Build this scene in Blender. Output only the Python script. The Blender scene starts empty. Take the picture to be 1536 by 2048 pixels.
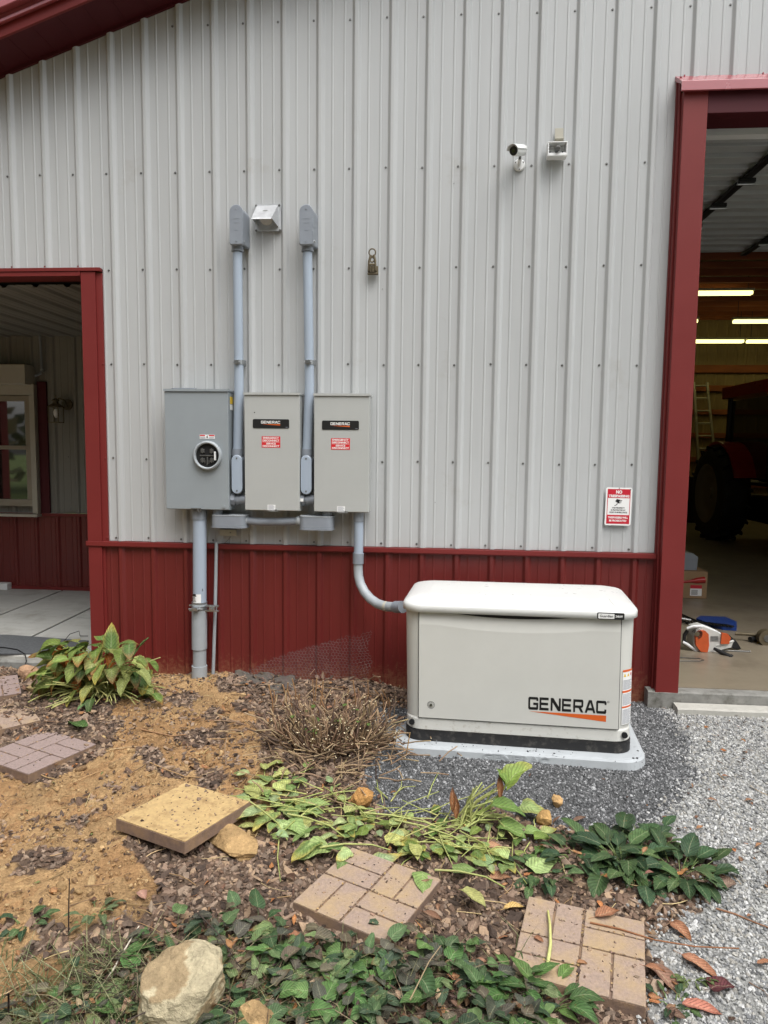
import bpy, bmesh, math, random
import numpy as np
from mathutils import Vector, Matrix, Euler, noise as mnoise
rng = np.random.default_rng(7); random.seed(7)
scene = bpy.context.scene
R = math.radians
# ------------------------------------------------------------------ camera, world, sun, exposure
cam_d = bpy.data.cameras.new("camera"); cam = bpy.data.objects.new("camera", cam_d)
scene.collection.objects.link(cam); scene.camera = cam
CAMP = np.array([2.213, -4.596, 1.70]); YAW, PIT, ROL, FPX = R(4.61), R(5.25), R(.63), 1400.0
def cam_rot():
    cy, sy, cp, sp, cr, sr = math.cos(YAW), math.sin(YAW), math.cos(PIT), math.sin(PIT), math.cos(ROL), math.sin(ROL)
    F = np.array([-sy*cp, cy*cp, -sp]); Rt = np.array([cy, sy, 0.]); U = np.cross(Rt, F)
    return np.array([Rt*cr+U*sr, U*cr-Rt*sr, F])
CR = cam_rot()
m = Matrix.Identity(4)
for i in range(3):
    m[i][0] = CR[0][i]; m[i][1] = CR[1][i]; m[i][2] = -CR[2][i]; m[i][3] = CAMP[i]
cam.matrix_world = m
cam_d.sensor_fit = 'VERTICAL'; cam_d.sensor_height = 24; cam_d.sensor_width = 18
cam_d.lens = FPX/2048*24; cam_d.clip_start = .05; cam_d.clip_end = 500
scene.render.resolution_x, scene.render.resolution_y = 768, 1024
scene.view_settings.view_transform = 'Standard'; scene.view_settings.look = 'None'
scene.view_settings.exposure = 0.0; scene.view_settings.gamma = 1
SUN_EL, SUN_AZ = R(62), R(148)          # azimuth clockwise from +Y: light from the front right
w = bpy.data.worlds.new("World"); scene.world = w; w.use_nodes = True
nt = w.node_tree; bg = nt.nodes['Background']
sky = nt.nodes.new('ShaderNodeTexSky'); sky.sky_type = 'NISHITA'; sky.sun_disc = False
sky.sun_elevation = SUN_EL; sky.sun_rotation = SUN_AZ; sky.air_density = 1.0; sky.dust_density = 4.0; sky.ozone_density = 1.0
hs = nt.nodes.new('ShaderNodeHueSaturation'); hs.inputs['Saturation'].default_value = .22; hs.inputs['Value'].default_value = 1.0
nt.links.new(sky.outputs[0], hs.inputs['Color']); nt.links.new(hs.outputs[0], bg.inputs['Color'])
bg.inputs['Strength'].default_value = .15
sun_d = bpy.data.lights.new("sun", 'SUN'); sun_d.energy = 1.25; sun_d.angle = R(40); sun_d.color = (1, .985, .96)
sun = bpy.data.objects.new("sun", sun_d); scene.collection.objects.link(sun)
sd = Vector((math.sin(SUN_AZ)*math.cos(SUN_EL), math.cos(SUN_AZ)*math.cos(SUN_EL), math.sin(SUN_EL)))
sun.rotation_euler = sd.to_track_quat('Z', 'Y').to_euler()
scene.view_settings.exposure = 0.74

# ------------------------------------------------------------------ helpers
def ray(x, y): return np.array([(x-768)/FPX, -(y-1024)/FPX, 1.0]) @ CR
def P(x, y, Y=0.0):                 # photo point -> world point on the plane y = Y (real depth given)
    d = ray(x, y); return Vector(CAMP + d*((Y-CAMP[1])/d[1]))
def G(x, y, Z=0.03):                # photo point -> world point on the plane z = Z
    d = ray(x, y); return Vector(CAMP + d*((Z-CAMP[2])/d[2]))
def S(r, g, b, k=1.0):
    f = lambda c: (c/255/12.92 if c/255 <= .04045 else ((c/255+.055)/1.055)**2.4)*k
    return (f(r), f(g), f(b))
COL = scene.collection
ORG = {}
def thing(name, label, cat, loc=(0, 0, 0), group=None, local=False):
    o = bpy.data.objects.new(name, None); COL.objects.link(o); o.empty_display_size = .05
    o.location = loc; o['label'] = label; o['category'] = cat
    if group: o['group'] = group
    ORG[o.name] = Vector((0, 0, 0)) if local else Vector(loc)
    return o
def tag(o, label=None, cat=None, group=None, kind=None):
    if label: o['label'] = label
    if cat: o['category'] = cat
    if group: o['group'] = group
    if kind: o['kind'] = kind
    return o
class MB:
    def __init__(s): s.v = []; s.f = []; s.m = []; s.sm = []
    def add(s, vs, fs, mi=0, smooth=False):
        o = len(s.v); s.v += [tuple(v) for v in vs]
        for f in fs: s.f.append(tuple(i+o for i in f)); s.m.append(mi); s.sm.append(smooth)
        return s
    def box(s, a, b, mi=0):
        x0, y0, z0 = a; x1, y1, z1 = b
        vs = [(x, y, z) for z in (z0, z1) for y in (y0, y1) for x in (x0, x1)]
        return s.add(vs, [(0, 2, 3, 1), (4, 5, 7, 6), (0, 1, 5, 4), (2, 6, 7, 3), (0, 4, 6, 2), (1, 3, 7, 5)], mi)
    def obox(s, c, ax, hs, mi=0):   # oriented box: centre, three axes, half sizes
        c = Vector(c); vs = []
        for k in (-1, 1):
            for j in (-1, 1):
                for i in (-1, 1): vs.append(c+Vector(ax[0])*hs[0]*i+Vector(ax[1])*hs[1]*j+Vector(ax[2])*hs[2]*k)
        return s.add(vs, [(0, 2, 3, 1), (4, 5, 7, 6), (0, 1, 5, 4), (2, 6, 7, 3), (0, 4, 6, 2), (1, 3, 7, 5)], mi)
    def tube(s, pts, r, n=16, mi=0, cap=True, smooth=True):
        pts = [Vector(p) for p in pts]; rs = r if hasattr(r, '__len__') else [r]*len(pts)
        rings = []; prev = None
        for i, p in enumerate(pts):
            t = (pts[min(i+1, len(pts)-1)]-pts[max(i-1, 0)]).normalized()
            if prev is None:
                a = Vector((0, 0, 1)) if abs(t.z) < .9 else Vector((1, 0, 0)); u = t.cross(a).normalized()
            else: u = (prev-t*prev.dot(t)).normalized()
            prev = u; v = t.cross(u)
            rings.append([p+(u*math.cos(2*math.pi*k/n)+v*math.sin(2*math.pi*k/n))*rs[i] for k in range(n)])
        vs = [q for rg in rings for q in rg]; fs = []
        for i in range(len(pts)-1):
            for k in range(n): fs.append((i*n+k, i*n+(k+1) % n, (i+1)*n+(k+1) % n, (i+1)*n+k))
        s.add(vs, fs, mi, smooth)
        if cap:
            s.add(rings[0][::-1], [tuple(range(n))], mi); s.add(rings[-1], [tuple(range(n))], mi)
        return s
    def loft(s, rings, mi=0, smooth=True, cap0=True, cap1=True):
        n = len(rings[0]); vs = [q for rg in rings for q in rg]; fs = []
        for i in range(len(rings)-1):
            for k in range(n): fs.append((i*n+k, i*n+(k+1) % n, (i+1)*n+(k+1) % n, (i+1)*n+k))
        s.add(vs, fs, mi, smooth)
        if cap0: s.add(rings[0][::-1], [tuple(range(n))], mi)
        if cap1: s.add(rings[-1], [tuple(range(n))], mi)
        return s
    def prism(s, poly, o, U, V, N, d, mi=0, smooth=False):   # 2-D outline in the plane U,V at o, thickness d along N
        o, U, V, N = Vector(o), Vector(U), Vector(V), Vector(N)
        a = [o+U*x+V*y for x, y in poly]; b = [q+N*d for q in a]
        return s.loft([a, b], mi, smooth)
    def build(s, name, mat, parent=None, bevel=0, seg=2, org=None):
        me = bpy.data.meshes.new(name); o = bpy.data.objects.new(name, me); COL.objects.link(o)
        if parent is not None:
            O = ORG.get(parent.name, Vector((0, 0, 0))); o.parent = parent
        else: O = Vector((0, 0, 0)) if org is None else Vector(org); o.location = O
        ORG[o.name] = O.copy()
        me.from_pydata([tuple(Vector(v)-O) for v in s.v], [], s.f)
        for mm in (mat if isinstance(mat, (list, tuple)) else [mat]): me.materials.append(mm)
        me.polygons.foreach_set('material_index', s.m); me.polygons.foreach_set('use_smooth', s.sm)
        bm = bmesh.new(); bm.from_mesh(me)
        bmesh.ops.recalc_face_normals(bm, faces=bm.faces) ; bm.to_mesh(me); bm.free()
        if bevel:
            md = o.modifiers.new('bevel', 'BEVEL'); md.width = bevel; md.segments = seg; md.limit_method = 'ANGLE'; md.angle_limit = R(35)
        return o
def rrect(x0, x1, y0, y1, r, n=6):
    out = []
    for cx, cy, a0 in ((x1-r, y1-r, 0), (x0+r, y1-r, 90), (x0+r, y0+r, 180), (x1-r, y0+r, 270)):
        for k in range(n+1):
            a = R(a0+90*k/n); out.append((cx+r*math.cos(a), cy+r*math.sin(a)))
    return out
def circle(r, n=24, cx=0, cy=0): return [(cx+r*math.cos(2*math.pi*k/n), cy+r*math.sin(2*math.pi*k/n)) for k in range(n)]
X, Yv, Z = Vector((1, 0, 0)), Vector((0, 1, 0)), Vector((0, 0, 1))

# ------------------------------------------------------------------ materials
def newmat(name):
    mt = bpy.data.materials.new(name); mt.use_nodes = True; return mt, mt.node_tree, mt.node_tree.nodes['Principled BSDF']
def N(nt, t, **kw):
    n = nt.nodes.new(t)
    for k, v in kw.items(): setattr(n, k, v)
    return n
def mixc(nt, fac, a, b, blend='MIX'):
    mx = N(nt, 'ShaderNodeMix', data_type='RGBA', blend_type=blend)
    for s, v in ((0, fac), (6, a), (7, b)):
        if isinstance(v, bpy.types.NodeSocket): nt.links.new(v, mx.inputs[s])
        elif s == 0: mx.inputs[0].default_value = v
        else: mx.inputs[s].default_value = (*v[:3], 1)
    return mx.outputs[2]
def tex(nt, scale, detail=4, rough=.6, stretch=(1, 1, 1), coord='Object'):
    tc = N(nt, 'ShaderNodeTexCoord'); mp = N(nt, 'ShaderNodeMapping'); mp.inputs['Scale'].default_value = stretch
    nt.links.new(tc.outputs[coord], mp.inputs[0]); n = N(nt, 'ShaderNodeTexNoise')
    n.inputs['Scale'].default_value = scale; n.inputs['Detail'].default_value = detail; n.inputs['Roughness'].default_value = rough
    nt.links.new(mp.outputs[0], n.inputs['Vector']); return n.outputs[0]
def ramp(nt, fac, a, b):
    r = N(nt, 'ShaderNodeMapRange'); r.inputs[1].default_value = a; r.inputs[2].default_value = b
    nt.links.new(fac, r.inputs[0]); return r.outputs[0]
def bumpn(nt, bs, h, strength, dist):
    b = N(nt, 'ShaderNodeBump'); b.inputs['Strength'].default_value = strength; b.inputs['Distance'].default_value = dist
    nt.links.new(h, b.inputs['Height']); nt.links.new(b.outputs[0], bs.inputs['Normal'])
def paint(name, c, rough=.5, metal=0, var=.08, scale=3, bump=.0, bscale=60, stretch=(1, 1, 1), spec=.5, dirt=None, dlo=.55, dhi=.8, dscale=5):
    mt, nt, bs = newmat(name)
    f = ramp(nt, tex(nt, scale, 5, .65, stretch), .3, .7)
    out = mixc(nt, f, tuple(x*(1-var) for x in c), tuple(min(1, x*(1+var)) for x in c))
    if dirt: out = mixc(nt, ramp(nt, tex(nt, dscale, 8, .7), dlo, dhi), out, dirt)
    nt.links.new(out, bs.inputs['Base Color'])
    rr = N(nt, 'ShaderNodeMapRange'); rr.inputs[3].default_value = max(.02, rough-.07); rr.inputs[4].default_value = min(1, rough+.07)
    nt.links.new(tex(nt, scale*4, 3), rr.inputs[0]); nt.links.new(rr.outputs[0], bs.inputs['Roughness'])
    bs.inputs['Metallic'].default_value = metal; bs.inputs['Specular IOR Level'].default_value = spec
    if bump: bumpn(nt, bs, tex(nt, bscale, 4), bump, .002)
    return mt
def vcmat(name, rough=.85, spec=.3, bump=.3, bscale=120, var=.25, vscale=60, trans=0, bd=.002, spots=None):
    mt, nt, bs = newmat(name)
    at = N(nt, 'ShaderNodeAttribute', attribute_name='Col')
    f = ramp(nt, tex(nt, vscale, 5, .7), .3, .7)
    g = mixc(nt, f, (1-var,)*3, (1+var,)*3)
    out = mixc(nt, 1.0, at.outputs['Color'], g, 'MULTIPLY')
    if spots: out = mixc(nt, ramp(nt, tex(nt, 75, 6, .75), .58, .70), out, spots)
    hgt = tex(nt, bscale, 5, .7) if bump else None
    if spots:
        lu = N(nt, 'ShaderNodeAttribute', attribute_name='LUV'); sx = N(nt, 'ShaderNodeSeparateXYZ'); nt.links.new(lu.outputs['Vector'], sx.inputs[0])
        def mth(op, a, b=None):
            q = N(nt, 'ShaderNodeMath', operation=op)
            for i_, v_ in enumerate((a, b)):
                if v_ is None: continue
                if isinstance(v_, (int, float)): q.inputs[i_].default_value = v_
                else: nt.links.new(v_, q.inputs[i_])
            return q.outputs[0]
        ab = mth('ABSOLUTE', sx.outputs[1]); ph = mth('SUBTRACT', mth('MULTIPLY', sx.outputs[0], 52.0), mth('MULTIPLY', ab, 15.0))
        wv = mth('POWER', mth('ADD', mth('MULTIPLY', mth('SINE', ph), .5), .5), 5.0); mid = mth('LESS_THAN', ab, .045)
        out = mixc(nt, mth('MULTIPLY', wv, .32), out, (.01, .012, .006), 'MIX'); out = mixc(nt, mth('MULTIPLY', mid, .35), out, (.42, .42, .26))
        hgt = mth('SUBTRACT', hgt, mth('MULTIPLY', wv, .8))
    nt.links.new(out, bs.inputs['Base Color']); bs.inputs['Roughness'].default_value = rough
    bs.inputs['Specular IOR Level'].default_value = spec
    if bump: bumpn(nt, bs, hgt, bump, bd)
    if trans:
        tr = N(nt, 'ShaderNodeBsdfTranslucent'); nt.links.new(out, tr.inputs[0]); ms = N(nt, 'ShaderNodeMixShader'); ms.inputs[0].default_value = trans
        nt.links.new(bs.outputs[0], ms.inputs[1]); nt.links.new(tr.outputs[0], ms.inputs[2])
        nt.links.new(ms.outputs[0], nt.nodes['Material Output'].inputs[0])
    return mt
M = {}
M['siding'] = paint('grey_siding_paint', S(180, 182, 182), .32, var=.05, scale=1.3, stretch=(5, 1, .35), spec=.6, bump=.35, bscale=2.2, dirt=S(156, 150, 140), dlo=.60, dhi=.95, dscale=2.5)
M['siding_in'] = paint('shaded_siding_paint', S(126, 125, 118), .6, var=.06, scale=1.5)  # siding grey set darker, some of the porch shade put into the colour
M['liner_tan'] = paint('tan_liner_paint', S(150, 128, 92), .6, var=.1, scale=2, stretch=(4, 4, .5))
M['red'] = paint('red_siding_paint', S(104, 35, 32), .42, var=.10, scale=1.5, stretch=(5, 1, .6), spec=.5, dirt=S(150, 100, 80), dlo=.72, dhi=.95, dscale=9)
mt = M['red']; nt = mt.node_tree; bs = nt.nodes['Principled BSDF']; lk = bs.inputs['Base Color'].links[0].from_socket      # dried soil splashed on the lowest hand's breadth
tc = N(nt, 'ShaderNodeTexCoord'); sx = N(nt, 'ShaderNodeSeparateXYZ'); nt.links.new(tc.outputs['Object'], sx.inputs[0])
mr = N(nt, 'ShaderNodeMapRange'); mr.inputs[1].default_value = .10; mr.inputs[2].default_value = .42; mr.inputs[3].default_value = .30; mr.inputs[4].default_value = -.12; nt.links.new(sx.outputs[2], mr.inputs[0])
ad = N(nt, 'ShaderNodeMath', operation='ADD'); nt.links.new(mr.outputs[0], ad.inputs[0]); nt.links.new(tex(nt, 38, 6, .75), ad.inputs[1])
nt.links.new(mixc(nt, ramp(nt, ad.outputs[0], .62, .92), lk, S(140, 96, 72)), bs.inputs['Base Color'])
M['cream_dusty'] = paint('dusty_cream_coat', S(204, 204, 198), .5, var=.03, scale=4, dirt=S(150, 140, 124), dlo=.56, dhi=.80, dscale=26)
M['dark_dusty'] = paint('dusty_black_base', S(34, 34, 35), .6, var=.2, scale=20, dirt=S(96, 92, 86), dlo=.52, dhi=.8, dscale=22)
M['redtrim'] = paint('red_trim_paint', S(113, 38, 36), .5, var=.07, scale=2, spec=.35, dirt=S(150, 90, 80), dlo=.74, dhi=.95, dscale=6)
M['redroof'] = paint('red_roof_sky_sheen', S(158, 80, 86), .25, var=.06, scale=2, spec=1.0)  # trim red lightened to pink, sky reflection put into the base colour
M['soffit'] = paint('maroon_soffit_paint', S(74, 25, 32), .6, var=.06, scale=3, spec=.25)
M['steel'] = paint('screw_steel', S(120, 120, 118), .45, metal=.8, var=.2, scale=40)
M['zinc'] = paint('zinc_plate', S(175, 178, 180), .3, metal=.9, var=.15, scale=30)
M['dark'] = paint('black_plastic', S(28, 28, 29), .5, var=.2, scale=20)
M['black'] = paint('black_rubber', S(20, 20, 21), .7, var=.2, scale=30)
M['pvc'] = paint('blue_grey_pvc', S(160, 172, 186), .34, var=.05, scale=5, stretch=(3, 3, .6), spec=.5)
M['pvcfit'] = paint('grey_pvc_fitting', S(134, 140, 148), .4, var=.06, scale=12)
M['pvcold'] = paint('pale_grey_pvc', S(158, 164, 168), .45, var=.07, scale=9, dirt=S(150, 135, 110), dlo=.62, dhi=.9, dscale=7)
M['meter'] = paint('blue_grey_enamel', S(143, 150, 154), .38, var=.04, scale=4, dirt=S(122, 128, 130), dlo=.66, dhi=1.0, dscale=4)
M['enamel'] = paint('warm_grey_enamel', S(174, 176, 173), .38, var=.03, scale=4, dirt=S(150, 150, 145), dlo=.66, dhi=1.0, dscale=4)
M['cream'] = paint('cream_powder_coat', S(204, 204, 198), .42, dirt=S(168, 160, 146), dlo=.62, dhi=1.0, dscale=3, var=.03, scale=4, bump=.05, bscale=220)
M['lid'] = paint('white_lid_coat', S(216, 217, 214), .3, var=.02, scale=5, bump=.04, bscale=200)
M['white'] = paint('white_plastic', S(228, 229, 228), .4, var=.03, scale=12)
M['offwhite'] = paint('offwhite_trim', S(176, 172, 158), .5, var=.05, scale=6)
M['wframe'] = paint('taupe_window_frame', S(150, 142, 126), .5, var=.05, scale=6)
M['pad'] = paint('grey_composite_pad', S(172, 177, 180), .7, var=.06, scale=10, bump=.15, bscale=90, dirt=S(90, 90, 88), dlo=.6, dhi=.85, dscale=14)
M['orange'] = paint('orange_print', S(214, 98, 38), .45, var=.03)
M['bprint'] = paint('black_print', S(20, 20, 20), .5, var=.05)
M['wprint'] = paint('white_print', S(232, 232, 230), .5, var=.02)
M['redsticker'] = paint('red_sticker', S(206, 34, 42), .45, var=.04)
M['signred'] = paint('sign_red_ink', S(190, 34, 52), .4, var=.05, scale=10)
M['greyprint'] = paint('grey_print', S(140, 145, 155), .5, var=.05)
M['yellow'] = paint('yellow_print', S(228, 190, 40), .5, var=.05)
M['bronze'] = paint('weathered_bronze', S(104, 94, 74), .5, metal=.4, var=.25, scale=40, bump=.3, bscale=150)
M['alu'] = paint('dull_aluminium', S(200, 202, 204), .38, metal=.55, var=.15, scale=18, bump=.2, bscale=40)
M['wood'] = paint('red_brown_lumber', S(150, 84, 48), .7, var=.25, scale=3, stretch=(.5, 3, 3), bump=.2, bscale=30)
M['conc'] = paint('garage_concrete', S(128, 118, 102), .36, var=.14, scale=2.2, stretch=(.6, 1, 1), bump=.1, bscale=40, dirt=S(96, 86, 74), dlo=.5, dhi=.75, dscale=2.5)
M['edge'] = paint('rough_concrete_edge', S(128, 127, 122), .9, var=.2, scale=14, bump=.8, bscale=60, dirt=S(86, 84, 76), dlo=.5, dhi=.7, dscale=8)
M['pale'] = paint('pale_threshold', S(176, 174, 166), .8, var=.12, scale=9, bump=.4, bscale=60, dirt=S(96, 92, 84), dlo=.58, dhi=.8, dscale=9)
M['tile'] = paint('grey_porch_slab', S(168, 168, 163), .7, var=.10, scale=3, stretch=(.6, 3, 1), bump=.15, bscale=50, dirt=S(128, 124, 114), dlo=.52, dhi=.8, dscale=3)
M['door_in'] = paint('pale_door_paint', S(186, 188, 188), .5, var=.06, scale=3)
M['gap'] = paint('dark_joint', S(60, 58, 54), .9, var=.2)
M['mat'] = paint('charcoal_mat', S(80, 82, 84), .9, var=.2, scale=60, bump=1, bscale=110)
M['tyre'] = paint('tractor_tyre', S(26, 26, 26), .75, var=.25, scale=8)
M['tred'] = paint('tractor_red', S(150, 26, 20), .3, var=.05)
M['rim'] = paint('tractor_rim', S(120, 112, 100), .45, var=.1)
M['card'] = paint('cardboard', S(150, 122, 90), .85, var=.08, scale=8)
M['blue'] = paint('blue_plastic', S(24, 56, 122), .45, var=.1)
M['sawred'] = paint('orange_plastic', S(190, 84, 40), .45, var=.12, scale=15)
M['sawgrey'] = paint('pale_grey_plastic', S(196, 196, 190), .45, var=.06, scale=15)
M['alur'] = paint('old_ladder_metal', S(170, 162, 150), .4, metal=.6, var=.15)
def glassm(name, tint=(.02, .022, .02), rough=.03):
    mt, nt, bs = newmat(name); bs.inputs['Base Color'].default_value = (*tint, 1); bs.inputs['Roughness'].default_value = rough
    bs.inputs['IOR'].default_value = 2.4
    f = tex(nt, 1.2, 2); bumpn(nt, bs, f, .02, .01); return mt
M['glass'] = glassm('window_glass'); M['dglass'] = glassm('socket_glass', (.012, .012, .012), .08)
mt, nt, bs = newmat('tube_light'); bs.inputs['Emission Color'].default_value = (1, .92, .36, 1); bs.inputs['Emission Strength'].default_value = 1.35
bs.inputs['Base Color'].default_value = (.9, .9, .8, 1); M['tube'] = mt
M['leaf'] = vcmat('leaf_surface', .55, .35, .8, 90, .30, 60, trans=.18, spots=S(112, 96, 56))
M['dry'] = vcmat('dry_leaf_surface', .85, .2, .8, 110, .3, 80, trans=.08, spots=S(96, 70, 54))
M['stalk'] = vcmat('stalk_surface', .7, .3, .3, 90, .15, 40)
M['stone'] = vcmat('stone_surface', .85, .3, .5, 160, .18, 110)
M['chip'] = vcmat('bark_chip_surface', .9, .2, .5, 130, .25, 120)
M['soil'] = vcmat('soil_surface', .95, .15, 1.0, 75, .34, 90, bd=.012)
M['rock'] = vcmat('rock_surface', .92, .2, 1.0, 45, .28, 34, bd=.014)
M['paver'] = vcmat('paver_surface', .9, .25, .8, 190, .22, 150, bd=.0015)

# ------------------------------------------------------------------ lettering
def text_geo(body, size=1.0, bold=0.0, sx=1.0, align='CENTER', spacing=1.0):
    cu = bpy.data.curves.new('t', 'FONT'); cu.body = body; cu.size = size; cu.align_x = align; cu.align_y = 'CENTER'
    cu.offset = bold*size; cu.space_character = spacing; cu.resolution_u = 3; cu.space_line = .85
    ob = bpy.data.objects.new('t', cu); COL.objects.link(ob)
    dg = bpy.context.evaluated_depsgraph_get(); me = bpy.data.meshes.new_from_object(ob.evaluated_get(dg))
    vs = [(v.co.x*sx, v.co.y) for v in me.vertices]; fs = [tuple(p.vertices) for p in me.polygons]
    bpy.data.objects.remove(ob); bpy.data.curves.remove(cu); bpy.data.meshes.remove(me)
    return vs, fs
def put_text(mb, body, o, U, V, size, mi=0, **kw):
    vs, fs = text_geo(body, size, **kw); o, U, V = Vector(o), Vector(U), Vector(V)
    mb.add([o+U*a+V*b for a, b in vs], fs, mi)
def fit_text(mb, body, o, U, V, w, h, mi=0, bold=.03, spacing=1.0):
    vs, fs = text_geo(body, 1.0, bold=bold, spacing=spacing); a = np.array(vs); lo, hi = a.min(0), a.max(0)
    o, U, V = Vector(o), Vector(U), Vector(V)
    mb.add([o+U*((p[0]-(lo[0]+hi[0])/2)/(hi[0]-lo[0])*w)+V*((p[1]-(lo[1]+hi[1])/2)/(hi[1]-lo[1])*h) for p in vs], fs, mi)
def wide_letters(word, o, U, V, w, h, mb, mi=0):   # squared extended bold capitals built from bars, o = lower left
    t, s = .24, .25   # horizontal and vertical stroke
    A = 1.32
    def ch(x0, y0, x1, y1, c=0): return [(x0, y0), (x1, y0), (x1, y1), (x0, y1)]
    L = {
     'G': [[(0.12, 0), (A-.1, 0), (A, .1), (A, .56), (.66, .56), (.66, .37), (A-s, .37), (A-s, .2), (s+.02, .2), (s, .25), (s, .75), (s+.03, .8), (A-s, .8), (A-s, .7), (A, .7), (A, .88), (A-.12, 1), (.12, 1), (0, .88), (0, .12)]],
     'E': [[(0, 0), (A-.1, 0), (A-.1, .2), (s, .2), (s, .4), (A-.18, .4), (A-.18, .6), (s, .6), (s, .8), (A-.12, .8), (A-.12, 1), (0, 1)]],
     'N': [[(0, 0), (s, 0), (s, .66), (A-s-.1, 0), (A, 0), (A, 1), (A-s, 1), (A-s, .34), (s+.1, 1), (0, 1)]],
     'R': [[(0, 0), (s, 0), (s, .34), (.68, .34), (A-s-.06, 0), (A+.03, 0), (A-.3, .36), (A-.1, .4), (A-.02, .5), (A-.02, .88), (A-.12, 1), (0, 1), (0, .8), (A-s-.02, .8), (A-s-.02, .54), (s, .54), (s, .8), (0, .8)]],
     'A': [[(0, 0), (s+.03, 0), (.42, .22), (1.02, .22), (1.13, 0), (A+.1, 0), (.9, 1), (.52, 1), (0, 0.001)], ],
     'C': [[(0.12, 0), (A-.1, 0), (A, .1), (A, .34), (A-s, .34), (A-s, .2), (s+.02, .2), (s, .25), (s, .75), (s+.03, .8), (A-s, .8), (A-s, .68), (A, .68), (A, .88), (A-.12, 1), (.12, 1), (0, .88), (0, .12)]]}
    tot = len(word)*A+(len(word)-1)*.16; k = w/tot; x = 0; o, U, V = Vector(o), Vector(U), Vector(V)
    def poly(pl):
        bmx = bmesh.new(); vv = [bmx.verts.new((a, b, 0)) for a, b in pl]; bmx.faces.new(vv); bmx.normal_update()
        bmesh.ops.triangulate(bmx, faces=bmx.faces); bmx.verts.index_update()
        vs = [(v.co.x, v.co.y) for v in bmx.verts]; fs = [tuple(v.index for v in f.verts) for f in bmx.faces]; bmx.free(); return vs, fs
    for c in word:
        if c == 'A': parts = [[(0, 0), (.29, 0), (.72, .8), (.9, 1), (.52, 1)], [(1.13, 0), (1.42, 0), (.9, 1), (.72, .8)], [(.38, .2), (1.05, .2), (.98, .4), (.45, .4)]]
        elif c == 'R': parts = [[(0, 0), (s, 0), (s, .8), (A-s-.02, .8), (A-s-.02, .54), (s, .54), (s, .34), (.68, .34), (A-s-.06, 0), (A+.03, 0), (A-.3, .36), (A-.1, .4), (A-.02, .5), (A-.02, .88), (A-.12, 1), (0, 1)]]
        else: parts = L[c]
        for pl in parts:
            vs, fs = poly(pl); mb.add([o+U*((x+a)*k)+V*(b*h) for a, b in vs], fs, mi)
        x += A+.16
def wedge(mb, o, U, V, w, h, mi=0):
    o, U, V = Vector(o), Vector(U), Vector(V)
    mb.add([o, o+U*w-V*h, o+U*w+V*0], [(0, 1, 2)], mi)

# ------------------------------------------------------------------ corrugated sheet
def profile(u0, u1, phase, per=.2286, big=.019, small=.003):
    pts = []
    k0 = int(math.floor((u0-phase)/per))-1; k1 = int(math.ceil((u1-phase)/per))+1
    for k in range(k0, k1+1):
        c = phase+k*per
        pts += [(c-.029, 0), (c-.025, .0022), (c-.012, big-.0015), (c-.0085, big), (c+.0085, big), (c+.012, big-.0015), (c+.025, .0022), (c+.029, 0)] if k % 4 else [(c-.029, 0), (c-.025, .0022), (c-.012, big-.0015), (c-.0085, big+.0006), (c+.0085, big+.0008), (c+.012, big-.0006), (c+.027, .0036), (c+.0315, .0022), (c+.032, 0)]
        for q in (.0762, .1524): pts += [(c+q-.0075, 0), (c+q-.003, small), (c+q+.003, small), (c+q+.0075, 0)]
    out = [p for p in pts if u0 < p[0] < u1]
    def h(u):
        for a, b in zip(pts, pts[1:]):
            if a[0] <= u <= b[0]: return a[1]+(b[1]-a[1])*(u-a[0])/max(1e-9, b[0]-a[0])
        return 0
    return [(u0, h(u0))]+out+[(u1, h(u1))]
def sheet(mb, o, U, V, Nn, u0, u1, v0, v1, phase=.04, mi=0, nv=2, **kw):   # v0, v1 numbers or functions of u
    o, U, V, Nn = Vector(o), Vector(U), Vector(V), Vector(Nn)
    pr = profile(u0, u1, phase, **kw); rows = []
    f0 = v0 if callable(v0) else (lambda u: v0); f1 = v1 if callable(v1) else (lambda u: v1)
    for j in range(nv):
        t = j/(nv-1); rows.append([o+U*u+V*(f0(u)*(1-t)+f1(u)*t)+Nn*h for u, h in pr])
    n = len(pr); vs = [q for r_ in rows for q in r_]
    fs = [(j*n+i, j*n+i+1, (j+1)*n+i+1, (j+1)*n+i) for j in range(nv-1) for i in range(n-1)]
    mb.add(vs, fs, mi)
def screw(mb, p, Nn, mi=0, r=.0048, n=6):
    p, Nn = Vector(p), Vector(Nn); a = X if abs(Nn.x) < .5 else Yv; u = Nn.cross(a).normalized(); v = Nn.cross(u)
    ring = lambda rr, h: [p+(u*math.cos(2*math.pi*k/n)+v*math.sin(2*math.pi*k/n))*rr+Nn*h for k in range(n)]
    mb.loft([ring(r*1.6, 0), ring(r*1.6, .0015), ring(r, .0018), ring(r*.9, .006)], mi, False, cap0=False)
# ------------------------------------------------------------------ terrain
def vnoise(x, y, seed=0):
    xi = np.floor(x).astype(np.int64); yi = np.floor(y).astype(np.int64); xf = x-xi; yf = y-yi
    u = xf*xf*(3-2*xf); v = yf*yf*(3-2*yf)
    def hsh(a, b):
        n = (a*374761393+b*668265263+seed*1274126177) & 0xffffffff
        n = ((n ^ (n >> 13))*1274126177) & 0xffffffff; n = n ^ (n >> 16)
        return (n & 0xffff)/65535.0
    a = hsh(xi, yi); b = hsh(xi+1, yi); c = hsh(xi, yi+1); d = hsh(xi+1, yi+1)
    return (a*(1-u)+b*u)*(1-v)+(c*(1-u)+d*u)*v
def fbm(x, y, sc, oct=4, seed=0, g=.5):
    s = 0; a = 1; t = 0
    for i in range(oct):
        s = s+a*vnoise(x*sc, y*sc, seed+i*17); t += a; a *= g; sc *= 2.03
    return s/t-.5
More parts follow.
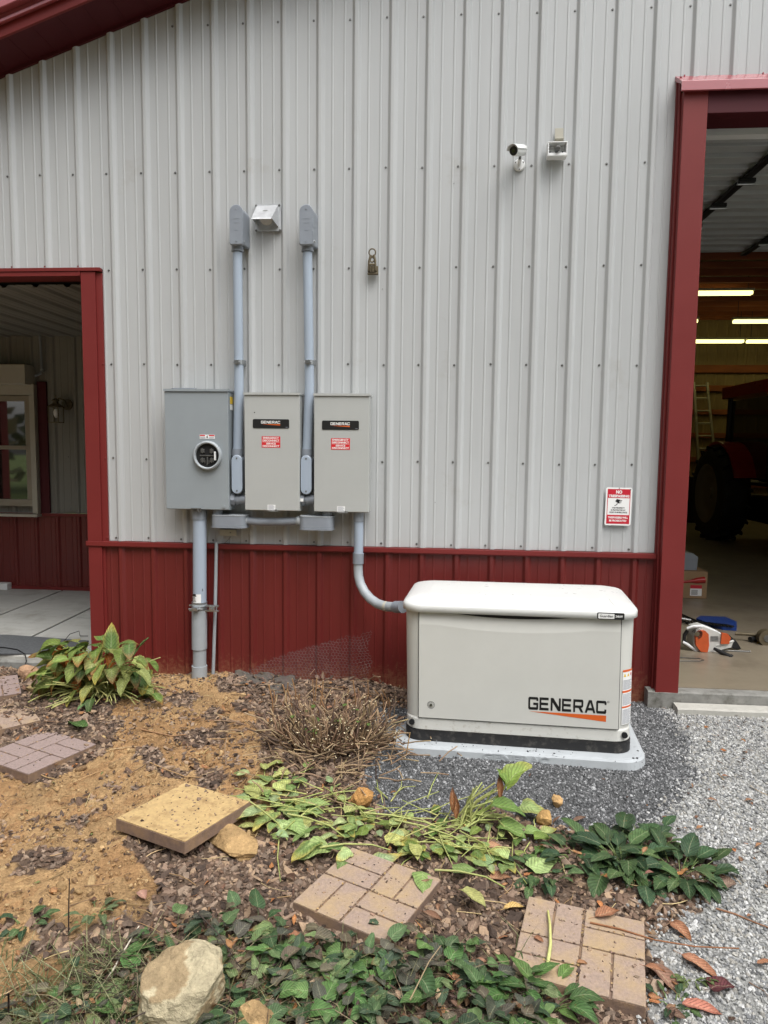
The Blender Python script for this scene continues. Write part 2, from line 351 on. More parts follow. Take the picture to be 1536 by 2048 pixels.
def inpoly(x, y, poly):
    ins = np.zeros(x.shape, bool); n = len(poly)
    for i in range(n):
        x0, y0 = poly[i][:2]; x1, y1 = poly[(i+1) % n][:2]
        c = ((y0 > y) != (y1 > y)) & (x < (x1-x0)*(y-y0)/((y1-y0) if y1 != y0 else 1e-9)+x0); ins ^= c
    return ins
zone_px = {
 'darkgravel': [(730, 1440), (735, 1560), (790, 1612), (860, 1622), (930, 1618), (1000, 1600), (1060, 1622), (1140, 1642), (1220, 1640), (1310, 1628), (1360, 1592), (1400, 1545), (1385, 1480), (1345, 1432), (1300, 1404), (1180, 1404)],
 'gravel': [(1290, 1386), (1700, 1386), (2300, 2400), (1290, 2400), (1292, 1985), (1330, 1900), (1300, 1850), (1400, 1810), (1435, 1745), (1390, 1690), (1290, 1655), (1160, 1645), (1330, 1600), (1380, 1540), (1350, 1440)],
 'clay': [(310, 1330), (478, 1330), (500, 1400), (525, 1470), (505, 1530), (545, 1590), (500, 1655), (330, 1640), (250, 1680), (330, 1760), (300, 1820), (230, 1850), (130, 1920), (60, 2000), (30, 2400), (-900, 2400), (-900, 1500), (0, 1500), (100, 1560), (205, 1500), (240, 1420)],
 'clay2': [(560, 1700), (430, 1668), (480, 1630), (560, 1690)],
}
zone_w = {k: [tuple(G(px, py, .05)) for px, py in v] for k, v in zone_px.items()}
def zone(x, y):
    y = y+0*x
    wx = x+fbm(x, y, 5, 3, 3)*.16; wy = y+fbm(x, y, 5, 3, 9)*.16
    z = np.zeros(x.shape, int)
    n = fbm(x, y, 4.5, 4, 21)
    cl = inpoly(wx, wy, zone_w['clay']) & (n > -.16+.12*((x > .6) & (y > -1.3)))
    z[cl] = 1; z[(x < -3)] = 1
    z[inpoly(wx, wy, zone_w['gravel'])] = 2; z[x > 3.7+0*y] = 2
    z[(y < -3.3) & (x > 2.6)] = 2
    z[inpoly(wx, wy, zone_w['darkgravel'])] = 3
    return z
def gz(x, y):
    x = np.asarray(x, float); y = np.asarray(y, float)
    s = np.clip((y+1.9)/1.7, 0, 1); s = s*s*(3-2*s)
    right = np.clip((x-1.7)/.5, 0, 1); right = right*right*(3-2*right)
    h = s*(.115*(1-right)+.05*right)
    h = h+.035*np.exp(-((x-.62)**2/.10+(y+.15)**2/.05))            # soil heaped at the conduit foot
    h = h+.03*np.exp(-(np.maximum(0, np.abs(x-2.65)-.65)**2/.03+np.maximum(0, np.abs(y+.75)-.40)**2/.05))
    h = h+.045*np.exp(-((x-1.5)**2/.12+(y+.75)**2/.12))            # root ball of the cut shrub
    h = h+.05*np.exp(-((x-1.45)**2/.25+(y+.18)**2/.02))            # leaf pile against the wall
    h = h+.05*np.exp(-((x+.1)**2/.12+(y+.5)**2/.10))
    h = h+.02*np.exp(-((x-.3)**2/.5+(y+2.0)**2/.15))
    near = np.exp(-np.clip(np.hypot(x-1.5, y+1.5)-5, 0, 50)**2/8)
    rough = np.where(x < 2.3, 1.0, .35)
    h = h+near*rough*(fbm(x, y, 2.2, 3, 5)*.05+fbm(x, y, 9, 3, 6)*.02)
    return h
def gz1(x, y): return float(gz(np.array([x]), np.array([y]))[0])
def GG(px, py, up=0.0):    # photo point -> point on the ground surface
    z = .05
    for _ in range(6):
        p = G(px, py, z+up); z = gz1(p.x, p.y)
    return Vector((p.x, p.y, z+up))
def spaced(a, b, c, d, step):
    inner = list(np.arange(b, c, step)); out = []; x = b; st = step
    while x > a: st *= 1.35; x -= st; out.append(x)
    hi = []; x = c; st = step
    while x < d: st *= 1.35; x += st; hi.append(x)
    return np.array(out[::-1]+inner+hi)
CL = {0: S(104, 87, 74), 1: S(169, 138, 99), 2: S(150, 150, 147), 3: S(92, 93, 94)}
def set_col(me, col):
    a = me.color_attributes.new('Col', 'FLOAT_COLOR', 'POINT'); c = np.ones((len(me.vertices), 4), np.float32); c[:, :3] = col
    a.data.foreach_set('color', c.ravel())
def fast_mesh(name, V, F, col, mat, smooth=False, parent=None):
    me = bpy.data.meshes.new(name); V = np.asarray(V, np.float32); k = F.shape[1]
    me.vertices.add(len(V)); me.vertices.foreach_set('co', V.ravel()); me.loops.add(F.size); me.polygons.add(len(F))
    me.loops.foreach_set('vertex_index', F.ravel().astype(np.int32)); me.polygons.foreach_set('loop_start', np.arange(0, F.size, k, dtype=np.int32))
    me.polygons.foreach_set('loop_total', np.full(len(F), k, np.int32)); me.polygons.foreach_set('use_smooth', np.full(len(F), smooth))
    me.update(calc_edges=True); set_col(me, col); me.materials.append(mat); me.validate()
    o = bpy.data.objects.new(name, me); COL.objects.link(o)
    if parent: o.parent = parent
    return o
def build_ground():
    xs = spaced(-70, -1.6, 4.9, 70, .0125); ys = spaced(-70, -3.3, .35, 60, .0125)
    Xg, Yg = np.meshgrid(xs, ys); x = Xg.ravel(); y = Yg.ravel()
    z = gz(x, y); zn = zone(x, y)
    fine = np.exp(-np.clip(np.hypot(x-1.5, y+1.5)-4, 0, 60)**2/4)
    lump = np.where(zn == 1, .034, np.where(zn == 0, .012, .006))
    z = z+fine*(fbm(x, y, 26, 3, 31)*lump+fbm(x, y, 70, 2, 33)*lump*.7)
    z[(y > .02)] = np.minimum(z[(y > .02)], .06)
    z[(np.abs(x) > 8) | (y < -6) | (y > 6)] = 0
    col = np.zeros((len(x), 3))
    for k, c in CL.items(): col[zn == k] = c
    n1 = fbm(x, y, 3, 4, 41)[:, None]; n2 = fbm(x, y, 14, 3, 43)[:, None]
    browner = np.clip(n1*3.0+n2*1.2, -.6, 1)
    isc = (zn == 1)[:, None]
    col = np.where(isc & (browner > .12), col*(1-.35*np.clip(browner, 0, 1))*np.array([1, .93, .9]), col)
    damp = np.clip(fbm(x, y, 1.7, 4, 91)*4, 0, 1)[:, None]; col = np.where(isc, col*(1-.28*damp), col)
    far = ((np.hypot(x-1.5, y+1) > 9))[:, None]; col = np.where(far, np.array(S(96, 108, 62)), col)
    dr = ((x > 3.2) & (np.hypot(x-1.5, y+1) > 6) & (x < 9))[:, None]; col = np.where(dr, np.array(CL[2]), col)
    nx, ny = len(xs), len(ys); i = np.arange(nx-1)[None, :]+nx*np.arange(ny-1)[:, None]; i = i.ravel()
    F = np.stack([i, i+1, i+1+nx, i+nx], 1)
    o = fast_mesh('ground', np.stack([x, y, z], 1), F, col, M['soil'], True); tag(o, kind='structure'); return o
build_ground()

# ------------------------------------------------------------------ the barn
barn = thing('barn', 'large grey corrugated metal barn with red trim, red wainscot, porch recess and open garage bay', 'barn')
WT = lambda x: 4.333+.341*min(x, 7.6)-.341*max(0, x-7.6)          # roof line on the gable wall
ROWZ = [4.36, 3.462, 2.848, 2.237, 1.608, 1.066]
PX0, PX1, PZ = -.185, -.045, 2.835        # porch opening edge, corner post, head
JX0, JX1, DZ = 3.598, 3.752, 3.70         # garage jamb
DR = 8.35
TZ = 1.045
mb = MB()
sheet(mb, (0, 0, 0), X, Z, -Yv, -4.4, PX0-.002, PZ+.02, WT)
sheet(mb, (0, 0, 0), X, Z, -Yv, PX0-.002, PX1, PZ+.02, WT)
sheet(mb, (0, 0, 0), X, Z, -Yv, PX1, JX0+.01, TZ, WT, nv=3)
sheet(mb, (0, 0, 0), X, Z, -Yv, JX0+.01, DR, 3.93, WT)
sheet(mb, (0, 0, 0), X, Z, -Yv, DR, 10.5, TZ, WT)
for zi, z in enumerate(ROWZ):
    for k in range(-18, 46):
        x = k*.2286; zz = z
        if x < PX1 and z < PZ+.1: continue
        if JX0-.02 < x < DR and z < 3.95: continue
        if z > WT(x)-.08: continue
        if x > 5.2 or x < -1.8: continue
        screw(mb, (x+random.uniform(-.004, .004), -.0005, zz+random.uniform(-.004, .004)), -Yv, 1)
for px, py in ((908, 367), (870, 1005), (765, 578), (778, 708)): screw(mb, P(px, py, -.001), -Yv, 1, r=.002)
mb.build('metal_siding', [M['siding'], M['steel']], barn)
mb = MB()
sheet(mb, (0, 0, 0), X, Z, -Yv, PX1-.03, JX0+.01, -.15, TZ-.02)
mb.build('wainscot', M['red'], barn); mb = MB(); sheet(mb, (0, 0, 0), X, Z, -Yv, DR, 10.5, -.15, TZ-.02); mb.build('wainscot', M['red'], barn)
for a, b in ((PX0-.012, JX0), (DR+.16, 10.5)):      # Z trim between wainscot and siding
    mb = MB(); mb.box((a, -.034, TZ-.034), (b, .01, TZ-.003)); mb.box((a, -.030, TZ-.040), (b, -.004, TZ-.034)); mb.build('wainscot_trim', M['redtrim'], barn, .002)
mb = MB()      # corner post beside the porch
mb.box((PX0, -.026, TZ-.003), (PX0+.098, .13, PZ)); mb.box((PX0+.098, -.012, TZ-.003), (PX1, .10, PZ-.006))
mb.box((PX0+.002, -.024, -.1), (PX0+.096, .13, TZ-.038)); mb.box((PX0+.096, -.010, -.1), (PX1-.026, .10, TZ-.038))
for z in (2.237, 1.608, 1.066): screw(mb, (PX1-.008, -.012, z), -Yv)
mb.build('corner_post', M['redtrim'], barn, .004)
mb = MB()      # porch head trim
mb.box((-4.4, -.034, PZ+.004), (PX1-.004, .02, PZ+.026)); mb.box((-4.4, -.028, PZ-.026), (PX0-.004, .13, PZ+.003)); mb.box((PX0-.012, -.032, PZ-.024), (PX0-.003, -.02, PZ+.0))
for k in range(-8, 0): screw(mb, (k*.2286+.03, -.03, PZ+.034), -Yv, 0, r=.004)
mb.build('porch_head_trim', M['redtrim'], barn, .003)
mb = MB()      # outer porch post and side
mb.box((-4.4, -.026, -.1), (-3.70, .14, PZ-.03)); mb.build('porch_post', M['redtrim'], barn, .004)
# garage opening
mb = MB()
mb.box((JX0+.012, -.10, -.0), (JX1, .10, 3.83)); mb.box((JX0, -.055, -.1), (JX0+.012, .04, 3.935))
mb.box((JX0-.006, -.022, -.1), (JX0, .01, 3.935))
mb.build('door_jamb', M['redtrim'], barn, .003)
mb = MB(); mb.box((DR-.17, -.10, 0), (DR, .10, 3.90)); mb.box((DR, -.05, 0), (DR+.012, .04, 3.935)); mb.build('door_jamb', M['redtrim'], barn, .003)
mb = MB()
mb.box((JX1, -.096, DZ), (DR-.17, -.02, 3.85)); mb.box((JX1, -.02, DZ+.001), (DR-.17, .12, 3.84))
mb.build('door_header', M['soffit'], barn, .003)
mb = MB()      # sloped hood over the garage door
pf = [(0, 3.962), (-.13, 3.872), (-.132, 3.818), (-.122, 3.815), (-.118, 3.862), (0, 3.93)]
mb.loft([[Vector((x, a, b)) for a, b in pf] for x in (JX0-.012, DR+.02)], smooth=False)
for k in range(16, 30, 2): screw(mb, (k*.2286-.02, -.006, 3.962), -Yv, 0, r=.004)
mb.build('door_hood', M['redroof'], barn, .002)
# rake soffit, fascia and roof
def slope_bar(mb, x0, x1, y0, y1, dz0, dz1, mi=0):
    xs_ = [x0, 7.6, x1] if x0 < 7.6 < x1 else [x0, x1]
    for a, b in zip(xs_, xs_[1:]):
        za = 4.333+.341*a if a <= 7.6 else WT(a); zb = WT(b)
        vs = [(a, y0, za+dz0), (b, y0, zb+dz0), (b, y1, zb+dz0), (a, y1, za+dz0), (a, y0, za+dz1), (b, y0, zb+dz1), (b, y1, zb+dz1), (a, y1, za+dz1)]
        mb.add(vs, [(0, 3, 2, 1), (4, 5, 6, 7), (0, 1, 5, 4), (2, 3, 7, 6), (0, 4, 7, 3), (1, 2, 6, 5)], mi)
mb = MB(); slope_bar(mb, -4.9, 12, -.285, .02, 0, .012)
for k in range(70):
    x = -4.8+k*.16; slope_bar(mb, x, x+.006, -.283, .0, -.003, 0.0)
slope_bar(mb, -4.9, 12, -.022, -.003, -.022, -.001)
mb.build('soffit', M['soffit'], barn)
mb = MB(); slope_bar(mb, -4.92, 12, -.305, -.286, -.006, .062); mb.build('rake_fascia', M['redtrim'], barn, .002)
mb = MB(); slope_bar(mb, -4.92, 12, -.325, -.288, .064, .072); slope_bar(mb, -4.92, 12, -.335, -.322, .056, .075); slope_bar(mb, -4.92, 12, -.36, -.27, .115, .12)
slope_bar(mb, -4.92, 12, -.318, -.29, .075, .114)
mb.build('drip_edge', M['redroof'], barn, .002)
mb = MB(); slope_bar(mb, -4.92, 12, -.375, -.355, .105, .175); slope_bar(mb, -4.9, 12, -.37, 13.3, .12, .175); mb.build('roof', M['redroof'], barn, .004)
# side walls, back wall shells
mb = MB()
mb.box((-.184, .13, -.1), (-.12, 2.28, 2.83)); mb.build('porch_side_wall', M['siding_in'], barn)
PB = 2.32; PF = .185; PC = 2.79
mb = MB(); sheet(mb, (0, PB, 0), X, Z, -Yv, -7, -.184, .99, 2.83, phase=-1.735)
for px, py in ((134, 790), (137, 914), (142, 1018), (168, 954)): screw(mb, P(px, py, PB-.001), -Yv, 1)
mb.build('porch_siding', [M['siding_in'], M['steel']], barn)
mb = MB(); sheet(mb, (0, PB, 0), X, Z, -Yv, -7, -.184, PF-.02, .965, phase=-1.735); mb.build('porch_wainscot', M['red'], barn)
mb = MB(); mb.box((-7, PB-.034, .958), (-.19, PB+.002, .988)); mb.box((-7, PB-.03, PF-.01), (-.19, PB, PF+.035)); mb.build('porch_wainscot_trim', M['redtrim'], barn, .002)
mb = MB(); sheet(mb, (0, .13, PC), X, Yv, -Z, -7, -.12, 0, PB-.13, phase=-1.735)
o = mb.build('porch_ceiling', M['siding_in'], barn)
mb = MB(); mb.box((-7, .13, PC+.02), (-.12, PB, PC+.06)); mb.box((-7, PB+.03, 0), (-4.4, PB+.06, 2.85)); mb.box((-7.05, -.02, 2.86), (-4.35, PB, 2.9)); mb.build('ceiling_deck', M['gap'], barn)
# garage shell: liner walls, rear wall, girts, trusses, floor
GY = 13.0
mb = MB(); sheet(mb, (0, GY, 0), X, Z, -Yv, -.1, 13, .1, 5.1, big=.012); mb.build('rear_wall', M['liner_tan'], barn)
mb = MB(); mb.box((-.16, .2, 0), (-.1, 13, 5.2)); mb.box((13, .0, 0), (13.06, 13, 5.2)); mb.box((-.1, .18, 0), (3.62, .22, 5.2)); mb.box((DR, .18, 0), (13, .22, 5.2)); mb.box((-.1, .18, 3.9), (13, .215, 5.2)); mb.box((-.1, .2, 5.1), (13, 13, 5.14))
mb.build('liner_wall', M['liner_tan'], barn)
for z, hh in ((3.66, .09), (3.2, .07), (2.64, .06), (2.08, .06), (1.5, .06), (.9, .06)):
    mb = MB(); mb.box((0, GY-.09, z-hh), (12.9, GY-.03, z+hh)); mb.build('wall_girt', M['wood'], barn, .004)
for i in range(16):
    y = 4.6+i*.53
    mb = MB(); mb.box((-.05, y, 4.74), (12.95, y+.05, 4.84)); 
    if i % 2 == 0: mb.box((-.05, y+.25, 4.98), (12.95, y+.30, 5.06))
    mb.build('ceiling_joist', M['wood'], barn, .004)
# raised sectional door with its hinges and rails
door = MB(); dz = 3.93
for i in range(6):
    y0 = .34+i*.58
    for j in range(5): door.box((JX1-.1, y0+.01+j*.112, dz+(.03 if j % 2 else 0)), (DR-.05, y0+.112*(j+1)-.004, dz+.045))
    door.box((JX1-.1, y0, dz-.012), (DR-.05, y0+.022, dz+.02))
dr = door.build('overhead_door', M['door_in'], barn, .003)
mb = MB(); mb.box((JX1-.1, .23, P(1420, 271, .23).z), (DR-.05, .30, 3.92)); mb.build('bottom_rail', M['white'], dr)
for x, y0, y1 in ((4.63, .34, 3.8), (5.55, .4, 3.8), (6.8, .4, 3.8)):
    mb = MB(); mb.box((x-.03, y0, dz-.04), (x+.03, y1, dz-.014), 0)
    for i in range(1, 6): mb.box((x-.06, .34+i*.58-.04, dz-.07), (x+.06, .34+i*.58+.05, dz-.04), 0); mb.tube([(x-.07, .34+i*.58, dz-.075), (x+.07, .34+i*.58, dz-.075)], .012, 8, 1)
    mb.build('door_strut', [M['dark'], M['zinc']], dr)
# porch window group
wy = PB-.03
win = MB()
def wbox(mb, a, b, y0, y1, mi=0):     # rectangle given by two photo points on the back wall
    p, q = P(a[0], a[1], y1), P(b[0], b[1], y1); mb.box((p.x, y0, min(p.z, q.z)), (q.x, y1, max(p.z, q.z)), mi)
W0 = -3.6; gR, fR, oR = -2.0, -1.955, -1.90
zt, zb_, zm = 2.26, 1.0, 1.66
fr = MB()
fr.box((W0, wy-.05, 2.19), (oR, wy+.02, 2.30)); fr.box((fR+.0, wy-.05, .985), (oR, wy+.02, 2.19)); fr.box((W0-.06, wy-.05, .985), (W0, wy+.02, 2.30))
frame = fr.build('window', M['offwhite'], barn, .003)
fr = MB(); fr.box((W0, wy-.025, 2.13), (fR, wy+.01, 2.185)); fr.box((gR-.02, wy-.025, 1.06), (fR-.006, wy+.01, 2.13)); fr.box((W0, wy-.03, 1.06), (fR-.006, wy+.01, 1.13)); fr.box((W0, wy-.035, zm-.02), (fR-.008, wy+.008, zm+.02)); fr.box((-2.86, wy-.028, 1.1), (-2.80, wy+.0, 2.13))
fr.build('window_sash', M['wframe'], frame, .003)
fr = MB(); fr.box((W0, wy-.005, 1.1), (fR-.02, wy+.004, 2.15)); fr.build('window_pane', M['glass'], frame)
fr = MB(); fr.box((W0-.06, wy-.09, .955), (oR+.015, wy+.02, .983)); fr.build('window_sill', M['offwhite'], frame, .003)
fr = MB(); fr.prism([(-.16, 2.485), (-.02, 2.485), (.02, 2.46), (.02, 2.30), (-.02, 2.29), (-.16, 2.29)], (W0-.1, wy, 0), Yv, Z, X, (-1.99-W0+.1)+0.07)
fr.build('shutter_box', M['offwhite'], frame, .006)
mb = MB(); mb.box((-1.895, PB-.03, .99), (-1.80, PB+.0, 2.33)); mb.build('window_side_trim', M['soffit'], barn, .003)

# ------------------------------------------------------------------ floors
mb = MB(); mb.box((3.60, -.02, .02), (DR+.1, 13.0, .17)); f = mb.build('garage_floor', M['conc']); tag(f, kind='structure')
mb = MB(); mb.box((-.1, .2, .02), (3.60, 13.0, .168)); mb.box((DR+.1, .2, .02), (13, 13, .168)); f = mb.build('garage_floor', M['conc']); tag(f, kind='structure')
# threshold: rough front face of the slab and the pale strip in front of it
mb = MB(); xs = np.linspace(3.565, DR+.1, 60); rings = []
for x in xs:
    j = (vnoise(np.array([x*9]), np.array([0.]))[0]-.5)*.012
    rings.append([Vector((x, -.018, -.05)), Vector((x, -.105+j, -.05)), Vector((x, -.10+j, .155)), Vector((x, -.09+j*.5, .164)), Vector((x, -.018, .166))])
mb.loft(rings, smooth=False); tag(mb.build('slab_edge', M['edge']), kind='structure')
mb = MB(); rings = []
for x in np.linspace(3.72, DR+.1, 50):
    j = (vnoise(np.array([x*6]), np.array([3.]))[0]-.5)*.02
    rings.append([Vector((x, -.11, -.05)), Vector((x, -.20+j, -.05)), Vector((x, -.20+j, .085)), Vector((x, -.19+j, .094)), Vector((x, -.11, .098))])
mb.loft(rings, smooth=False); tag(mb.build('pale_kerb', M['pale']), kind='structure')
# porch floor: slabs with dark open joints running at an angle
mb = MB(); mb.box((-7, .17, .0), (-.184, PB, PF-.02)); tag(mb.build('porch_base', M['gap']), kind='structure')
pf = thing('porch_paving', 'grey concrete slab paving with dark joints on the porch floor', 'paving')
mb = MB()
ang = R(0); wd = .36
p0 = P(0, 1265, .9); 
def clipquad(pts, x0, x1, y0, y1):
    def clip(pp, ax, v, sgn):
        out = []
        for i in range(len(pp)):
            a, b = pp[i], pp[(i+1) % len(pp)]; da = (a[ax]-v)*sgn; db = (b[ax]-v)*sgn
            if da >= 0: out.append(a)
            if da*db < 0: t = da/(da-db); out.append((a[0]+(b[0]-a[0])*t, a[1]+(b[1]-a[1])*t))
        return out
    for ax, v, s in ((0, x0, 1), (0, x1, -1), (1, y0, 1), (1, y1, -1)):
        pts = clip(pts, ax, v, s)
        if len(pts) < 3: return []
    return pts
ja, jb = G(60, 1275, PF), G(178, 1218, PF); jd = Vector((jb.x-ja.x, jb.y-ja.y, 0)).normalized(); jn = Vector((-jd.y, jd.x, 0))
jc, _ = G(0, 1230, PF), 0; sp = abs((Vector((ja.x, ja.y, 0))-Vector((jc.x, jc.y, 0))).dot(jn))
if sp < .2 or sp > .7: sp = .4
for i in range(-14, 14):
    off = 0
    for j in range(-12, 12):
        L = .92; s0 = j*L+(i % 2)*.45+(i % 3)*.1; b = Vector((ja.x, ja.y, 0))+jn*(i*sp)
        q = [b+jd*(s0+.004)+jn*.012, b+jd*(s0+L-.003)+jn*.012, b+jd*(s0+L-.003)+jn*(sp-.012), b+jd*(s0+.004)+jn*(sp-.012)]
        pl = clipquad([(v.x, v.y) for v in q], -6.9, -.19, .19, PB-.005)
        if len(pl) >= 3: mb.prism(pl, (0, 0, PF-.018), X, Yv, Z, .018+random.uniform(-.001, .001))
mb.build('slabs', M['tile'], pf, .003)
mb = MB(); rings = []
for x in np.linspace(-7, -.20, 50):
    j = (vnoise(np.array([x*6]), np.array([5.]))[0]-.5)*.01
    rings.append([Vector((x, .185, .0)), Vector((x, .10+j, .0)), Vector((x, .10+j, PF-.012)), Vector((x, .108+j, PF)), Vector((x, .185, PF+.002))])
mb.loft(rings, smooth=False); mb.build('edging', M['pale'], pf)
mb = MB(); rings = []
for x in np.linspace(-7, -.20, 50):
    j = (vnoise(np.array([x*5]), np.array([8.]))[0]-.5)*.03
    rings.append([Vector((x, .10, -.05)), Vector((x, .075+j, -.05)), Vector((x, .08+j, PF-.05)), Vector((x, .10, PF-.035))])
mb.loft(rings, smooth=False); mb.build('rough_riser', M['edge'], pf)
# ------------------------------------------------------------------ woodland across the yard (seen only in reflections, it shades the low sky)
def quadcloud(name, C, size, col, mat, flat=.0, parent=None, aspect=1.0):
    n = len(C); a = rng.normal(size=(n, 3)); a /= np.linalg.norm(a, axis=1)[:, None]; b = rng.normal(size=(n, 3)); b -= a*(a*b).sum(1)[:, None]; b /= np.linalg.norm(b, axis=1)[:, None]
    a *= size[:, None]; b *= size[:, None]*aspect
    V = np.stack([C-a, C-b*.7, C+a, C+b*.7], 1).reshape(-1, 3); F = np.arange(4*n).reshape(n, 4)
    return fast_mesh(name, V, F, np.repeat(col, 4, 0), mat, False, parent)
n = 36000
th = rng.uniform(R(160), R(325), n); hgt = 11+3*(th < R(240))+3.5*np.sin(th*9)*.5+fbm(th*6, th*0, 1.0, 3, 5)*9
rad = 17+rng.uniform(0, 5, n)+fbm(th*8, th*0, 1.0, 2, 9)*5
zz = rng.uniform(0, 1, n)**.9*hgt; keepw = ~((th > R(211)) & (th < R(230)) & (rng.uniform(0, 1, n) > .10)); th, hgt, rad, zz = th[keepw], hgt[keepw], rad[keepw], zz[keepw]; n = len(th)
Cw = np.stack([1.5+rad*np.cos(th), -2+rad*np.sin(th), zz], 1)
pal = np.array([S(70, 84, 44), S(96, 98, 50), S(120, 96, 52), S(56, 66, 40), S(140, 110, 60)]); cw = pal[rng.integers(0, 5, n)]
tag(quadcloud('woodland', Cw, rng.uniform(.25, .5, n), cw, M['dry']), kind='stuff')
mb = MB(); mb.box((-7.06, -.02, -.05), (-7.0, 13, 2.86)); mb.box((-7.0, -.026, -.1), (-4.41, .10, PZ)); mb.build('porch_light_block', M['siding_in'], barn)  # unseen walls added to keep light out of the porch

# ------------------------------------------------------------------ electrical equipment on the wall
YB = -.165
def enclosure(name, label, pxs, mat, depth=.135):
    (x0, y0), (x1, y1) = pxs; a = P(x0, y0, YB); b = P(x1, y1, YB)
    t = thing(name, label, 'electrical box', (a.x, YB, b.z))
    mb = MB(); mb.box((a.x, YB+.02, b.z), (b.x, -.022, a.z-.004)); mb.build('cabinet', mat, t, .003)
    mb = MB(); mb.box((a.x-.002, YB, b.z+.004), (b.x+.002, YB+.019, a.z-.012)); mb.build('door', mat, t, .003)
    mb = MB(); mb.prism([(a.x-.006, a.z-.011), (b.x+.006, a.z-.011), (b.x+.006, a.z+.004), (a.x-.006, a.z+.004)], (0, YB-.008, 0), X, Z, Yv, .008-YB-.02); mb.build('rain_lip', mat, t, .003)
    mb = MB(); mb.box((a.x+.06, -.024, b.z+.06), (a.x+.09, .0, a.z-.06)); mb.box((b.x-.09, -.024, b.z+.06), (b.x-.06, .0, a.z-.06)); mb.build('mounting_rail', M['zinc'], t)
    return t, a, b
mt_, a, b = enclosure('meter_box', 'blue grey electric meter cabinet with a round glass window, left of the two beige boxes', ((329, 779), (457.5, 1021)), M['meter'])
c = P(416, 911, YB)
mb = MB(); rg = []
for r_, h in ((.094, 0), (.094, .018), (.088, .028), (.080, .028), (.076, .018), (.076, .006)):
    rg.append([Vector((c.x+q[0], YB-h, c.z+q[1])) for q in circle(r_, 40)])
mb.loft(rg, cap0=False, cap1=False); ring = mb.build('meter_ring', M['pvcold'], mt_)
mb = MB(); mb.prism(circle(.0765, 40), (c.x, YB-.004, c.z), X, Z, -Yv, .002); mb.build('socket_opening', M['black'], mt_)
mb = MB()
for sx in (-1, 1):
    for sz in (-1, 1):
        mb.box((c.x+sx*.030-.012, YB-.020, c.z+sz*.030-.012), (c.x+sx*.030+.012, YB-.006, c.z+sz*.030+.012), 1)
        mb.box((c.x+sx*.030-.003, YB-.026, c.z+sz*.030-.016), (c.x+sx*.030+.003, YB-.020, c.z+sz*.030+.016), 1)
mb.box((c.x-.05, YB-.014, c.z-.004), (c.x+.05, YB-.007, c.z+.003), 1); mb.box((c.x-.004, YB-.014, c.z-.055), (c.x+.004, YB-.007, c.z-.01), 1)
mb.box((c.x+.048, YB-.026, c.z-.030), (c.x+.058, YB-.010, c.z+.026), 0)
for k in range(7): mb.tube([(c.x-.045+.014*k, YB-.012, c.z-.062+.012*abs(3-k)), (c.x-.040+.013*k, YB-.016, c.z-.03)], .0028, 6, 1)
mb.build('meter_jaws', [M['white'], M['steel']], mt_, .0015)
mb = MB(); p = P(414.5, 873.5, YB); mb.box((p.x-.050, YB-.0016, p.z-.013), (p.x+.050, YB-.0004, p.z+.013), 0)
mb.box((p.x-.048, YB-.0022, p.z+.0045), (p.x-.014, YB-.0016, p.z+.0115), 1); mb.box((p.x+.012, YB-.0022, p.z+.0045), (p.x+.048, YB-.0016, p.z+.0115), 1)
mb.prism([(0, -.010), (.006, -.002), (.001, 0), (.007, .010), (-.006, .002), (0, 0), (-.006, -.006)], (p.x, YB-.0022, p.z), X, Z, Yv, .0005, 2)
for k in range(3):
    mb.box((p.x-.046, YB-.0022, p.z-.010+k*.004), (p.x-.012, YB-.0016, p.z-.0085+k*.004), 3); mb.box((p.x+.012, YB-.0022, p.z-.010+k*.004), (p.x+.046, YB-.0016, p.z-.0085+k*.004), 3)
mb.build('warning_sticker', [M['wprint'], M['redsticker'], M['bprint'], M['greyprint']], mt_)
mb = MB(); p = P(448, 1013, YB); mb.tube([(p.x, YB, p.z), (p.x, YB-.006, p.z)], .010, 16); mb.build('seal_screw', M['meter'], mt_)
mb = MB(); p = P(394, 1019, YB); mb.box((p.x-.038, YB-.016, p.z+.003), (p.x+.028, YB-.0005, p.z+.010)); mb.tube([(p.x+.012, YB-.012, p.z-.012), (p.x+.012, YB-.012, p.z+.003)], .006, 8); mb.box((p.x-.002, YB-.010, p.z-.016), (p.x+.03, YB-.002, p.z+.0)); mb.build('hasp', M['steel'], mt_, .001)
mb = MB(); mb.box((b.x+.0021, -.12, a.z-.085), (b.x+.003, -.06, a.z-.04), 0); mb.box((b.x+.0021, -.12, a.z-.125), (b.x+.003, -.06, a.z-.09), 1); mb.build('side_sticker', [M['yellow'], M['wprint']], mt_)
mb = MB(); mb.prism(rrect(a.x+.03, a.x+.19, -.14, -.04, .02), (0, 0, a.z+.004), X, Yv, Z, .008); mb.build('hub_plate', M['pvcfit'], mt_, .002)

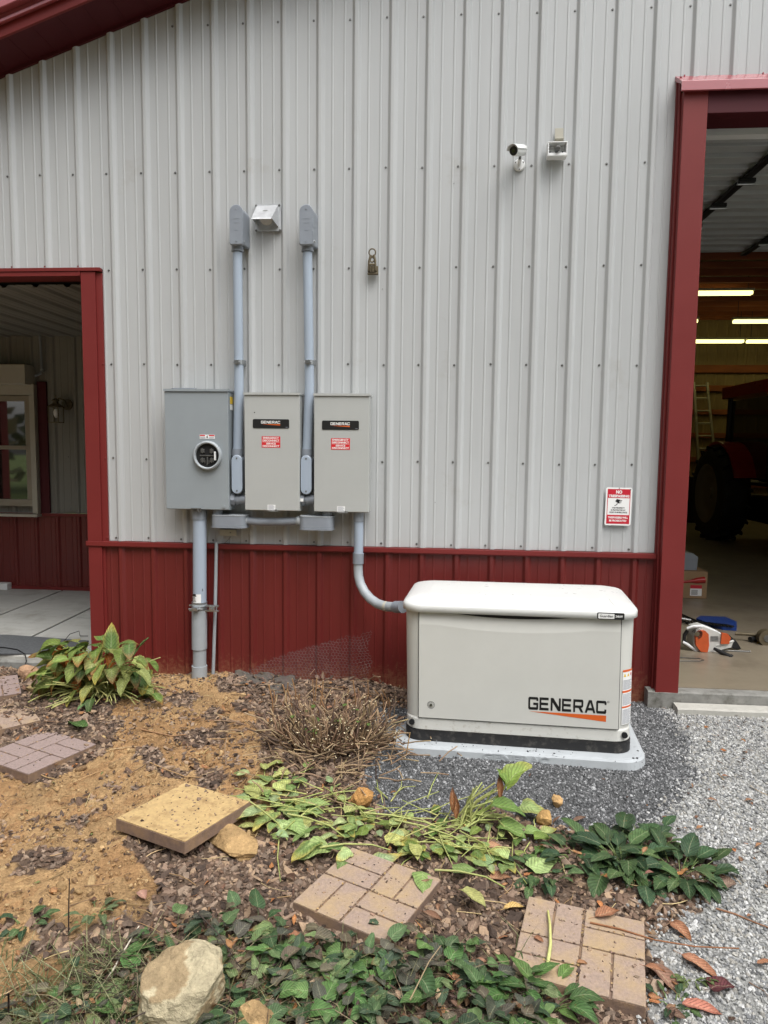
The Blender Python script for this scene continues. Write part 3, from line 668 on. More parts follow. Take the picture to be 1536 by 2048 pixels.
for lab, pxs, lg, st, lb, dot in (
    ('beige switch cabinet between the meter cabinet and its twin, small hole above the black nameplate', ((489, 786), (598.5, 1023)), (542, 847.5), (542, 884), (543, 1015), (509, 825)),
    ('beige switch cabinet farthest from the round meter, above the bent pipe to the generator', ((629, 788), (736.5, 1026)), (681, 850.5), (681, 888), (682, 1018), None)):
    t, a, b = enclosure('switch_box', lab, pxs, M['enamel'])
    t['group'] = 'beige switch cabinets'
    c = P(*lg, YB); mb = MB(); w_, h_ = .118, .029
    mb.prism(rrect(-w_, w_, -h_, h_, .008, 3), (c.x, YB, c.z), X, Z, -Yv, .0025, 0)
    wide_letters('GENERAC', (c.x-.064, YB-.003, c.z+.001), X, Z, .124, .017, mb, 1)
    wedge(mb, (c.x-.062, YB-.003, c.z-.003), X, Z, .122, .008, 2)
    mb.box((c.x+.095, YB-.0031, c.z-.023), (c.x+.11, YB-.0026, c.z-.020), 3)
    mb.build('nameplate', [M['bprint'], M['wprint'], M['orange'], M['greyprint']], t)
    c = P(*st, YB); mb = MB(); w_, h_ = .0605, .036
    mb.box((c.x-w_, YB-.001, c.z-h_), (c.x+w_, YB-.0004, c.z+h_), 0)
    for i, (s, zz_) in enumerate((('EMERGENCY', .026), ('DISCONNECT', .0095), ('SERVICE', -.0105), ('DISCONNECT', -.026))):
        fit_text(mb, s, (c.x, YB-.0014, c.z+zz_), X, Z, {'EMERGENCY': .104, 'DISCONNECT': .108, 'SERVICE': .062}[s], .0122, 1, .035)
    mb.box((c.x-w_+.003, YB-.0014, c.z-.0007), (c.x+w_-.003, YB-.001, c.z+.0007), 1)
    mb.build('disconnect_sticker', [M['redsticker'], M['wprint']], t)
    c = P(*lb, YB); mb = MB(); mb.box((c.x-.026, YB-.001, c.z-.017), (c.x+.026, YB-.0004, c.z+.018), 0)
    for k in range(6): mb.box((c.x-.021, YB-.0014, c.z-.013+k*.005), (c.x+.021-(k % 3)*.004, YB-.001, c.z-.0112+k*.005), 1)
    mb.build('data_sticker', [M['wprint'], M['greyprint']], t)
    mb = MB(); mb.tube([(c.x+.032, YB, c.z-.016), (c.x+.032, YB-.012, c.z-.016)], .007, 12); mb.box((c.x-.02, YB-.012, b.z-.004), (c.x+.045, YB, b.z+.001)); mb.build('latch', M['zinc'], t, .001)
    if dot: p = P(*dot, YB); mb = MB(); mb.tube([(p.x, YB-.0002, p.z), (p.x, YB-.0012, p.z)], .0035, 10); mb.build('plug_hole', M['black'], t)

def stadium(w_, h_, top=True, bot=True, n=10):
    r_ = w_/2; out = []
    if bot: out += [(r_*math.cos(a), -h_/2+r_+r_*math.sin(a)) for a in [math.pi+math.pi*k/n for k in range(n+1)]]
    else: out += rrect(-r_, r_, -h_/2, 0, .010, 3)[8:]
    if top: out += [(r_*math.cos(a), h_/2-r_+r_*math.sin(a)) for a in [math.pi*k/n for k in range(n+1)]]
    else: out += [(r_, h_/2), (-r_, h_/2)]
    return out
for (tx, ty), (bx, by), lab, kink in (((472, 449), (473.5, 949), 'light blue riser pipe beside the meter cabinet, left of the silver wall vent', 478),
                              ((612, 449), (612, 950), 'light blue riser pipe between the two beige boxes, right of the wall vent', 619)):
    ya = -.085
    p = P(tx, ty, -.15); q = P(bx, by, -.15)
    pt = P(tx+3, 505, ya); pm = P(kink, 770, ya); pb = P(bx+1.5, 915, ya)
    t = thing('conduit_riser', lab, 'conduit', (p.x, 0, q.z), 'pipes rising from the switch cabinets')
    mb = MB(); mb.tube([(pt.x, ya, pt.z), (pm.x, ya, pm.z), (pb.x, ya, pb.z)], .0302, 24)
    mb.build('pipe', M['pvc'], t)
    mb = MB(); ox = p.x
    hh = .235; pl = stadium(.082, hh, True, False)
    rings = []
    for y, k in ((-.002, .94), (-.02, .97), (-.135, 1.0)): rings.append([Vector((ox+a_*k+(0.012 if y > -.1 else 0), y, p.z+b_*k)) for a_, b_ in pl])
    mb.loft(rings, smooth=False); body = mb.build('conduit_body', M['pvcfit'], t, .004)
    mb = MB(); rings = [[Vector((ox+a_*k, y, p.z+b_*k)) for a_, b_ in pl] for y, k in ((-.135, 1.05), (-.145, 1.05), (-.150, 1.0))]
    mb.loft(rings, smooth=False)
    for dzz in (.095, -.1): mb.tube([(ox, -.150, p.z+dzz), (ox, -.153, p.z+dzz)], .005, 8)
    for k, (ww, zz_) in enumerate(((.04, .035), (.036, .01), (.02, -.035))):
        mb.box((ox-ww/2, -.1512, p.z+zz_), (ox+ww/2, -.150, p.z+zz_+.0015)); 
    mb.build('cover', M['pvcfit'], body)
    mb = MB(); mb.tube([(pt.x, ya, pt.z+.075), (pt.x, ya, pt.z+.01)], .037, 24); mb.tube([(pt.x, ya, pt.z+.066), (pt.x, ya, pt.z+.058)], .040, 24); mb.tube([(pt.x, ya, pt.z+.014), (pt.x, ya, pt.z+.004)], .0385, 24); mb.build('coupling', M['pvcfit'], t)
    mb = MB(); mb.tube([(pt.x, ya, pt.z+.062), (pt.x, ya, pt.z+.055)], .0415, 24); mb.tube([(pt.x+.03, ya-.03, pt.z+.058), (pt.x+.056, ya-.03, pt.z+.058)], .006, 8); mb.tube([(pt.x-.035, ya-.02, pt.z+.058), (pt.x-.048, ya-.02, pt.z+.058)], .005, 8); mb.build('hose_clamp', M['zinc'], t)
    ps = P(kink, 725, ya)
    mb = MB(); mb.tube([(ps.x, ya, ps.z-.014), (ps.x, ya, ps.z+.014)], .0325, 24); mb.box((ps.x-.02, ya-.047, ps.z-.012), (ps.x+.012, ya-.03, ps.z+.012)); mb.tube([(ps.x-.026, ya-.04, ps.z), (ps.x+.02, ya-.04, ps.z)], .005, 8)
    mb.box((ps.x-.028, -.06, ps.z-.02), (ps.x+.028, -.019, ps.z+.02)); mb.build('pipe_strap', M['zinc'], t, .001)
    mb = MB(); ox = q.x; pl = stadium(.070, .252)
    mb.loft([[Vector((ox+a_*.93, y, q.z+b_*.97)) for a_, b_ in pl] for y in (-.03, -.135)], smooth=False); body = mb.build('conduit_body', M['pvcfit'], t, .003)
    mb = MB(); mb.loft([[Vector((ox+a_*k, y, q.z+b_*k)) for a_, b_ in pl] for y, k in ((-.135, 1.0), (-.147, 1.0), (-.150, .96))], smooth=False)
    mb.build('cover', M['pvc'], body)
    for dzz in (.105, -.105): mb = MB(); mb.tube([(ox, -.149, q.z+dzz), (ox, -.1525, q.z+dzz)], .0055, 8); mb.build('cover_screw', M['steel'], body)
    mb = MB(); mb.tube([(pb.x, ya, q.z+.12), (pb.x, ya, q.z+.165)], .036, 24); mb.build('coupling', M['pvcfit'], t)
    n0 = P(bx-13, 999, -.10); n1 = P(bx+17, 1000, -.10); hz = n0.z
    mb = MB(); mb.tube([(n0.x, -.1, hz), (n1.x+.02, -.1, hz)], .030, 20); mb.tube([(n0.x+.01, -.1, hz), (n0.x+.038, -.1, hz)], .040, 8, smooth=False); mb.tube([(n0.x+.045, -.1, hz), (n0.x+.06, -.1, hz)], .034, 20); mb.build('side_nipple', M['pvcfit'], t)
    if bx > 500: mb = MB(); mb.box((n0.x+.012, -.1425, hz-.010), (n0.x+.034, -.141, hz+.010)); mb.build('size_sticker', M['wprint'], t)
# printed marks on the first riser
mb = MB(); random.seed(4)
u = P(465.5, 520, -.105); v = P(474, 752, -.105); k = 0
while k < 1:
    s = random.uniform(.003, .010); pz = u.z+(v.z-u.z)*k; px_ = P(476.5, 600, -.085).x-.0245+random.uniform(-.001, .001)
    mb.box((px_-.002, -.085-.0195, pz), (px_+.002, -.085-.0185, pz+.002)); k += s
# lower horizontal run
t = thing('conduit_link', 'pale grey pipe link with two rounded junction bodies under the beige boxes', 'conduit', (1.1, 0, 1.15))
cz = {}
for (x0, x1, y0, y1) in ((420, 491, 1031.5, 1057), (597, 665, 1034, 1061.5)):
    a = P(x0, y0, -.155); b = P(x1, y1, -.155)
    mb = MB(); mb.prism(rrect(a.x, b.x, -.155, -.03, .045, 6), (0, 0, b.z+.012), X, Yv, Z, a.z-b.z-.012, smooth=True); body = mb.build('junction_body', M['pvcfit'], t, .003)
    mb = MB(); mb.prism(rrect(a.x-.003, b.x+.003, -.158, -.027, .048, 6), (0, 0, b.z), X, Yv, Z, .011); mb.build('cover', M['pvcfit'], body, .002)
    mb = MB(); mb.prism(rrect(a.x-.002, b.x+.002, -.157, -.028, .047, 6), (0, 0, a.z), X, Yv, Z, .006); mb.build('top_flange', M['pvcold'], body, .002)
a = P(491, 1040, -.1); b = P(598, 1041, -.1)
mb = MB(); mb.tube([(a.x-.005, -.1, a.z-.003), (a.x+.1, -.1, a.z-.010), (b.x-.1, -.1, b.z-.010), (b.x+.005, -.1, b.z-.003)], .027, 20); mb.build('pipe', M['pvcfit'], t)
for p in (a, b):
    mb = MB(); mb.tube([(p.x-.018, -.1, p.z-.003), (p.x-.008, -.1, p.z-.003), (p.x+.008, -.1, p.z-.003), (p.x+.018, -.1, p.z-.003)], [.026, .033, .033, .026], 20); mb.build('coupling', M['pvcold'], t)
for px in (436, 654):
    q = P(px, 1028, -.1); mb = MB(); mb.tube([(q.x, -.1, q.z-.03), (q.x, -.1, q.z+.03)], .032, 20); mb.build('nipple', M['pvcfit'], t)
# service pipe from the ground to the meter cabinet
t0 = P(399.5, 1024, -.1); t1 = P(399.5, 1352, -.1); ya = -.1
def seg(mb, px, y0, y1, r_, mi=0):
    a = P(px, y0, ya); b = P(px, y1, ya); mb.tube([(a.x, ya, a.z), (b.x, ya, b.z)], r_, 28, mi)
t = thing('service_pipe', 'thick grey vertical pipe from the soil up to the meter cabinet', 'conduit', (t1.x, ya, t1.z))
mb = MB(); seg(mb, 399.5, 1030, 1212, .0445); mb.build('pipe', M['pvc'], t)
mb = MB(); seg(mb, 399, 1019, 1038, .050); mb.build('hub', M['pvcfit'], t)
mb = MB(); seg(mb, 398.8, 1205, 1297, .0505); mb.build('expansion_sleeve', M['pvcold'], t, .002)
mb = MB(); seg(mb, 399.3, 1290, 1345, .044); mb.build('lower_pipe', M['pvcold'], t)
mb = MB(); seg(mb, 399, 1331, 1362, .051); mb.build('ground_coupling', M['pvcold'], t, .002)
mb = MB(); a = P(399, 1205, ya); mb.tube([(a.x, ya, a.z-.003), (a.x, ya, a.z+.006)], .052, 28); c = P(399, 1214, ya)
mb.tube([(c.x, ya, c.z-.012), (c.x, ya, c.z+.012)], .0535, 28); mb.box((c.x-.03, ya-.078, c.z-.012), (c.x+.012, ya-.05, c.z+.010)); mb.tube([(c.x-.05, ya-.065, c.z), (c.x+.045, ya-.065, c.z)], .005, 8)
mb.box((c.x-.065, ya-.02, c.z+.008), (c.x+.135, ya+.0, c.z+.018)); mb.box((c.x-.065, ya-.02, c.z-.026), (c.x+.135, ya+.0, c.z-.016)); mb.box((c.x+.075, ya-.035, c.z-.02), (c.x+.115, ya-.0, c.z+.014)); mb.tube([(c.x+.095, ya-.05, c.z-.004), (c.x+.095, ya-.03, c.z-.004)], .008, 6)
mb.build('strut_clamp', M['zinc'], t, .001)
def cylpatch(mb, cx, cy, r_, z0, z1, a0, a1, mi=0, n=10):
    vs = [(cx+r_*math.cos(R(a0+(a1-a0)*k/n)), cy+r_*math.sin(R(a0+(a1-a0)*k/n)), z) for z in (z0, z1) for k in range(n+1)]
    mb.add(vs, [(k, k+1, n+2+k, n+1+k) for k in range(n)], mi, True)
c0 = P(399.5, 1203, ya); c1 = P(399.5, 1186, ya); mb = MB(); cylpatch(mb, c0.x, ya, .0455, c0.z, c1.z, 188, 300)
for k in range(6):
    zz_ = c0.z+(c1.z-c0.z)*(.12+.15*k); cylpatch(mb, c0.x, ya, .0460, zz_, zz_+.0035 if k < 4 else zz_+.008, 200+random.uniform(0, 15), 285-random.uniform(0, 40), 1)
mb.build('paper_tag', [M['wprint'], M['bprint']], t)
mb = MB(); random.seed(3); z_ = c1.z+.02
while z_ < c1.z+.45:
    hgt_ = random.uniform(.004, .009)
    if random.random() < .8: cylpatch(mb, c0.x, ya, .0452, z_, z_+hgt_, 308, 318+random.uniform(0, 5), 0, 3)
    z_ += hgt_+.004
mb.build('printing', M['bprint'], t)
# thin ground-wire pipe
a = P(433, 1084, -.05); b = P(426, 1358, -.05); mb = MB(); mb.tube([(a.x, -.05, a.z), ((a.x+b.x)/2+.003, -.05, (a.z+b.z)/2), (b.x, -.05, b.z)], .0115, 12)
o = mb.build('ground_wire_pipe', M['pvcold'], None, org=b); tag(o, 'thin pale pipe leaning beside the thick service pipe on the red wainscot', 'conduit')
a = P(441, 1058.5, -.03); b = P(473.5, 1071.5, -.03)
t = thing('surge_box', 'small flat beige box on the siding under the left junction body', 'box', (a.x, 0, b.z))
mb = MB(); mb.box((a.x, -.045, b.z), (b.x, -.019, a.z)); mb.build('lid', M['offwhite'], t, .003); mb = MB(); q = P(461, 1065, -.045); mb.tube([(q.x, -.045, q.z), (q.x, -.048, q.z)], .005, 8); mb.build('screw', M['steel'], t)
q0, q1 = P(462, 1073, -.03), P(440, 1090, -.03); mb = MB(); mb.tube([q0, (q0+q1)/2+Vector((0, 0, -.012)), q1], .0015, 6); mb.build('wire', M['steel'], t)
# curved pipe to the generator
t = thing('generator_conduit', 'pale grey pipe dropping from the last box and bending into the generator', 'conduit', (1.7, 0, .66))
pts = [P(717.5, 1026, -.1), P(717.5, 1066, -.1), P(717, 1110, -.1)]
mb = MB(); mb.tube(pts, .0305, 24); mb.build('pipe', M['pvc'], t)
mb = MB(); a = P(717.5, 1024, -.1); b = P(717.5, 1043, -.1); mb.tube([a, b], .034, 24); mb.build('hub', M['pvcfit'], t)
mb = MB(); a = P(716.8, 1106, -.1); b = P(716.3, 1127, -.1); mb.tube([a, b], .036, 24); mb.build('coupling', M['pvcfit'], t, .002)
cp = [(716.5, 1120, -.1), (716.3, 1138, -.1), (717, 1152, -.105), (721, 1168, -.12), (729, 1184, -.145), (741, 1198, -.18), (755, 1207.5, -.22), (770, 1212.5, -.27), (785, 1214, -.32), (800, 1214, -.36)]
mb = MB(); mb.tube([P(*c_) for c_ in cp], .0305, 24); mb.build('elbow', M['pvcold'], t)
mb = MB(); mb.tube([P(791, 1214, -.34), P(806, 1214, -.40)], .037, 24); mb.build('connector', M['pvcfit'], t)
mb = MB(); a = P(768, 1211, -.32); 
for k in range(3): mb.tube([P(770+k*1.5, 1212+.5*k, -.275-k*.004), P(772+k*1.5, 1212.6+.5*k, -.28-k*.004)], .0312, 24)
mb.build('size_sticker', M['offwhite'], t)
# wall vent
a = P(510, 409, -.02); b = P(562, 462, -.02)
t = thing('wall_vent', 'small crumpled silver vent hood on the siding between the two riser pipes', 'vent', (a.x, 0, b.z))
mb = MB(); mb.prism(rrect(a.x, b.x, b.z, a.z, .008, 2), (0, -.022, 0), X, Z, Yv, .016); mb.build('flange', M['alu'], t, .002)
def hoodv(x0, x1): return
cx = (a.x+b.x)/2-.0; h1 = a.z-.008; mb = MB()
A = [Vector((a.x+.014, -.022, h1)), Vector((b.x-.020, -.022, h1))]; L_ = [Vector((a.x+.004, -.115, h1-.105)), Vector((b.x-.042, -.115, h1-.105))]; Bk = [Vector((a.x+.022, -.022, h1-.135)), Vector((b.x-.018, -.022, h1-.135))]
mb.add(A+L_, [(0, 1, 3, 2)]); mb.add([A[1], L_[1], Bk[1]], [(0, 1, 2)]); mb.add([A[0], L_[0], Bk[0]], [(0, 2, 1)])
ol = L_[0]+Vector((-.004, -.004, -.008)); orr = L_[1]+Vector((.004, -.004, -.008)); mb.add([L_[0], L_[1], orr, ol], [(0, 1, 2, 3)])
o = mb.build('hood', M['alu'], t); md = o.modifiers.new('th', 'SOLIDIFY'); md.thickness = .003
mb = MB(); mb.tube([((a.x+b.x)/2-.005, -.024, h1-.075), ((a.x+b.x)/2-.005, -.05, h1-.085)], .045, 24); mb.build('duct', M['alu'], t)
mb = MB()
for qx, qz in ((a.x+.008, a.z-.008), (b.x-.01, a.z-.008), (a.x+.008, b.z+.004), (b.x-.006, b.z+.004)): screw(mb, (qx, -.022, qz), -Yv, r=.005)
mb.build('screw', M['steel'], t)
# security camera
c = P(1038.5, 330.5, -.008)
t = thing('security_camera', 'white bullet security camera on a round bracket, aimed down to the left', 'camera', (c.x, 0, c.z))
mb = MB(); mb.loft([[Vector((c.x+q[0], -y, c.z+q[1])) for q in circle(r_, 28)] for r_, y in ((.036, .004), (.036, .012), (.030, .018))], smooth=False); 
for an in (90, 210, 330): mb.tube([(c.x+.028*math.cos(R(an+60)), -.016, c.z+.028*math.sin(R(an+60))), (c.x+.028*math.cos(R(an+60)), -.020, c.z+.028*math.sin(R(an+60)))], .0035, 8, 1)
mb.build('wall_plate', [M['white'], M['dark']], t)
j = P(1040, 315, -.07); mb = MB(); mb.tube([(c.x, -.015, c.z+.0), (j.x, -.065, j.z-.006)], [.011, .011], 14); mb.tube([(j.x, -.065, j.z-.008), (j.x, -.068, j.z+.012)], .0075, 12, 1); mb.box((j.x-.022, -.075, j.z+.010), (j.x-.004, -.069, j.z+.02)); mb.build('arm', [M['white'], M['steel']], t)
bk = P(1045, 302, -.06); ax = Vector((-.50, -.80, -.30)).normalized(); fr_ = bk+ax*.125
mb = MB(); mb.tube([bk-ax*.006, bk, fr_-ax*.01, fr_], [.022, .030, .030, .028], 28); body = mb.build('body', M['white'], t)
mb = MB(); mb.tube([fr_, fr_+ax*.0015], .026, 28); mb.tube([fr_+ax*.0015, fr_+ax*.004], .011, 20, 1)
mb.build('lens', [M['dark'], M['dglass']], t)
sdv = ax.cross(Z).normalized(); upv = sdv.cross(ax).normalized(); mb = MB(); rg = []
for k in range(13):
    an = R(10+160*k/12); d_ = sdv*math.cos(an)+upv*math.sin(an); rg.append([bk+ax*.0+d_*.034, bk+ax*.145+d_*.036, bk+ax*.145+d_*.038, bk+d_*.036])
mb.loft(rg, smooth=True); mb.build('sun_shield', M['white'], t)
# sensor light housing
a = P(1096.5, 283, -.09); b = P(1134.5, 311, -.09)
t = thing('light_housing', 'open white junction housing with a bare grey socket under a beige bracket', 'light', (a.x, 0, b.z))
p0, p1 = P(1110, 257, -.022), P(1126, 283, -.022)
mb = MB(); mb.box((p0.x, -.026, p1.z-.02), (p1.x, -.019, p0.z)); mb.box((p0.x+.002, -.05, p1.z+.008), (p1.x+.002, -.024, p1.z+.016)); mb.build('bracket', M['offwhite'], t, .001)
mb = MB(); w_ = .006
mb.box((a.x, -.09, a.z-w_), (b.x, -.02, a.z)); mb.box((a.x, -.09, b.z), (a.x+w_, -.02, a.z-w_-.0003)); mb.box((b.x-w_, -.09, b.z), (b.x, -.02, a.z-w_-.0003)); mb.box((a.x+w_+.0003, -.09, b.z), (b.x-w_-.0003, -.02, b.z+.018)); mb.box((a.x+w_+.0003, -.035, b.z+.0183), (b.x-w_-.0003, -.02, a.z-w_-.0003))
mb.build('housing', M['white'], t, .002)
cx, cz_ = (a.x+b.x)/2, (a.z+b.z)/2
mb = MB(); mb.tube([(cx, -.035, cz_+.008), (cx, -.07, cz_+.008), (cx, -.10, cz_-.004), (cx, -.112, cz_-.008)], [.012, .017, .017, .010], 16); mb.build('lamp_socket', M['steel'], t)
mb = MB(); mb.tube([(a.x+.02, -.035, cz_), (a.x+.02, -.038, cz_)], .005, 8); mb.tube([(b.x-.02, -.035, cz_), (b.x-.02, -.038, cz_)], .005, 8); mb.build('screw', M['dark'], t)
# wall hook
c = P(745, 541, -.02)
t = thing('wall_hook', 'small weathered bronze cable clamp on the siding right of the riser pipes', 'hook', (c.x, 0, c.z))
a = P(735.5, 550, -.03); b = P(756.5, 532, -.03)
mb = MB(); mb.box((a.x, -.034, a.z), (b.x, -.020, b.z)); mb.box((a.x-.001, -.044, a.z), (b.x+.001, -.034, a.z+.012)); mb.build('base_plate', M['bronze'], t, .003)
mb = MB()
for sx in (-1, 1): mb.tube([(c.x+sx*.022, -.045, c.z-.008), (c.x+sx*.020, -.05, c.z+.05), (c.x+sx*.010, -.045, c.z+.09)], .007, 8)
for k in (-1, 0, 1): mb.tube([(c.x+k*.010, -.05, c.z-.018), (c.x+k*.010, -.05, c.z+.03)], .004, 8)
mb.tube([(c.x-.02, -.05, c.z+.03), (c.x+.02, -.05, c.z+.03)], .007, 8); mb.build('jaw', M['bronze'], t)
for nm, dz_, rr in (('ring', .105, .021), ('ring', .06, .013)):
    mb = MB(); mb.tube([(c.x+rr*math.cos(an), -.045, c.z+dz_+rr*1.1*math.sin(an)) for an in [2*math.pi*k/20 for k in range(21)]], .0045, 8); mb.build(nm, M['bronze'], t)
# warning sign
q = [P(1212.5, 974.5, -.024), P(1265, 975.5, -.024), P(1262, 1051.5, -.024), P(1207.5, 1050, -.024)]
c = (q[0]+q[1]+q[2]+q[3])/4; U = (q[1]-q[0]+q[2]-q[3]).normalized(); V = Vector((-U.z, 0, U.x)) if U.x > 0 else Z
V = ((q[0]-q[3])+(q[1]-q[2])).normalized(); w_ = (q[1]-q[0]).length/2; h_ = (q[0]-q[3]).length/2
t = thing('warning_sign', 'red and white NO TRESPASSING metal sign with a camera picture near the garage opening', 'sign', c)
mb = MB(); mb.prism(rrect(-w_, w_, -h_, h_, .012, 4), c, U, V, -Yv, .0015, 0); mb.build('plate', M['wprint'], t)
c = c-Yv*.0018; mb = MB(); iw, ih = w_-.010, h_-.010
def srect(x0, x1, y0, y1, mi, off=.0003): mb.add([c+U*a_+V*b_-Yv*off for a_, b_ in ((x0, y0), (x1, y0), (x1, y1), (x0, y1))], [(0, 1, 2, 3)], mi)
srect(-iw, iw, .054, ih, 0); srect(-iw, iw, -ih, -.054, 0); srect(-iw, -iw+.004, -.054, .054, 0); srect(iw-.004, iw, -.054, .054, 0)
o_ = c-Yv*.0006
fit_text(mb, 'NO', o_+V*.093, U, V, .038, .022, 1, .05); fit_text(mb, 'TRESPASSING', o_+V*.067, U, V, .130, .0165, 1, .05)
for i, (s, ww) in enumerate((('THIS PROPERTY', .080), ('IS PROTECTED BY', .092), ('VIDEO SURVEILLANCE', .112))): fit_text(mb, s, o_-V*(.009+.0145*i), U, V, ww, .0092, 2, .03)
fit_text(mb, 'TRESPASSERS WILL', o_-V*.071, U, V, .125, .0125, 1, .04); fit_text(mb, 'BE PROSECUTED', o_-V*.091, U, V, .108, .0125, 1, .04)
mb.add([o_+U*a_+V*b_ for a_, b_ in ((-.022, .034), (-.012, .048), (.022, .040), (.016, .022), (-.002, .020))], [(0, 1, 2, 3, 4)], 2)
mb.add([o_-Yv*.0003+U*a_+V*b_ for a_, b_ in circle(.008, 14, .013, .030)], [tuple(range(14))], 1)
mb.add([o_-Yv*.0006+U*a_+V*b_ for a_, b_ in circle(.004, 10, .013, .030)], [tuple(range(10))], 2)
mb.add([o_+U*a_+V*b_ for a_, b_ in ((-.010, .020), (-.004, .021), (-.010, .010), (-.024, .003), (-.026, .007), (-.014, .012))], [(0, 1, 2, 3, 4, 5)], 2)
mb.build('printing', [M['signred'], M['wprint'], M['bprint']], t)
mb = MB(); mb.tube([c+U*(w_-.012)+V*(h_-.012), c+U*(w_-.012)+V*(h_-.012)-Yv*.002], .004, 8); mb.tube([c+V*(h_-.004), c+V*(h_-.004)-Yv*.002], .003, 8); mb.build('screw', M['dark'], t)
# porch lantern
L_ = P(113, 824, PB-.12)
t = thing('wall_lantern', 'weathered coach lantern with clear panes on the porch back wall', 'lantern', (L_.x, PB, L_.z))
mb = MB(); mb.prism(circle(.055, 20), (L_.x+.055, PB-.004, L_.z+.08), X, Z, -Yv, .018); mb.build('back_plate', M['bronze'], t, .002)
mb = MB(); mb.tube([(L_.x+.055, PB-.02, L_.z+.06), (L_.x+.06, PB-.07, L_.z+.12), (L_.x+.03, PB-.12, L_.z+.135), (L_.x-.0, PB-.13, L_.z+.10)], .009, 10); mb.build('arm', M['bronze'], t)
mb = MB(); mb.loft([[Vector((L_.x+a_*k, PB-.13+b_*k, L_.z+h)) for a_, b_ in ((-1, -1), (1, -1), (1, 1), (-1, 1))] for k, h in ((.058, .045), (.055, .055), (.022, .085), (.018, .105), (.03, .112), (.006, .135), (.004, .165))], smooth=False); mb.build('cap', M['bronze'], t)
mb = MB()
for sx in (-1, 1):
    for sy in (-1, 1): mb.box((L_.x+sx*.05-.004, PB-.13+sy*.05-.004, L_.z-.10), (L_.x+sx*.05+.004, PB-.13+sy*.05+.004, L_.z+.045))
mb.box((L_.x-.054, PB-.184, L_.z-.108), (L_.x+.054, PB-.076, L_.z-.10)); mb.build('frame', M['bronze'], t)
mb = MB(); mb.tube([(L_.x, PB-.13, L_.z-.06), (L_.x, PB-.13, L_.z-.03), (L_.x, PB-.13, L_.z+.0), (L_.x, PB-.13, L_.z+.03)], [.008, .022, .026, .012], 14); mb.build('bulb', M['white'], t)
a = P(81, 672, PB-.04); b = P(84, 742, PB-.04)
t = thing('shutter_conduit', 'thin grey pipe from the porch ceiling to the shutter box', 'conduit', (a.x, PB, b.z))
mb = MB(); mb.tube([(a.x, PB-.05, PC), (a.x+.01, PB-.05, b.z+.01), (a.x+.005, PB-.07, b.z-.03), (a.x-.05, PB-.08, b.z-.05)], .012, 10); mb.build('pipe', M['pvcfit'], t)
mb = MB(); mb.tube([(a.x+.01, PB-.05, b.z+.02), (a.x+.01, PB-.05, b.z-.012)], .018, 10); mb.build('fitting', M['zinc'], t)
# door mat and cable
mb = MB(); zz = PF+.002; q = [G(-40, 1310, zz), G(135, 1309, zz), G(165, 1284, zz), G(10, 1271, zz)]
pl = [(v_.x, v_.y) for v_ in (G(-60, 1309, zz), G(130, 1309, zz), G(178, 1283, zz), G(70, 1275, zz), G(14, 1271, zz), G(-60, 1272, zz))]
mb.prism(pl, (0, 0, PF+.001), X, Yv, Z, .009); o = mb.build('door_mat', M['mat'], None, .003); tag(o, 'flat charcoal ribbed rubber mat lying along the porch edge', 'mat')
mb = MB(); q = [G(-30, 1293, PF+.016), G(10, 1295, PF+.016), G(35, 1299, PF+.016), G(50, 1308, PF+.012), P(53, 1322, .06), P(48, 1336, .04), P(34, 1352, .02)]
mb.tube(q, .004, 8); o = mb.build('cable', M['black'], None); tag(o, 'thin black cable draped over the porch edge', 'cable')
mb = MB(); q = [G(128, 1282, PF+.01), G(140, 1268, PF+.03), P(158, 1262, .5), G(160, 1272, PF+.01), G(176, 1272, PF+.01)]
mb.tube(q, .003, 6); o = mb.build('cable', M['black'], None); tag(o, 'short looped wire on the porch slabs behind the green plant', 'cable')
a = G(-4, 1180, PF); mb = MB(); mb.box((a.x-.12, a.y, PF+.001), (a.x+.10, a.y+.08, PF+.07)); o = mb.build('white_box', M['white'], None, .006, org=(a.x, a.y, PF)); tag(o, 'small white block at the left picture edge below the porch window', 'box')
# ------------------------------------------------------------------ generator
gen = thing('generator', 'cream standby generator with white lid and black base on a grey pad', 'generator', local=True)
def rr3(x0, x1, y0, y1, r_, z, n=8): return [Vector((a, b, z)) for a, b in rrect(x0, x1, y0, y1, r_, n)]
mb = MB(); mb.loft([rr3(-.604, .604, .004, .632, .09, z) for z in (0, .058)], smooth=False); mb.build('base_band', M['dark_dusty'], gen, .003)
mb = MB(); mb.loft([rr3(-.601+k, .601-k, .006+k, .63-k, .095, z) for z, k in ((.059, .004), (.064, 0), (.118, .002), (.131, .008))], smooth=False); mb.build('skirt', M['cream_dusty'], gen)
mb = MB()
for sx, zz in ((-1, .098), (1, .098)): mb.prism(circle(.0155, 20), (sx*.562, .0155 if 0 else .0195, zz), X, Z, -Yv, .012)
mb.build('lift_hole', M['black'], gen)
mb = MB(); mb.loft([rr3(-.598-k, .598+k, .012, .626, .10, z) for z, k in ((.128, 0), (.724, .008))], smooth=True); mb.build('shell', M['cream'], gen)
mb = MB(); mb.box((-.526, .0085, .130), (-.522, .013, .724)); mb.box((.526, .0085, .130), (.530, .013, .724)); mb.box((-.526, .0085, .1265), (.530, .013, .131)); mb.build('door_gap', M['black'], gen)
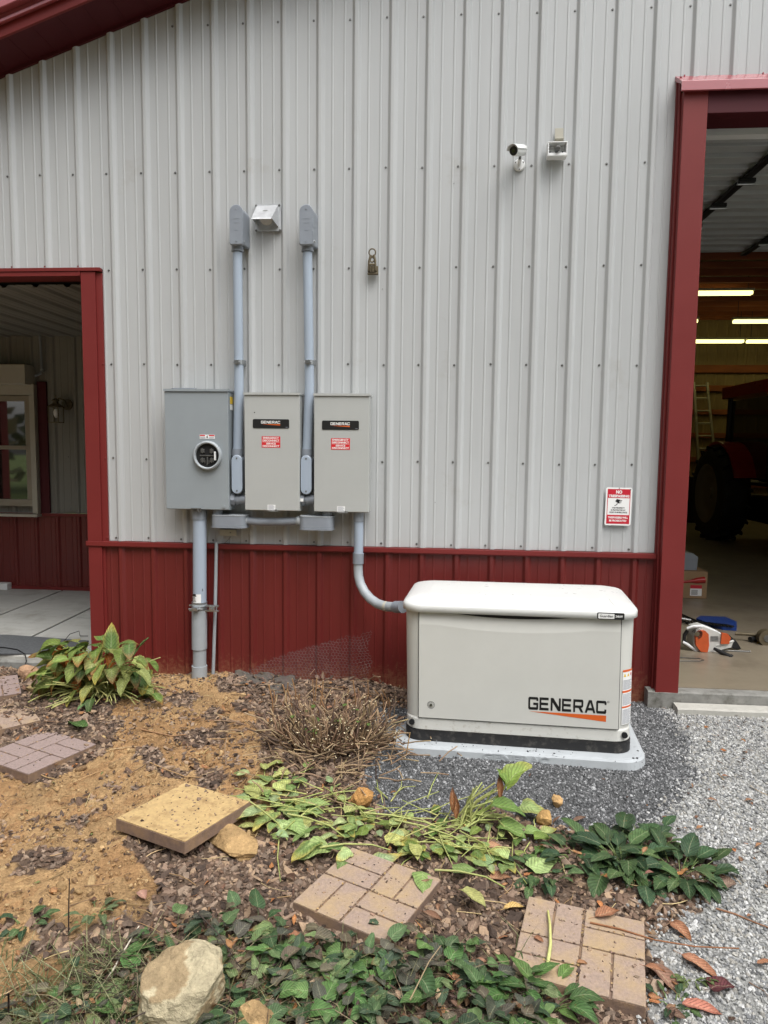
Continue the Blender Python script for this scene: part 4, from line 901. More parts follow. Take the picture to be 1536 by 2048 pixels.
# door with a scooped top edge
top = []
for k in range(41):
    x = -.522+1.048*k/40; u = (x+.40)/.76; d_ = .030*(math.sin(math.pi*min(1, max(0, u)))**.75) if 0 < u < 1 else 0; top.append((x, .722-d_))
mb = MB(); rows = []
for zf in (0, .5, .88, 1):
    rows.append([Vector((x, .0 if zf < 1 else .010, .1325+(zt_-.1325)*(zf if zf < 1 else .985)+(0 if zf < 1 else .006))) for x, zt_ in top])
nn = len(top); vs = [q for r_ in rows for q in r_]; mb.add(vs, [(j*nn+i, j*nn+i+1, (j+1)*nn+i+1, (j+1)*nn+i) for j in range(3) for i in range(nn-1)], 0, False)
o = mb.build('door', M['cream'], gen); md = o.modifiers.new('th', 'SOLIDIFY'); md.thickness = .008; md.offset = -1; door_o = o
mb = MB(); mb.prism([(x, z+.004) for x, z in top]+[(.526, .735), (-.522, .735)], (0, .0112, 0), X, Z, -Yv, .0006); mb.build('grip_shade', M['black'], gen)  # thin black sheet standing in for the shade inside the scoop
# lid
lay = [(.721, 0, 0), (.7225, .0035, .0035), (.752, .0035, .0035), (.762, -.001, -.002), (.770, -.012, -.014), (.779, -.040, -.05), (.786, -.085, -.10), (.790, -.135, -.15)]
mb = MB(); mb.loft([rr3(-.617-k, .617+k, -.016-k2, .652+k2, max(.02, .11+k*.3), z, 10) for z, k, k2 in lay], smooth=True)
mb.loft([rr3(-.612, .612, -.010, .646, .105, z, 10) for z in (.718, .722)], smooth=False)
lid = mb.build('lid', M['lid'], gen); 
for p_ in lid.data.polygons: pass
mb = MB()      # panel lines near the two lid ends
for sx in (-1, 1):
    pts = [(sx*.515, -.0185, .724), (sx*.515, -.0195, .752), (sx*.512, -.014, .762), (sx*.508, -.0, .7705), (sx*.500, .035, .7795), (sx*.49, .085, .7865), (sx*.485, .16, .7905)]
    mb.tube(pts, .0011, 5)
mb.build('lid_seam', M['cream'], lid)
# badge, logo, stickers
mb = MB(); bx, bz = .470, .7375; mb.prism(rrect(-.067, .067, -.0175, .0175, .005, 3), (bx, -.0196, bz), X, Z, -Yv, .0022, 0); mb.prism(rrect(-.062, .018, -.013, .013, .003, 3), (bx, -.0219, bz), X, Z, -Yv, .0004, 1)
fit_text(mb, 'Guardian', (bx-.022, -.0226, bz), X, Z, .066, .013, 0, .02); fit_text(mb, '24kW', (bx+.041, -.0222, bz), X, Z, .036, .012, 1, .03)
mb.build('badge', [M['bprint'], M['wprint']], gen)
mb = MB(); wide_letters('GENERAC', (.064, -.0008, .212), X, Z, .400, .070, mb, 0); wedge(mb, (.066, -.0008, .203), X, Z, .398, .034, 1)
put_text(mb, '®', (.473, -.0008, .276), X, Z, .014, 0, bold=.02); mb.build('logo', [M['bprint'], M['orange']], door_o)
mb = MB(); lx, lz = -.455, .205
for r0, r1 in ((.0205, .0185), (.015, .0135)):
    ra, rb = circle(r0, 24), circle(r1, 24); mb.add([(lx+a, -.0008, lz+b) for a, b in ra]+[(lx+a, -.0008, lz+b) for a, b in rb], [(k, (k+1) % 24, 24+(k+1) % 24, 24+k) for k in range(24)], 0)
mb.prism(circle(.0095, 16), (lx, 0, lz), X, Z, -Yv, .003, 1); mb.prism(circle(.0045, 12), (lx, -.003, lz), X, Z, -Yv, .001, 0); mb.build('lock', [M['bprint'], M['zinc']], door_o)
def around(s):      # front-right rounded corner of the shell, s = path length from x = .494
    r_ = .10+.0012; cx, cy = .5055, .112
    if s < 0: return (cx+s, .012-.0012)
    a = s/.10
    return (cx+r_*math.sin(a), cy-r_*math.cos(a))
def wrap(mb, s0, s1, z0, z1, mi, off=0, n=6):
    vs = []
    for z in (z0, z1):
        for k in range(n+1):
            x, y = around(s0+(s1-s0)*k/n); a = max(0, s0+(s1-s0)*k/n)/.10; vs.append((x+off*math.sin(a), y-off*math.cos(a), z))
    mb.add(vs, [(k, k+1, n+2+k, n+1+k) for k in range(n)], mi, True)
mb = MB(); S0, S1 = .040, .118; wrap(mb, S0, S1, .150, .445, 0)
for z0, z1 in ((.433, .445), (.322, .333), (.240, .249)): wrap(mb, S0, S1, z0, z1, 1, .0005)
for zb, n_ in ((.340, 14), (.256, 12), (.156, 15)):
    for k in range(n_):
        if zb == .340 and k > 9: continue
        wrap(mb, S0+.004, S1-.004-(k*7 % 5)*.004, zb+k*.0052, zb+k*.0052+.0022, 2, .0005)
for k in range(2):
    s = S0+.013+k*.024; x0, y0 = around(s-.008); x1, y1 = around(s+.008); x2, y2 = around(s)
    mb.add([(x0, y0-.001, .408), (x1, y1-.001, .408), (x2, y2-.0012, .426)], [(0, 1, 2)], 3)
wrap(mb, S0+.056, S0+.066, .410, .424, 4, .0006)
mb.build('warning_label', [M['wprint'], M['orange'], M['greyprint'], M['yellow'], M['redsticker']], gen)
mb = MB()
for k in range(11): mb.box((-.5965, .10+k*.045, .25), (-.5945, .125+k*.045, .62))
mb.build('side_louvre', M['dark'], gen)
GP = Vector((2.638, -.923, .108)); gen.matrix_world = Matrix.Translation(GP) @ Matrix.Rotation(-.084, 4, 'Z') @ Matrix.Rotation(-.012, 4, 'Y')
pad = thing('generator_pad', 'grey moulded pad under the generator, sunk in dark gravel', 'pad', local=True)
mb = MB(); mb.loft([rr3(-.695-k, .668+k, -.070-k, .72+k, .13, z, 10) for z, k in ((-.09, .012), (-.012, .004), (-.003, -.006), (0, -.02))], smooth=False)
mb.build('slab', M['pad'], pad)
mb = MB()
for x, y in ((-.60, -.035), (-.645, .05), (.60, -.035), (.64, .06), (.2, -.045), (.62, -.03)): mb.tube([(x, y, -.001), (x, y, .0012)], .006, 8)
mb.build('pad_hole', M['dark'], pad)
LABELFIX = 1
mb = MB(); vs, fs = text_geo('GENERAC', .062, bold=.03, sx=1.25); mb.add([(a+.0, -.0775, -.030+b*.8) for a, b in vs], fs); 
o = mb.build('raised_lettering', M['pad'], pad); md = o.modifiers.new('th', 'SOLIDIFY'); md.thickness = .004; md.offset = 0
pad.matrix_world = Matrix.Translation(GP+Vector((0, 0, -.0015))) @ Matrix.Rotation(-.084, 4, 'Z') @ Matrix.Rotation(-.012, 4, 'Y')

# ------------------------------------------------------------------ garage contents
for i, (px0, px1, py, Y_, lab) in enumerate(((1340, 1507, 587, 9.0, 'lit fluorescent tube, highest and nearest under the garage joists'),
    (1300, 1397, 643, 10.6, 'lit fluorescent tube mostly hidden behind the door jamb, middle row'), (1465, 1640, 643, 10.6, 'lit fluorescent tube at the right picture edge, middle row'),
    (1300, 1489, 683, 11.8, 'lit fluorescent tube beside the door jamb in the lowest row'), (1492, 1700, 683, 11.8, 'lit fluorescent tube at the right picture edge, lowest row'))):
    a, b = P(px0, py, Y_), P(px1, py, Y_); t = thing('fluorescent_light', lab, 'light', (a.x, Y_, a.z), 'fluorescent lights in the garage')
    mb = MB(); mb.box((a.x, Y_-.06, a.z+.035), (b.x, Y_+.06, a.z+.08)); mb.build('fixture', M['offwhite'], t, .004)
    mb = MB(); mb.tube([(a.x+.03, Y_-.03, a.z), (b.x-.03, Y_-.03, a.z)], .034, 12); mb.tube([(a.x+.03, Y_+.05, a.z), (b.x-.03, Y_+.05, a.z)], .034, 12); mb.build('tube', M['tube'], t)
    for x in (a.x+.1, b.x-.1): mb = MB(); mb.tube([(x, Y_, a.z+.08), (x, Y_, 4.9)], .006, 6); mb.build('hanger', M['dark'], t)
for i, (x0, Y_, z_, lab) in enumerate(((.6, 3.0, 4.55, 'added fluorescent light out of sight at the left wall near the door'), (.6, 6.0, 4.55, 'added fluorescent light out of sight at the left wall, second row'), (.6, 9.0, 4.5, 'added fluorescent light out of sight at the left wall, third row'), (9.2, 3.0, 4.55, 'added fluorescent light out of sight right of the bay near the door'),
    (9.6, 6.0, 4.55, 'added fluorescent light out of sight right of the tractor'), (9.8, 9.0, 4.5, 'added fluorescent light out of sight behind the tractor'), (2.4, 6.0, 4.55, 'added fluorescent light out of sight above the workbench side'), (2.4, 9.0, 4.5, 'added fluorescent light out of sight over the workbench'))):
    t = thing('fluorescent_light', lab, 'light', (x0, Y_, z_), 'fluorescent lights in the garage')  # unseen extra fixtures, added to brighten the garage interior
    mb = MB(); mb.box((x0, Y_-.06, z_+.035), (x0+1.3, Y_+.06, z_+.08)); mb.build('fixture', M['offwhite'], t, .004)
    mb = MB(); mb.tube([(x0+.03, Y_, z_), (x0+1.27, Y_, z_)], .055, 12); mb.build('tube', M['tube'], t)
# ladder
a0, a1, b0, b1 = P(1388, 765, 12.7), P(1414, 765, 12.7), P(1400, 985, 12.2), P(1437, 985, 12.2)
t = thing('ladder', 'tall worn ladder leaning on the garage rear wall', 'ladder', b0)
for p_, q_ in ((a0, b0), (a1, b1)): mb = MB(); mb.tube([p_, q_+(q_-p_)*.25], .035, 8); mb.build('rail', M['alur'], t)
for k in range(9):
    f = .03+k*.115; mb = MB(); mb.tube([a0.lerp(b0, f), a1.lerp(b1, f)], .022, 8); mb.build('rung', M['alur'], t)
# shelf clutter under the ladder
c = P(1390, 980, 12.0); t = thing('yellow_hoist', 'yellow hoist hanging by the foot of the ladder', 'hoist', c)
mb = MB(); mb.tube([c+Vector((-.1, 0, .1)), c+Vector((.12, 0, .12))], .12, 14); mb.box((c.x-.05, c.y-.06, c.z-.2), (c.x+.12, c.y+.06, c.z+.02)); mb.build('housing', M['yellow'], t, .02)
mb = MB(); mb.tube([c+Vector((.03, 0, -.2)), c+Vector((.03, 0, -.55))], .02, 8); mb.build('chain', M['bronze'], t)
mb = MB(); c = P(1375, 1030, 11.0); mb.box((c.x-1.2, 10.8, .17), (c.x+.15, 11.5, 1.15)); o = mb.build('workbench', M['dark'], None, .01, org=(c.x, 11, .17)); tag(o, 'dark low workbench below the yellow hoist', 'bench')
# tractor facing out of the bay
tx = 7.05
t = thing('tractor', 'large red tractor with cab and black tyres parked deep in the garage', 'tractor', (tx+.7, 7.0, .17))
def wheel(cx, cy, r_, wd_, nlug):
    c = Vector((cx, cy, .17+r_)); mb = MB(); rg = []
    for x, k in ((-wd_/2, .62), (-wd_/2*1.0, .80), (-wd_/2*.92, .93), (-wd_/4, .985), (wd_/4, .985), (wd_/2*.92, .93), (wd_/2, .8), (wd_/2, .62)):
        rg.append([c+Vector((x, math.cos(an)*r_*k, math.sin(an)*r_*k)) for an in [2*math.pi*q/40 for q in range(40)]])
    mb.loft(rg, cap0=False, cap1=False)
    for k in range(nlug):
        an = 2*math.pi*k/nlug
        for sx in (-1, 1):
            a_ = an+(.5*2*math.pi/nlug if sx > 0 else 0); d_ = Vector((0, math.cos(a_), math.sin(a_))); tn = Vector((0, -math.sin(a_), math.cos(a_)))
            mb.obox(c+Vector((sx*wd_*.26, 0, 0))+d_*r_*.985, (Vector((1, 0, 0))+tn*.5*sx, tn, d_), (wd_*.22, .022, .03))
    wh = mb.build('wheel', M['tyre'], t)
    mb = MB(); rg = [[c+Vector((x, math.cos(an)*r_*k, math.sin(an)*r_*k)) for an in [2*math.pi*q/32 for q in range(32)]] for x, k in ((-wd_/2-.004, .64), (-wd_/2-.01, .60), (-wd_/2+.05, .56), (-wd_/2+.12, .20), (-wd_/2+.05, .12))]
    mb.loft(rg, cap0=False); mb.build('rim', M['rim'], wh)
wheel(tx, 8.0, .80, .46, 18); wheel(tx+1.75, 8.0, .80, .46, 18); wheel(tx+.12, 5.45, .52, .34, 14); wheel(tx+1.6, 5.45, .52, .34, 14)
mb = MB(); mb.prism([(5.0, .62), (7.2, .62), (7.2, 1.55), (6.4, 1.50), (5.1, 1.30), (4.95, 1.1)], (tx+.52, 0, 0), Yv, Z, X, .72); mb.build('hood', M['tred'], t, .05)
mb = MB(); mb.box((tx+.35, 5.2, .55), (tx+1.4, 8.4, .95)); mb.build('chassis', M['dark'], t, .02)
for sx in (tx-.10, tx+1.62):
    mb = MB(); rg = []
    for k in range(14):
        an = R(50+110*k/13); rg.append([Vector((x, 8.0+math.cos(an)*q, .97+math.sin(an)*q)) for x, q in ((sx, .86), (sx+.34, .86), (sx+.34, .90), (sx, .90))])
    mb.loft(rg, smooth=False); mb.build('fender', M['tred'], t)
mb = MB()
for x, y in ((tx+.28, 6.75), (tx+1.5, 6.75), (tx+.22, 8.35), (tx+1.56, 8.35)): mb.tube([(x, y, 1.2), (x, y+(.1 if y < 7 else -.05), 2.62)], .045, 8)
mb.box((tx+.28, 6.8, 1.15), (tx+1.5, 8.3, 1.2)); mb.build('cab_frame', M['dark'], t)
mb = MB(); mb.prism(rrect(tx+.08, tx+1.7, 6.55, 8.5, .2, 5), (0, 0, 2.62), X, Yv, Z, .19); mb.build('cab_roof', M['tred'], t, .05)
mb = MB(); mb.box((tx+.24, 6.84, 1.25), (tx+.25, 8.3, 2.58)); mb.build('cab_window', M['glass'], t); mb = MB(); mb.box((tx+.35, 6.80, 1.6), (tx+1.45, 6.81, 2.56)); mb.build('cab_window', M['glass'], t)
mb = MB(); mb.box((tx+.6, 7.5, 1.2), (tx+1.15, 8.0, 1.45)); mb.box((tx+.62, 7.95, 1.45), (tx+1.12, 8.1, 2.1)); mb.build('seat', M['black'], t, .04)
mb = MB(); mb.tube([(tx+.88+.2*math.cos(a_), 7.15+.1*math.sin(a_), 1.75+.17*math.sin(a_)) for a_ in [2*math.pi*k/20 for k in range(21)]], .015, 8); mb.tube([(tx+.88, 7.15, 1.75), (tx+.88, 6.95, 1.3)], .02, 8); mb.build('steering_wheel', M['black'], t)
mb = MB(); mb.box((tx+.6, 4.93, 1.0), (tx+.78, 4.97, 1.15)); mb.build('headlight', M['zinc'], t); mb = MB(); mb.box((tx+.98, 4.93, 1.0), (tx+1.16, 4.97, 1.15)); mb.build('headlight', M['zinc'], t)
# cardboard box, tote and red bar
a, b = G(1355, 1196, .172), G(1405, 1193, .172); hgt_ = P(1400, 1143, a.y).z
t = thing('cardboard_box', 'brown cardboard box with a red and white label standing on the garage floor', 'box', (a.x, a.y, .172))
mb = MB(); mb.box((a.x-.25, a.y, .172), (b.x, a.y+.3, hgt_)); mb.build('carton', M['card'], t, .004)
l0, l1 = P(1381, 1170, a.y-.003), P(1403, 1192, a.y-.003); mb = MB(); zm_ = l0.z-(l0.z-l1.z)*.32
mb.box((l0.x, a.y-.003, zm_), (l1.x, a.y-.001, l0.z), 1); mb.box((l0.x, a.y-.003, l1.z), (l1.x, a.y-.001, zm_-.0005), 0)
for k in range(5): mb.box((l0.x+.01, a.y-.0036, l1.z+.012+k*.011), (l0.x+.075, a.y-.003, l1.z+.017+k*.011), 2)
mb.build('shipping_label', [M['wprint'], M['signred'], M['bprint']], t)
mb = MB(); c0, c1 = P(1350, 1141, a.y+.12), P(1386, 1108, a.y+.12); mb.prism([(c0.x-.2, 0), (c1.x+.02, 0), (c1.x+.03, c1.z-c0.z-.04), (c1.x-.03, c1.z-c0.z), (c0.x-.2, c1.z-c0.z)], (0, a.y+.05, hgt_+.003), X, Z, Yv, .22)
o = mb.build('grey_tote', M['pvcfit'], None, .01, org=(c0.x, a.y+.1, hgt_)); tag(o, 'small grey plastic tote on top of the cardboard box', 'tote')
p0, p1 = P(1345, 1166, a.y-.35), P(1409, 1160, a.y-.35)
t = thing('red_stand', 'red metal arm jutting past the jamb in front of the cardboard box', 'tool', (p0.x, p0.y, .17))
mb = MB(); mb.tube([p0, p0.lerp(p1, .55), p0.lerp(p1, .75), p1], [.012, .014, .030, .034], 14); mb.build('arm', M['tred'], t); mb = MB(); mb.tube([p0, (p0.x, p0.y, .172)], .014, 10); mb.tube([(p0.x-.15, p0.y, .185), (p0.x+.1, p0.y, .185)], .014, 8); mb.build('post', M['tred'], t)
# cut-off saw lying on its side
FZ = .171
sc = G(1405, 1300, FZ)
t = thing('concrete_saw', 'orange and white gas cut-off saw lying on its side near the garage threshold', 'power tool', (sc.x, sc.y, FZ))
def sp(px, py, dy=0.): return P(px, py, sc.y+dy)
mb = MB(); pl = [(1389, 1256), (1405, 1252), (1432, 1262), (1448, 1272), (1462, 1282), (1458, 1292), (1440, 1296), (1430, 1305), (1420, 1314), (1404, 1312), (1392, 1303), (1384, 1290), (1384, 1270)]
base = sp(1400, 1290); q = [(sp(*p_).x-base.x, sp(*p_).z-base.z) for p_ in pl]; mb.prism(q, base+Vector((0, -.04, 0)), X, Z, Yv, .16); mb.build('body', M['sawgrey'], t, .012)
mb = MB(); pl = [(1385, 1268), (1392, 1258), (1404, 1257), (1411, 1264), (1412, 1286), (1409, 1300), (1396, 1299), (1386, 1286)]
q = [(sp(*p_).x-base.x, sp(*p_).z-base.z) for p_ in pl]; mb.prism(q, base+Vector((0, -.065, 0)), X, Z, Yv, .026); so = mb.build('starter_cover', M['sawred'], t, .006)
c = sp(1394, 1268, -.068); mb = MB()
for r_ in (.038, .030, .022): mb.tube([(c.x+r_*math.cos(a_), c.y, c.z+r_*math.sin(a_)) for a_ in [R(-70)+R(230)*k/16 for k in range(17)]], .0022, 6)
mb.build('louvre', M['dark'], so); mb = MB(); mb.tube([c, c-Yv*.004], .018, 20); mb.build('recoil_hub', M['bronze'], so)
mb = MB(); pl = [(1438, 1262), (1450, 1264), (1456, 1272), (1452, 1284), (1436, 1284)]; q = [(sp(*p_).x-base.x, sp(*p_).z-base.z) for p_ in pl]; mb.prism(q, base+Vector((0, -.056, 0)), X, Z, Yv, .018); mb.build('front_cover', M['sawred'], t, .004)
mb = MB()
for k in range(5): u_, v_ = sp(1421, 1273+k*2.2, -.042), sp(1437, 1273+k*2.2, -.042); mb.tube([u_, v_], .0018, 5)
mb.build('vent_slot', M['dark'], t)
mb = MB(); mb.tube([sp(1374, 1257, -.02), sp(1385, 1253, -.03), sp(1405, 1252, -.02), sp(1430, 1262, -.02), sp(1445, 1270, .02)], [.010, .012, .012, .010, .008], 10); mb.tube([sp(1366, 1284, -.02), sp(1375, 1289, -.03), sp(1390, 1300, -.03), sp(1408, 1314, -.03)], [.010, .012, .011, .009], 10); mb.build('frame_bar', M['white'], t)
mb = MB(); mb.tube([sp(1375, 1261, .0), sp(1369, 1270, .0), sp(1368, 1281, .0), sp(1374, 1287, 0)], .014, 12); mb.build('rear_handle', M['dark'], t)
mb = MB(); mb.tube([sp(1428, 1297, -.06), sp(1441, 1304, -.10), sp(1460, 1313, -.14)], [.011, .016, .017], 12); mb.tube([sp(1459, 1312, -.14), sp(1464, 1315, -.15)], .021, 12); mb.build('front_handle', M['black'], t)
mb = MB(); mb.tube([sp(1432, 1291, -.03), sp(1450, 1286, -.04), sp(1467, 1282, -.03)], [.013, .012, .009], 10); mb.build('belt_arm', M['sawgrey'], t)
mb = MB(); pl = [(1446, 1268), (1462, 1272), (1476, 1284), (1486, 1300), (1478, 1301), (1462, 1296), (1446, 1292)]; q = [(sp(*p_).x-base.x, sp(*p_).z-base.z) for p_ in pl]; mb.prism(q, base+Vector((0, .03, 0)), X, Z, Yv, .03); mb.build('blade_guard', M['dark'], t, .004)
# small items round it
a, b = G(1440, 1301, FZ+.004), G(1498, 1303, FZ+.004); mb = MB(); mb.tube([a, b], .006, 8); mb.tube([b, b+Vector((.008, .0, .0))], .010, 8); o = mb.build('steel_rod', M['steel'], None, org=b); tag(o, 'thin steel rod on the concrete right of the saw', 'rod')
a, b = G(1340, 1314, FZ+.003), G(1408, 1320, FZ+.003); c_ = G(1340, 1322, FZ+.003); mb = MB(); mb.tube([a, G(1400, 1317, FZ+.003), b, G(1400, 1322, FZ+.003), c_], .003, 6); o = mb.build('wire_loop', M['steel'], None, org=b); tag(o, 'flattened wire loop on the concrete below the saw', 'wire')
t = thing('blue_case', 'open blue tool tray behind the saw', 'case', G(1430, 1250, FZ))
zz = FZ; pl = [(v_.x, v_.y) for v_ in (G(1392, 1243, zz), G(1400, 1238, zz), G(1450, 1240, zz), G(1473, 1250, zz), G(1473, 1262, zz), G(1445, 1260, zz), G(1420, 1254, zz))]
mb = MB(); mb.prism(pl, (0, 0, FZ+.001), X, Yv, Z, .03); mb.build('tray', M['blue'], t, .006)
mb = MB()
for k in range(9): a = G(1402+k*7, 1246+k*.8, FZ+.034); mb.obox(a+Vector((0, 0, .004)), (Vector((.8, .6, 0)), Vector((-.6, .8, 0)), Z), (.018, .035, .006))
mb.build('insert', M['black'], t, .002)
mb = MB()
for i in range(7):
    a, b = G(1345+i*7, 1222+i*3.2, FZ+.008), G(1352+i*7, 1240+i*2.2, FZ+.008); mb.tube([a, b], .006, 6); 
mb.tube([G(1340, 1218, FZ+.01), G(1402, 1246, FZ+.01)], .008, 6); mb.tube([G(1340, 1230, FZ+.01), G(1385, 1250, FZ+.01)], .008, 6)
o = mb.build('chain_ladder', M['dark'], None); tag(o, 'black rubber tyre chain lying between the jamb and the blue tray', 'chain')
mb = MB(); mb.tube([G(1340, 1233, FZ+.06), G(1382, 1240, FZ+.05)], .006, 8); o = mb.build('white_rod', M['white'], None); tag(o, 'white rod above the saw handle beside the jamb', 'rod')
a, b = P(1470, 1267, 1.2), P(1520, 1270, 1.15)
t = thing('grinder', 'dusty hand grinder with a round guard at the right picture edge', 'power tool', b)
mb = MB(); mb.tube([a, b], .013, 10); mb.build('shaft', M['bronze'], t); c = P(1532, 1275, 1.1); mb = MB(); mb.tube([c-Yv*.03, c+Yv*.03], .065, 24); mb.build('guard', M['bronze'], t, .004); mb = MB(); mb.tube([c-Yv*.034, c-Yv*.03], .03, 16); mb.build('hub', M['steel'], t)
a, b = G(1500, 1279, FZ+.022), G(1524, 1276, FZ+.022); t = thing('torch', 'short black and yellow torch lying beside the grinder', 'torch', a)
mb = MB(); mb.tube([a, a.lerp(b, .45)], .022, 14); mb.build('head', M['black'], t); mb = MB(); mb.tube([a.lerp(b, .45), b], .017, 14); mb.build('handle', M['yellow'], t)
# ------------------------------------------------------------------ scattered ground cover (stuff)
def visible(x, y, z, margin=140):
    q = (np.stack([x, y, z], 1)-CAMP) @ CR.T; px = 768+FPX*q[:, 0]/q[:, 2]; py = 1024-FPX*q[:, 1]/q[:, 2]
    return (q[:, 2] > .3) & (px > -margin) & (px < 1536+margin) & (py < 2048+margin) & (py > 1000)
def sample(n, x0=-1.5, x1=5.2, y0=-3.2, y1=.0, mask=None, margin=430):
    if margin > 400 and x1 == 5.2: n = int(n*(6.6-(x0 if x0 > 0 else -3.0))/(x1-x0)); x1 = 6.6; x0 = x0 if x0 > 0 else -3.0
    x = rng.uniform(x0, x1, n); y = rng.uniform(y0, y1, n); ok = visible(x, y, 0*x, margin)
    x, y = x[ok], y[ok]
    if mask is not None: k = mask(x, y); x, y = x[k], y[k]
    return x, y
def rotm(rx, ry, rz):
    cx, sx, cy, sy, cz, sz = np.cos(rx), np.sin(rx), np.cos(ry), np.sin(ry), np.cos(rz), np.sin(rz)
    Mx = np.stack([np.stack([cz*cy, cz*sy*sx-sz*cx, cz*sy*cx+sz*sx], 1), np.stack([sz*cy, sz*sy*sx+cz*cx, sz*sy*cx-cz*sx], 1), np.stack([-sy, cy*sx, cy*cx], 1)], 1)
    return Mx
def scatter(name, protos, x, y, up, tilt, scale, col, mat, kind='stuff', smooth=False):
    n = len(x); which = rng.integers(0, len(protos), n); z = gz(x, y)+up
    Rm_ = rotm(rng.normal(0, tilt, n), rng.normal(0, tilt, n), rng.uniform(0, 6.283, n))
    Vs, Fs, Cs = [], [], []; off = 0
    for k, (pv, pf_) in enumerate(protos):
        m_ = which == k; nn = m_.sum()
        if not nn: continue
        v = pv[None]*scale[m_][:, None, :]; v = np.einsum('nij,nkj->nki', Rm_[m_], v)+np.stack([x[m_], y[m_], z[m_]], 1)[:, None]
        Vs.append(v.reshape(-1, 3)); Fs.append((pf_[None]+(np.arange(nn)*len(pv))[:, None, None]).reshape(-1, pf_.shape[1])+off); off += nn*len(pv)
        c = np.repeat(col[m_], len(pv), 0); Cs.append(c)
    o = fast_mesh(name, np.concatenate(Vs), np.concatenate(Fs), np.concatenate(Cs), mat, smooth)
    return tag(o, kind=kind)
def ico(sub=1, jit=.2, seed=0):
    bmx = bmesh.new(); bmesh.ops.create_icosphere(bmx, subdivisions=sub, radius=.5); r_ = np.random.default_rng(seed)
    v = np.array([q.co[:] for q in bmx.verts]); f = np.array([[q.index for q in fc.verts] for fc in bmx.faces]); bmx.free()
    return v*(1+r_.uniform(-jit, jit, (len(v), 1))), f
stones = [ico(1, .28, k) for k in range(6)]
def chipproto(seed):
    r_ = np.random.default_rng(seed); n = 5; a = np.sort(r_.uniform(0, 6.283, n)); a = np.linspace(0, 6.283, n, endpoint=False)+r_.uniform(-.4, .4, n); rad = r_.uniform(.3, .55, n)
    top = np.stack([np.cos(a)*rad, np.sin(a)*rad, np.full(n, .5)+r_.uniform(-.25, .25, n)], 1); bot = top*[1.08, 1.08, 0]-[0, 0, .5]
    c = np.array([[0, 0, .6]]); v = np.concatenate([top, bot, c]); f = []
    for i in range(n):
        j = (i+1) % n; f += [[i, j, 2*n], [i, n+i, n+j], [i, n+j, j]]
    return v, np.array(f)
chips = [chipproto(k) for k in range(8)]
def pick(pal, n, jit=.12):
    pal = np.array(pal); c = pal[rng.integers(0, len(pal), n)]; return c*rng.uniform(1-jit, 1+jit, (n, 1))
mulchp = [S(114, 94, 80), S(86, 72, 63), S(134, 113, 97), S(102, 83, 70), S(146, 127, 110), S(72, 61, 54), S(160, 136, 112), S(122, 106, 93)]
x, y = sample(82000, mask=lambda x, y: (zone(x, y) == 0)); n = len(x)
s = rng.lognormal(math.log(.0165), .40, n); scatter('bark_mulch', chips, x, y, .004, .45, np.stack([s*1.5, s*.9, s*.32], 1), pick(mulchp, n), M['chip'])
x, y = sample(60000, mask=lambda x, y: (zone(x, y) == 1) & (fbm(x, y, 5, 3, 77) > -.10)); n = len(x)
s = rng.lognormal(math.log(.0085), .5, n); scatter('soil_crumbs', stones, x, y, .002, .8, np.stack([s, s*.8, s*.6], 1), pick([S(166, 136, 98), S(150, 120, 84), S(126, 100, 76), S(180, 152, 112), S(104, 86, 70), S(158, 128, 90)], n), M['chip'])
x, y = sample(34000, mask=lambda x, y: (zone(x, y) == 1) & (fbm(x, y, 3.2, 4, 78) > rng.normal(.03, .07, len(x)))); n = len(x)
s = rng.lognormal(math.log(.014), .4, n); scatter('bark_mulch', chips, x, y, .004, .4, np.stack([s*1.5, s*.8, s*.3], 1), pick(mulchp+[S(150, 116, 80)], n), M['chip'])
lightp = [S(170, 170, 167), S(152, 152, 150), S(184, 184, 181), S(136, 137, 137), S(162, 159, 152), S(192, 192, 190), S(120, 121, 122)]
def gravelmask(x, y): return (zone(x+rng.normal(0, .04, len(x)), y+rng.normal(0, .04, len(x))) == 2)
x, y = sample(105000, x0=2.2, mask=lambda x, y: gravelmask(x, y) & ~((x > 3.56) & (y > -.1))); n = len(x)
s = rng.lognormal(math.log(.0112), .30, n); scatter('gravel', stones, x, y, .003, .8, np.stack([s*1.15, s*.9, s*.7], 1), pick(lightp, n), M['stone'])
x, y = sample(2600, mask=lambda x, y: (zone(x, y) == 1) & (fbm(x, y, 2.5, 3, 79) > -.05)); n = len(x)
s = rng.lognormal(math.log(.024), .4, n); scatter('soil_clods', [ico(2, .10, 60+k) for k in range(4)], x, y, .0, .8, np.stack([s, s*.85, s*.55], 1), pick([S(168, 139, 100), S(150, 122, 88), S(134, 108, 80), S(178, 150, 110)], n), M['soil'], smooth=True)
x, y = sample(1500, mask=lambda x, y: (zone(x, y) == 0)); n = len(x)
s = rng.lognormal(math.log(.028), .3, n); scatter('bark_mulch', chips, x, y, .008, .35, np.stack([s*1.8, s*.7, s*.22], 1), pick(mulchp+[S(160, 136, 112)], n), M['chip'])
# a few stones kicked onto the pad
x = np.array([GP.x+rng.uniform(-.68, .68) for _ in range(46)]); y = GP.y+rng.uniform(-.085, -.01, 46)-.084*(x-GP.x); s = rng.lognormal(math.log(.006), .3, 46)
up_ = GP.z+.004-gz(x, y)-.012*(x-GP.x)
o = scatter("stray_gravel", stones, x, y, up_, .8, np.stack([s, s, s*.7], 1), pick([S(88,90,93), S(104,106,109), S(72,74,77)], 46), M['stone'])
o.location.z += 0
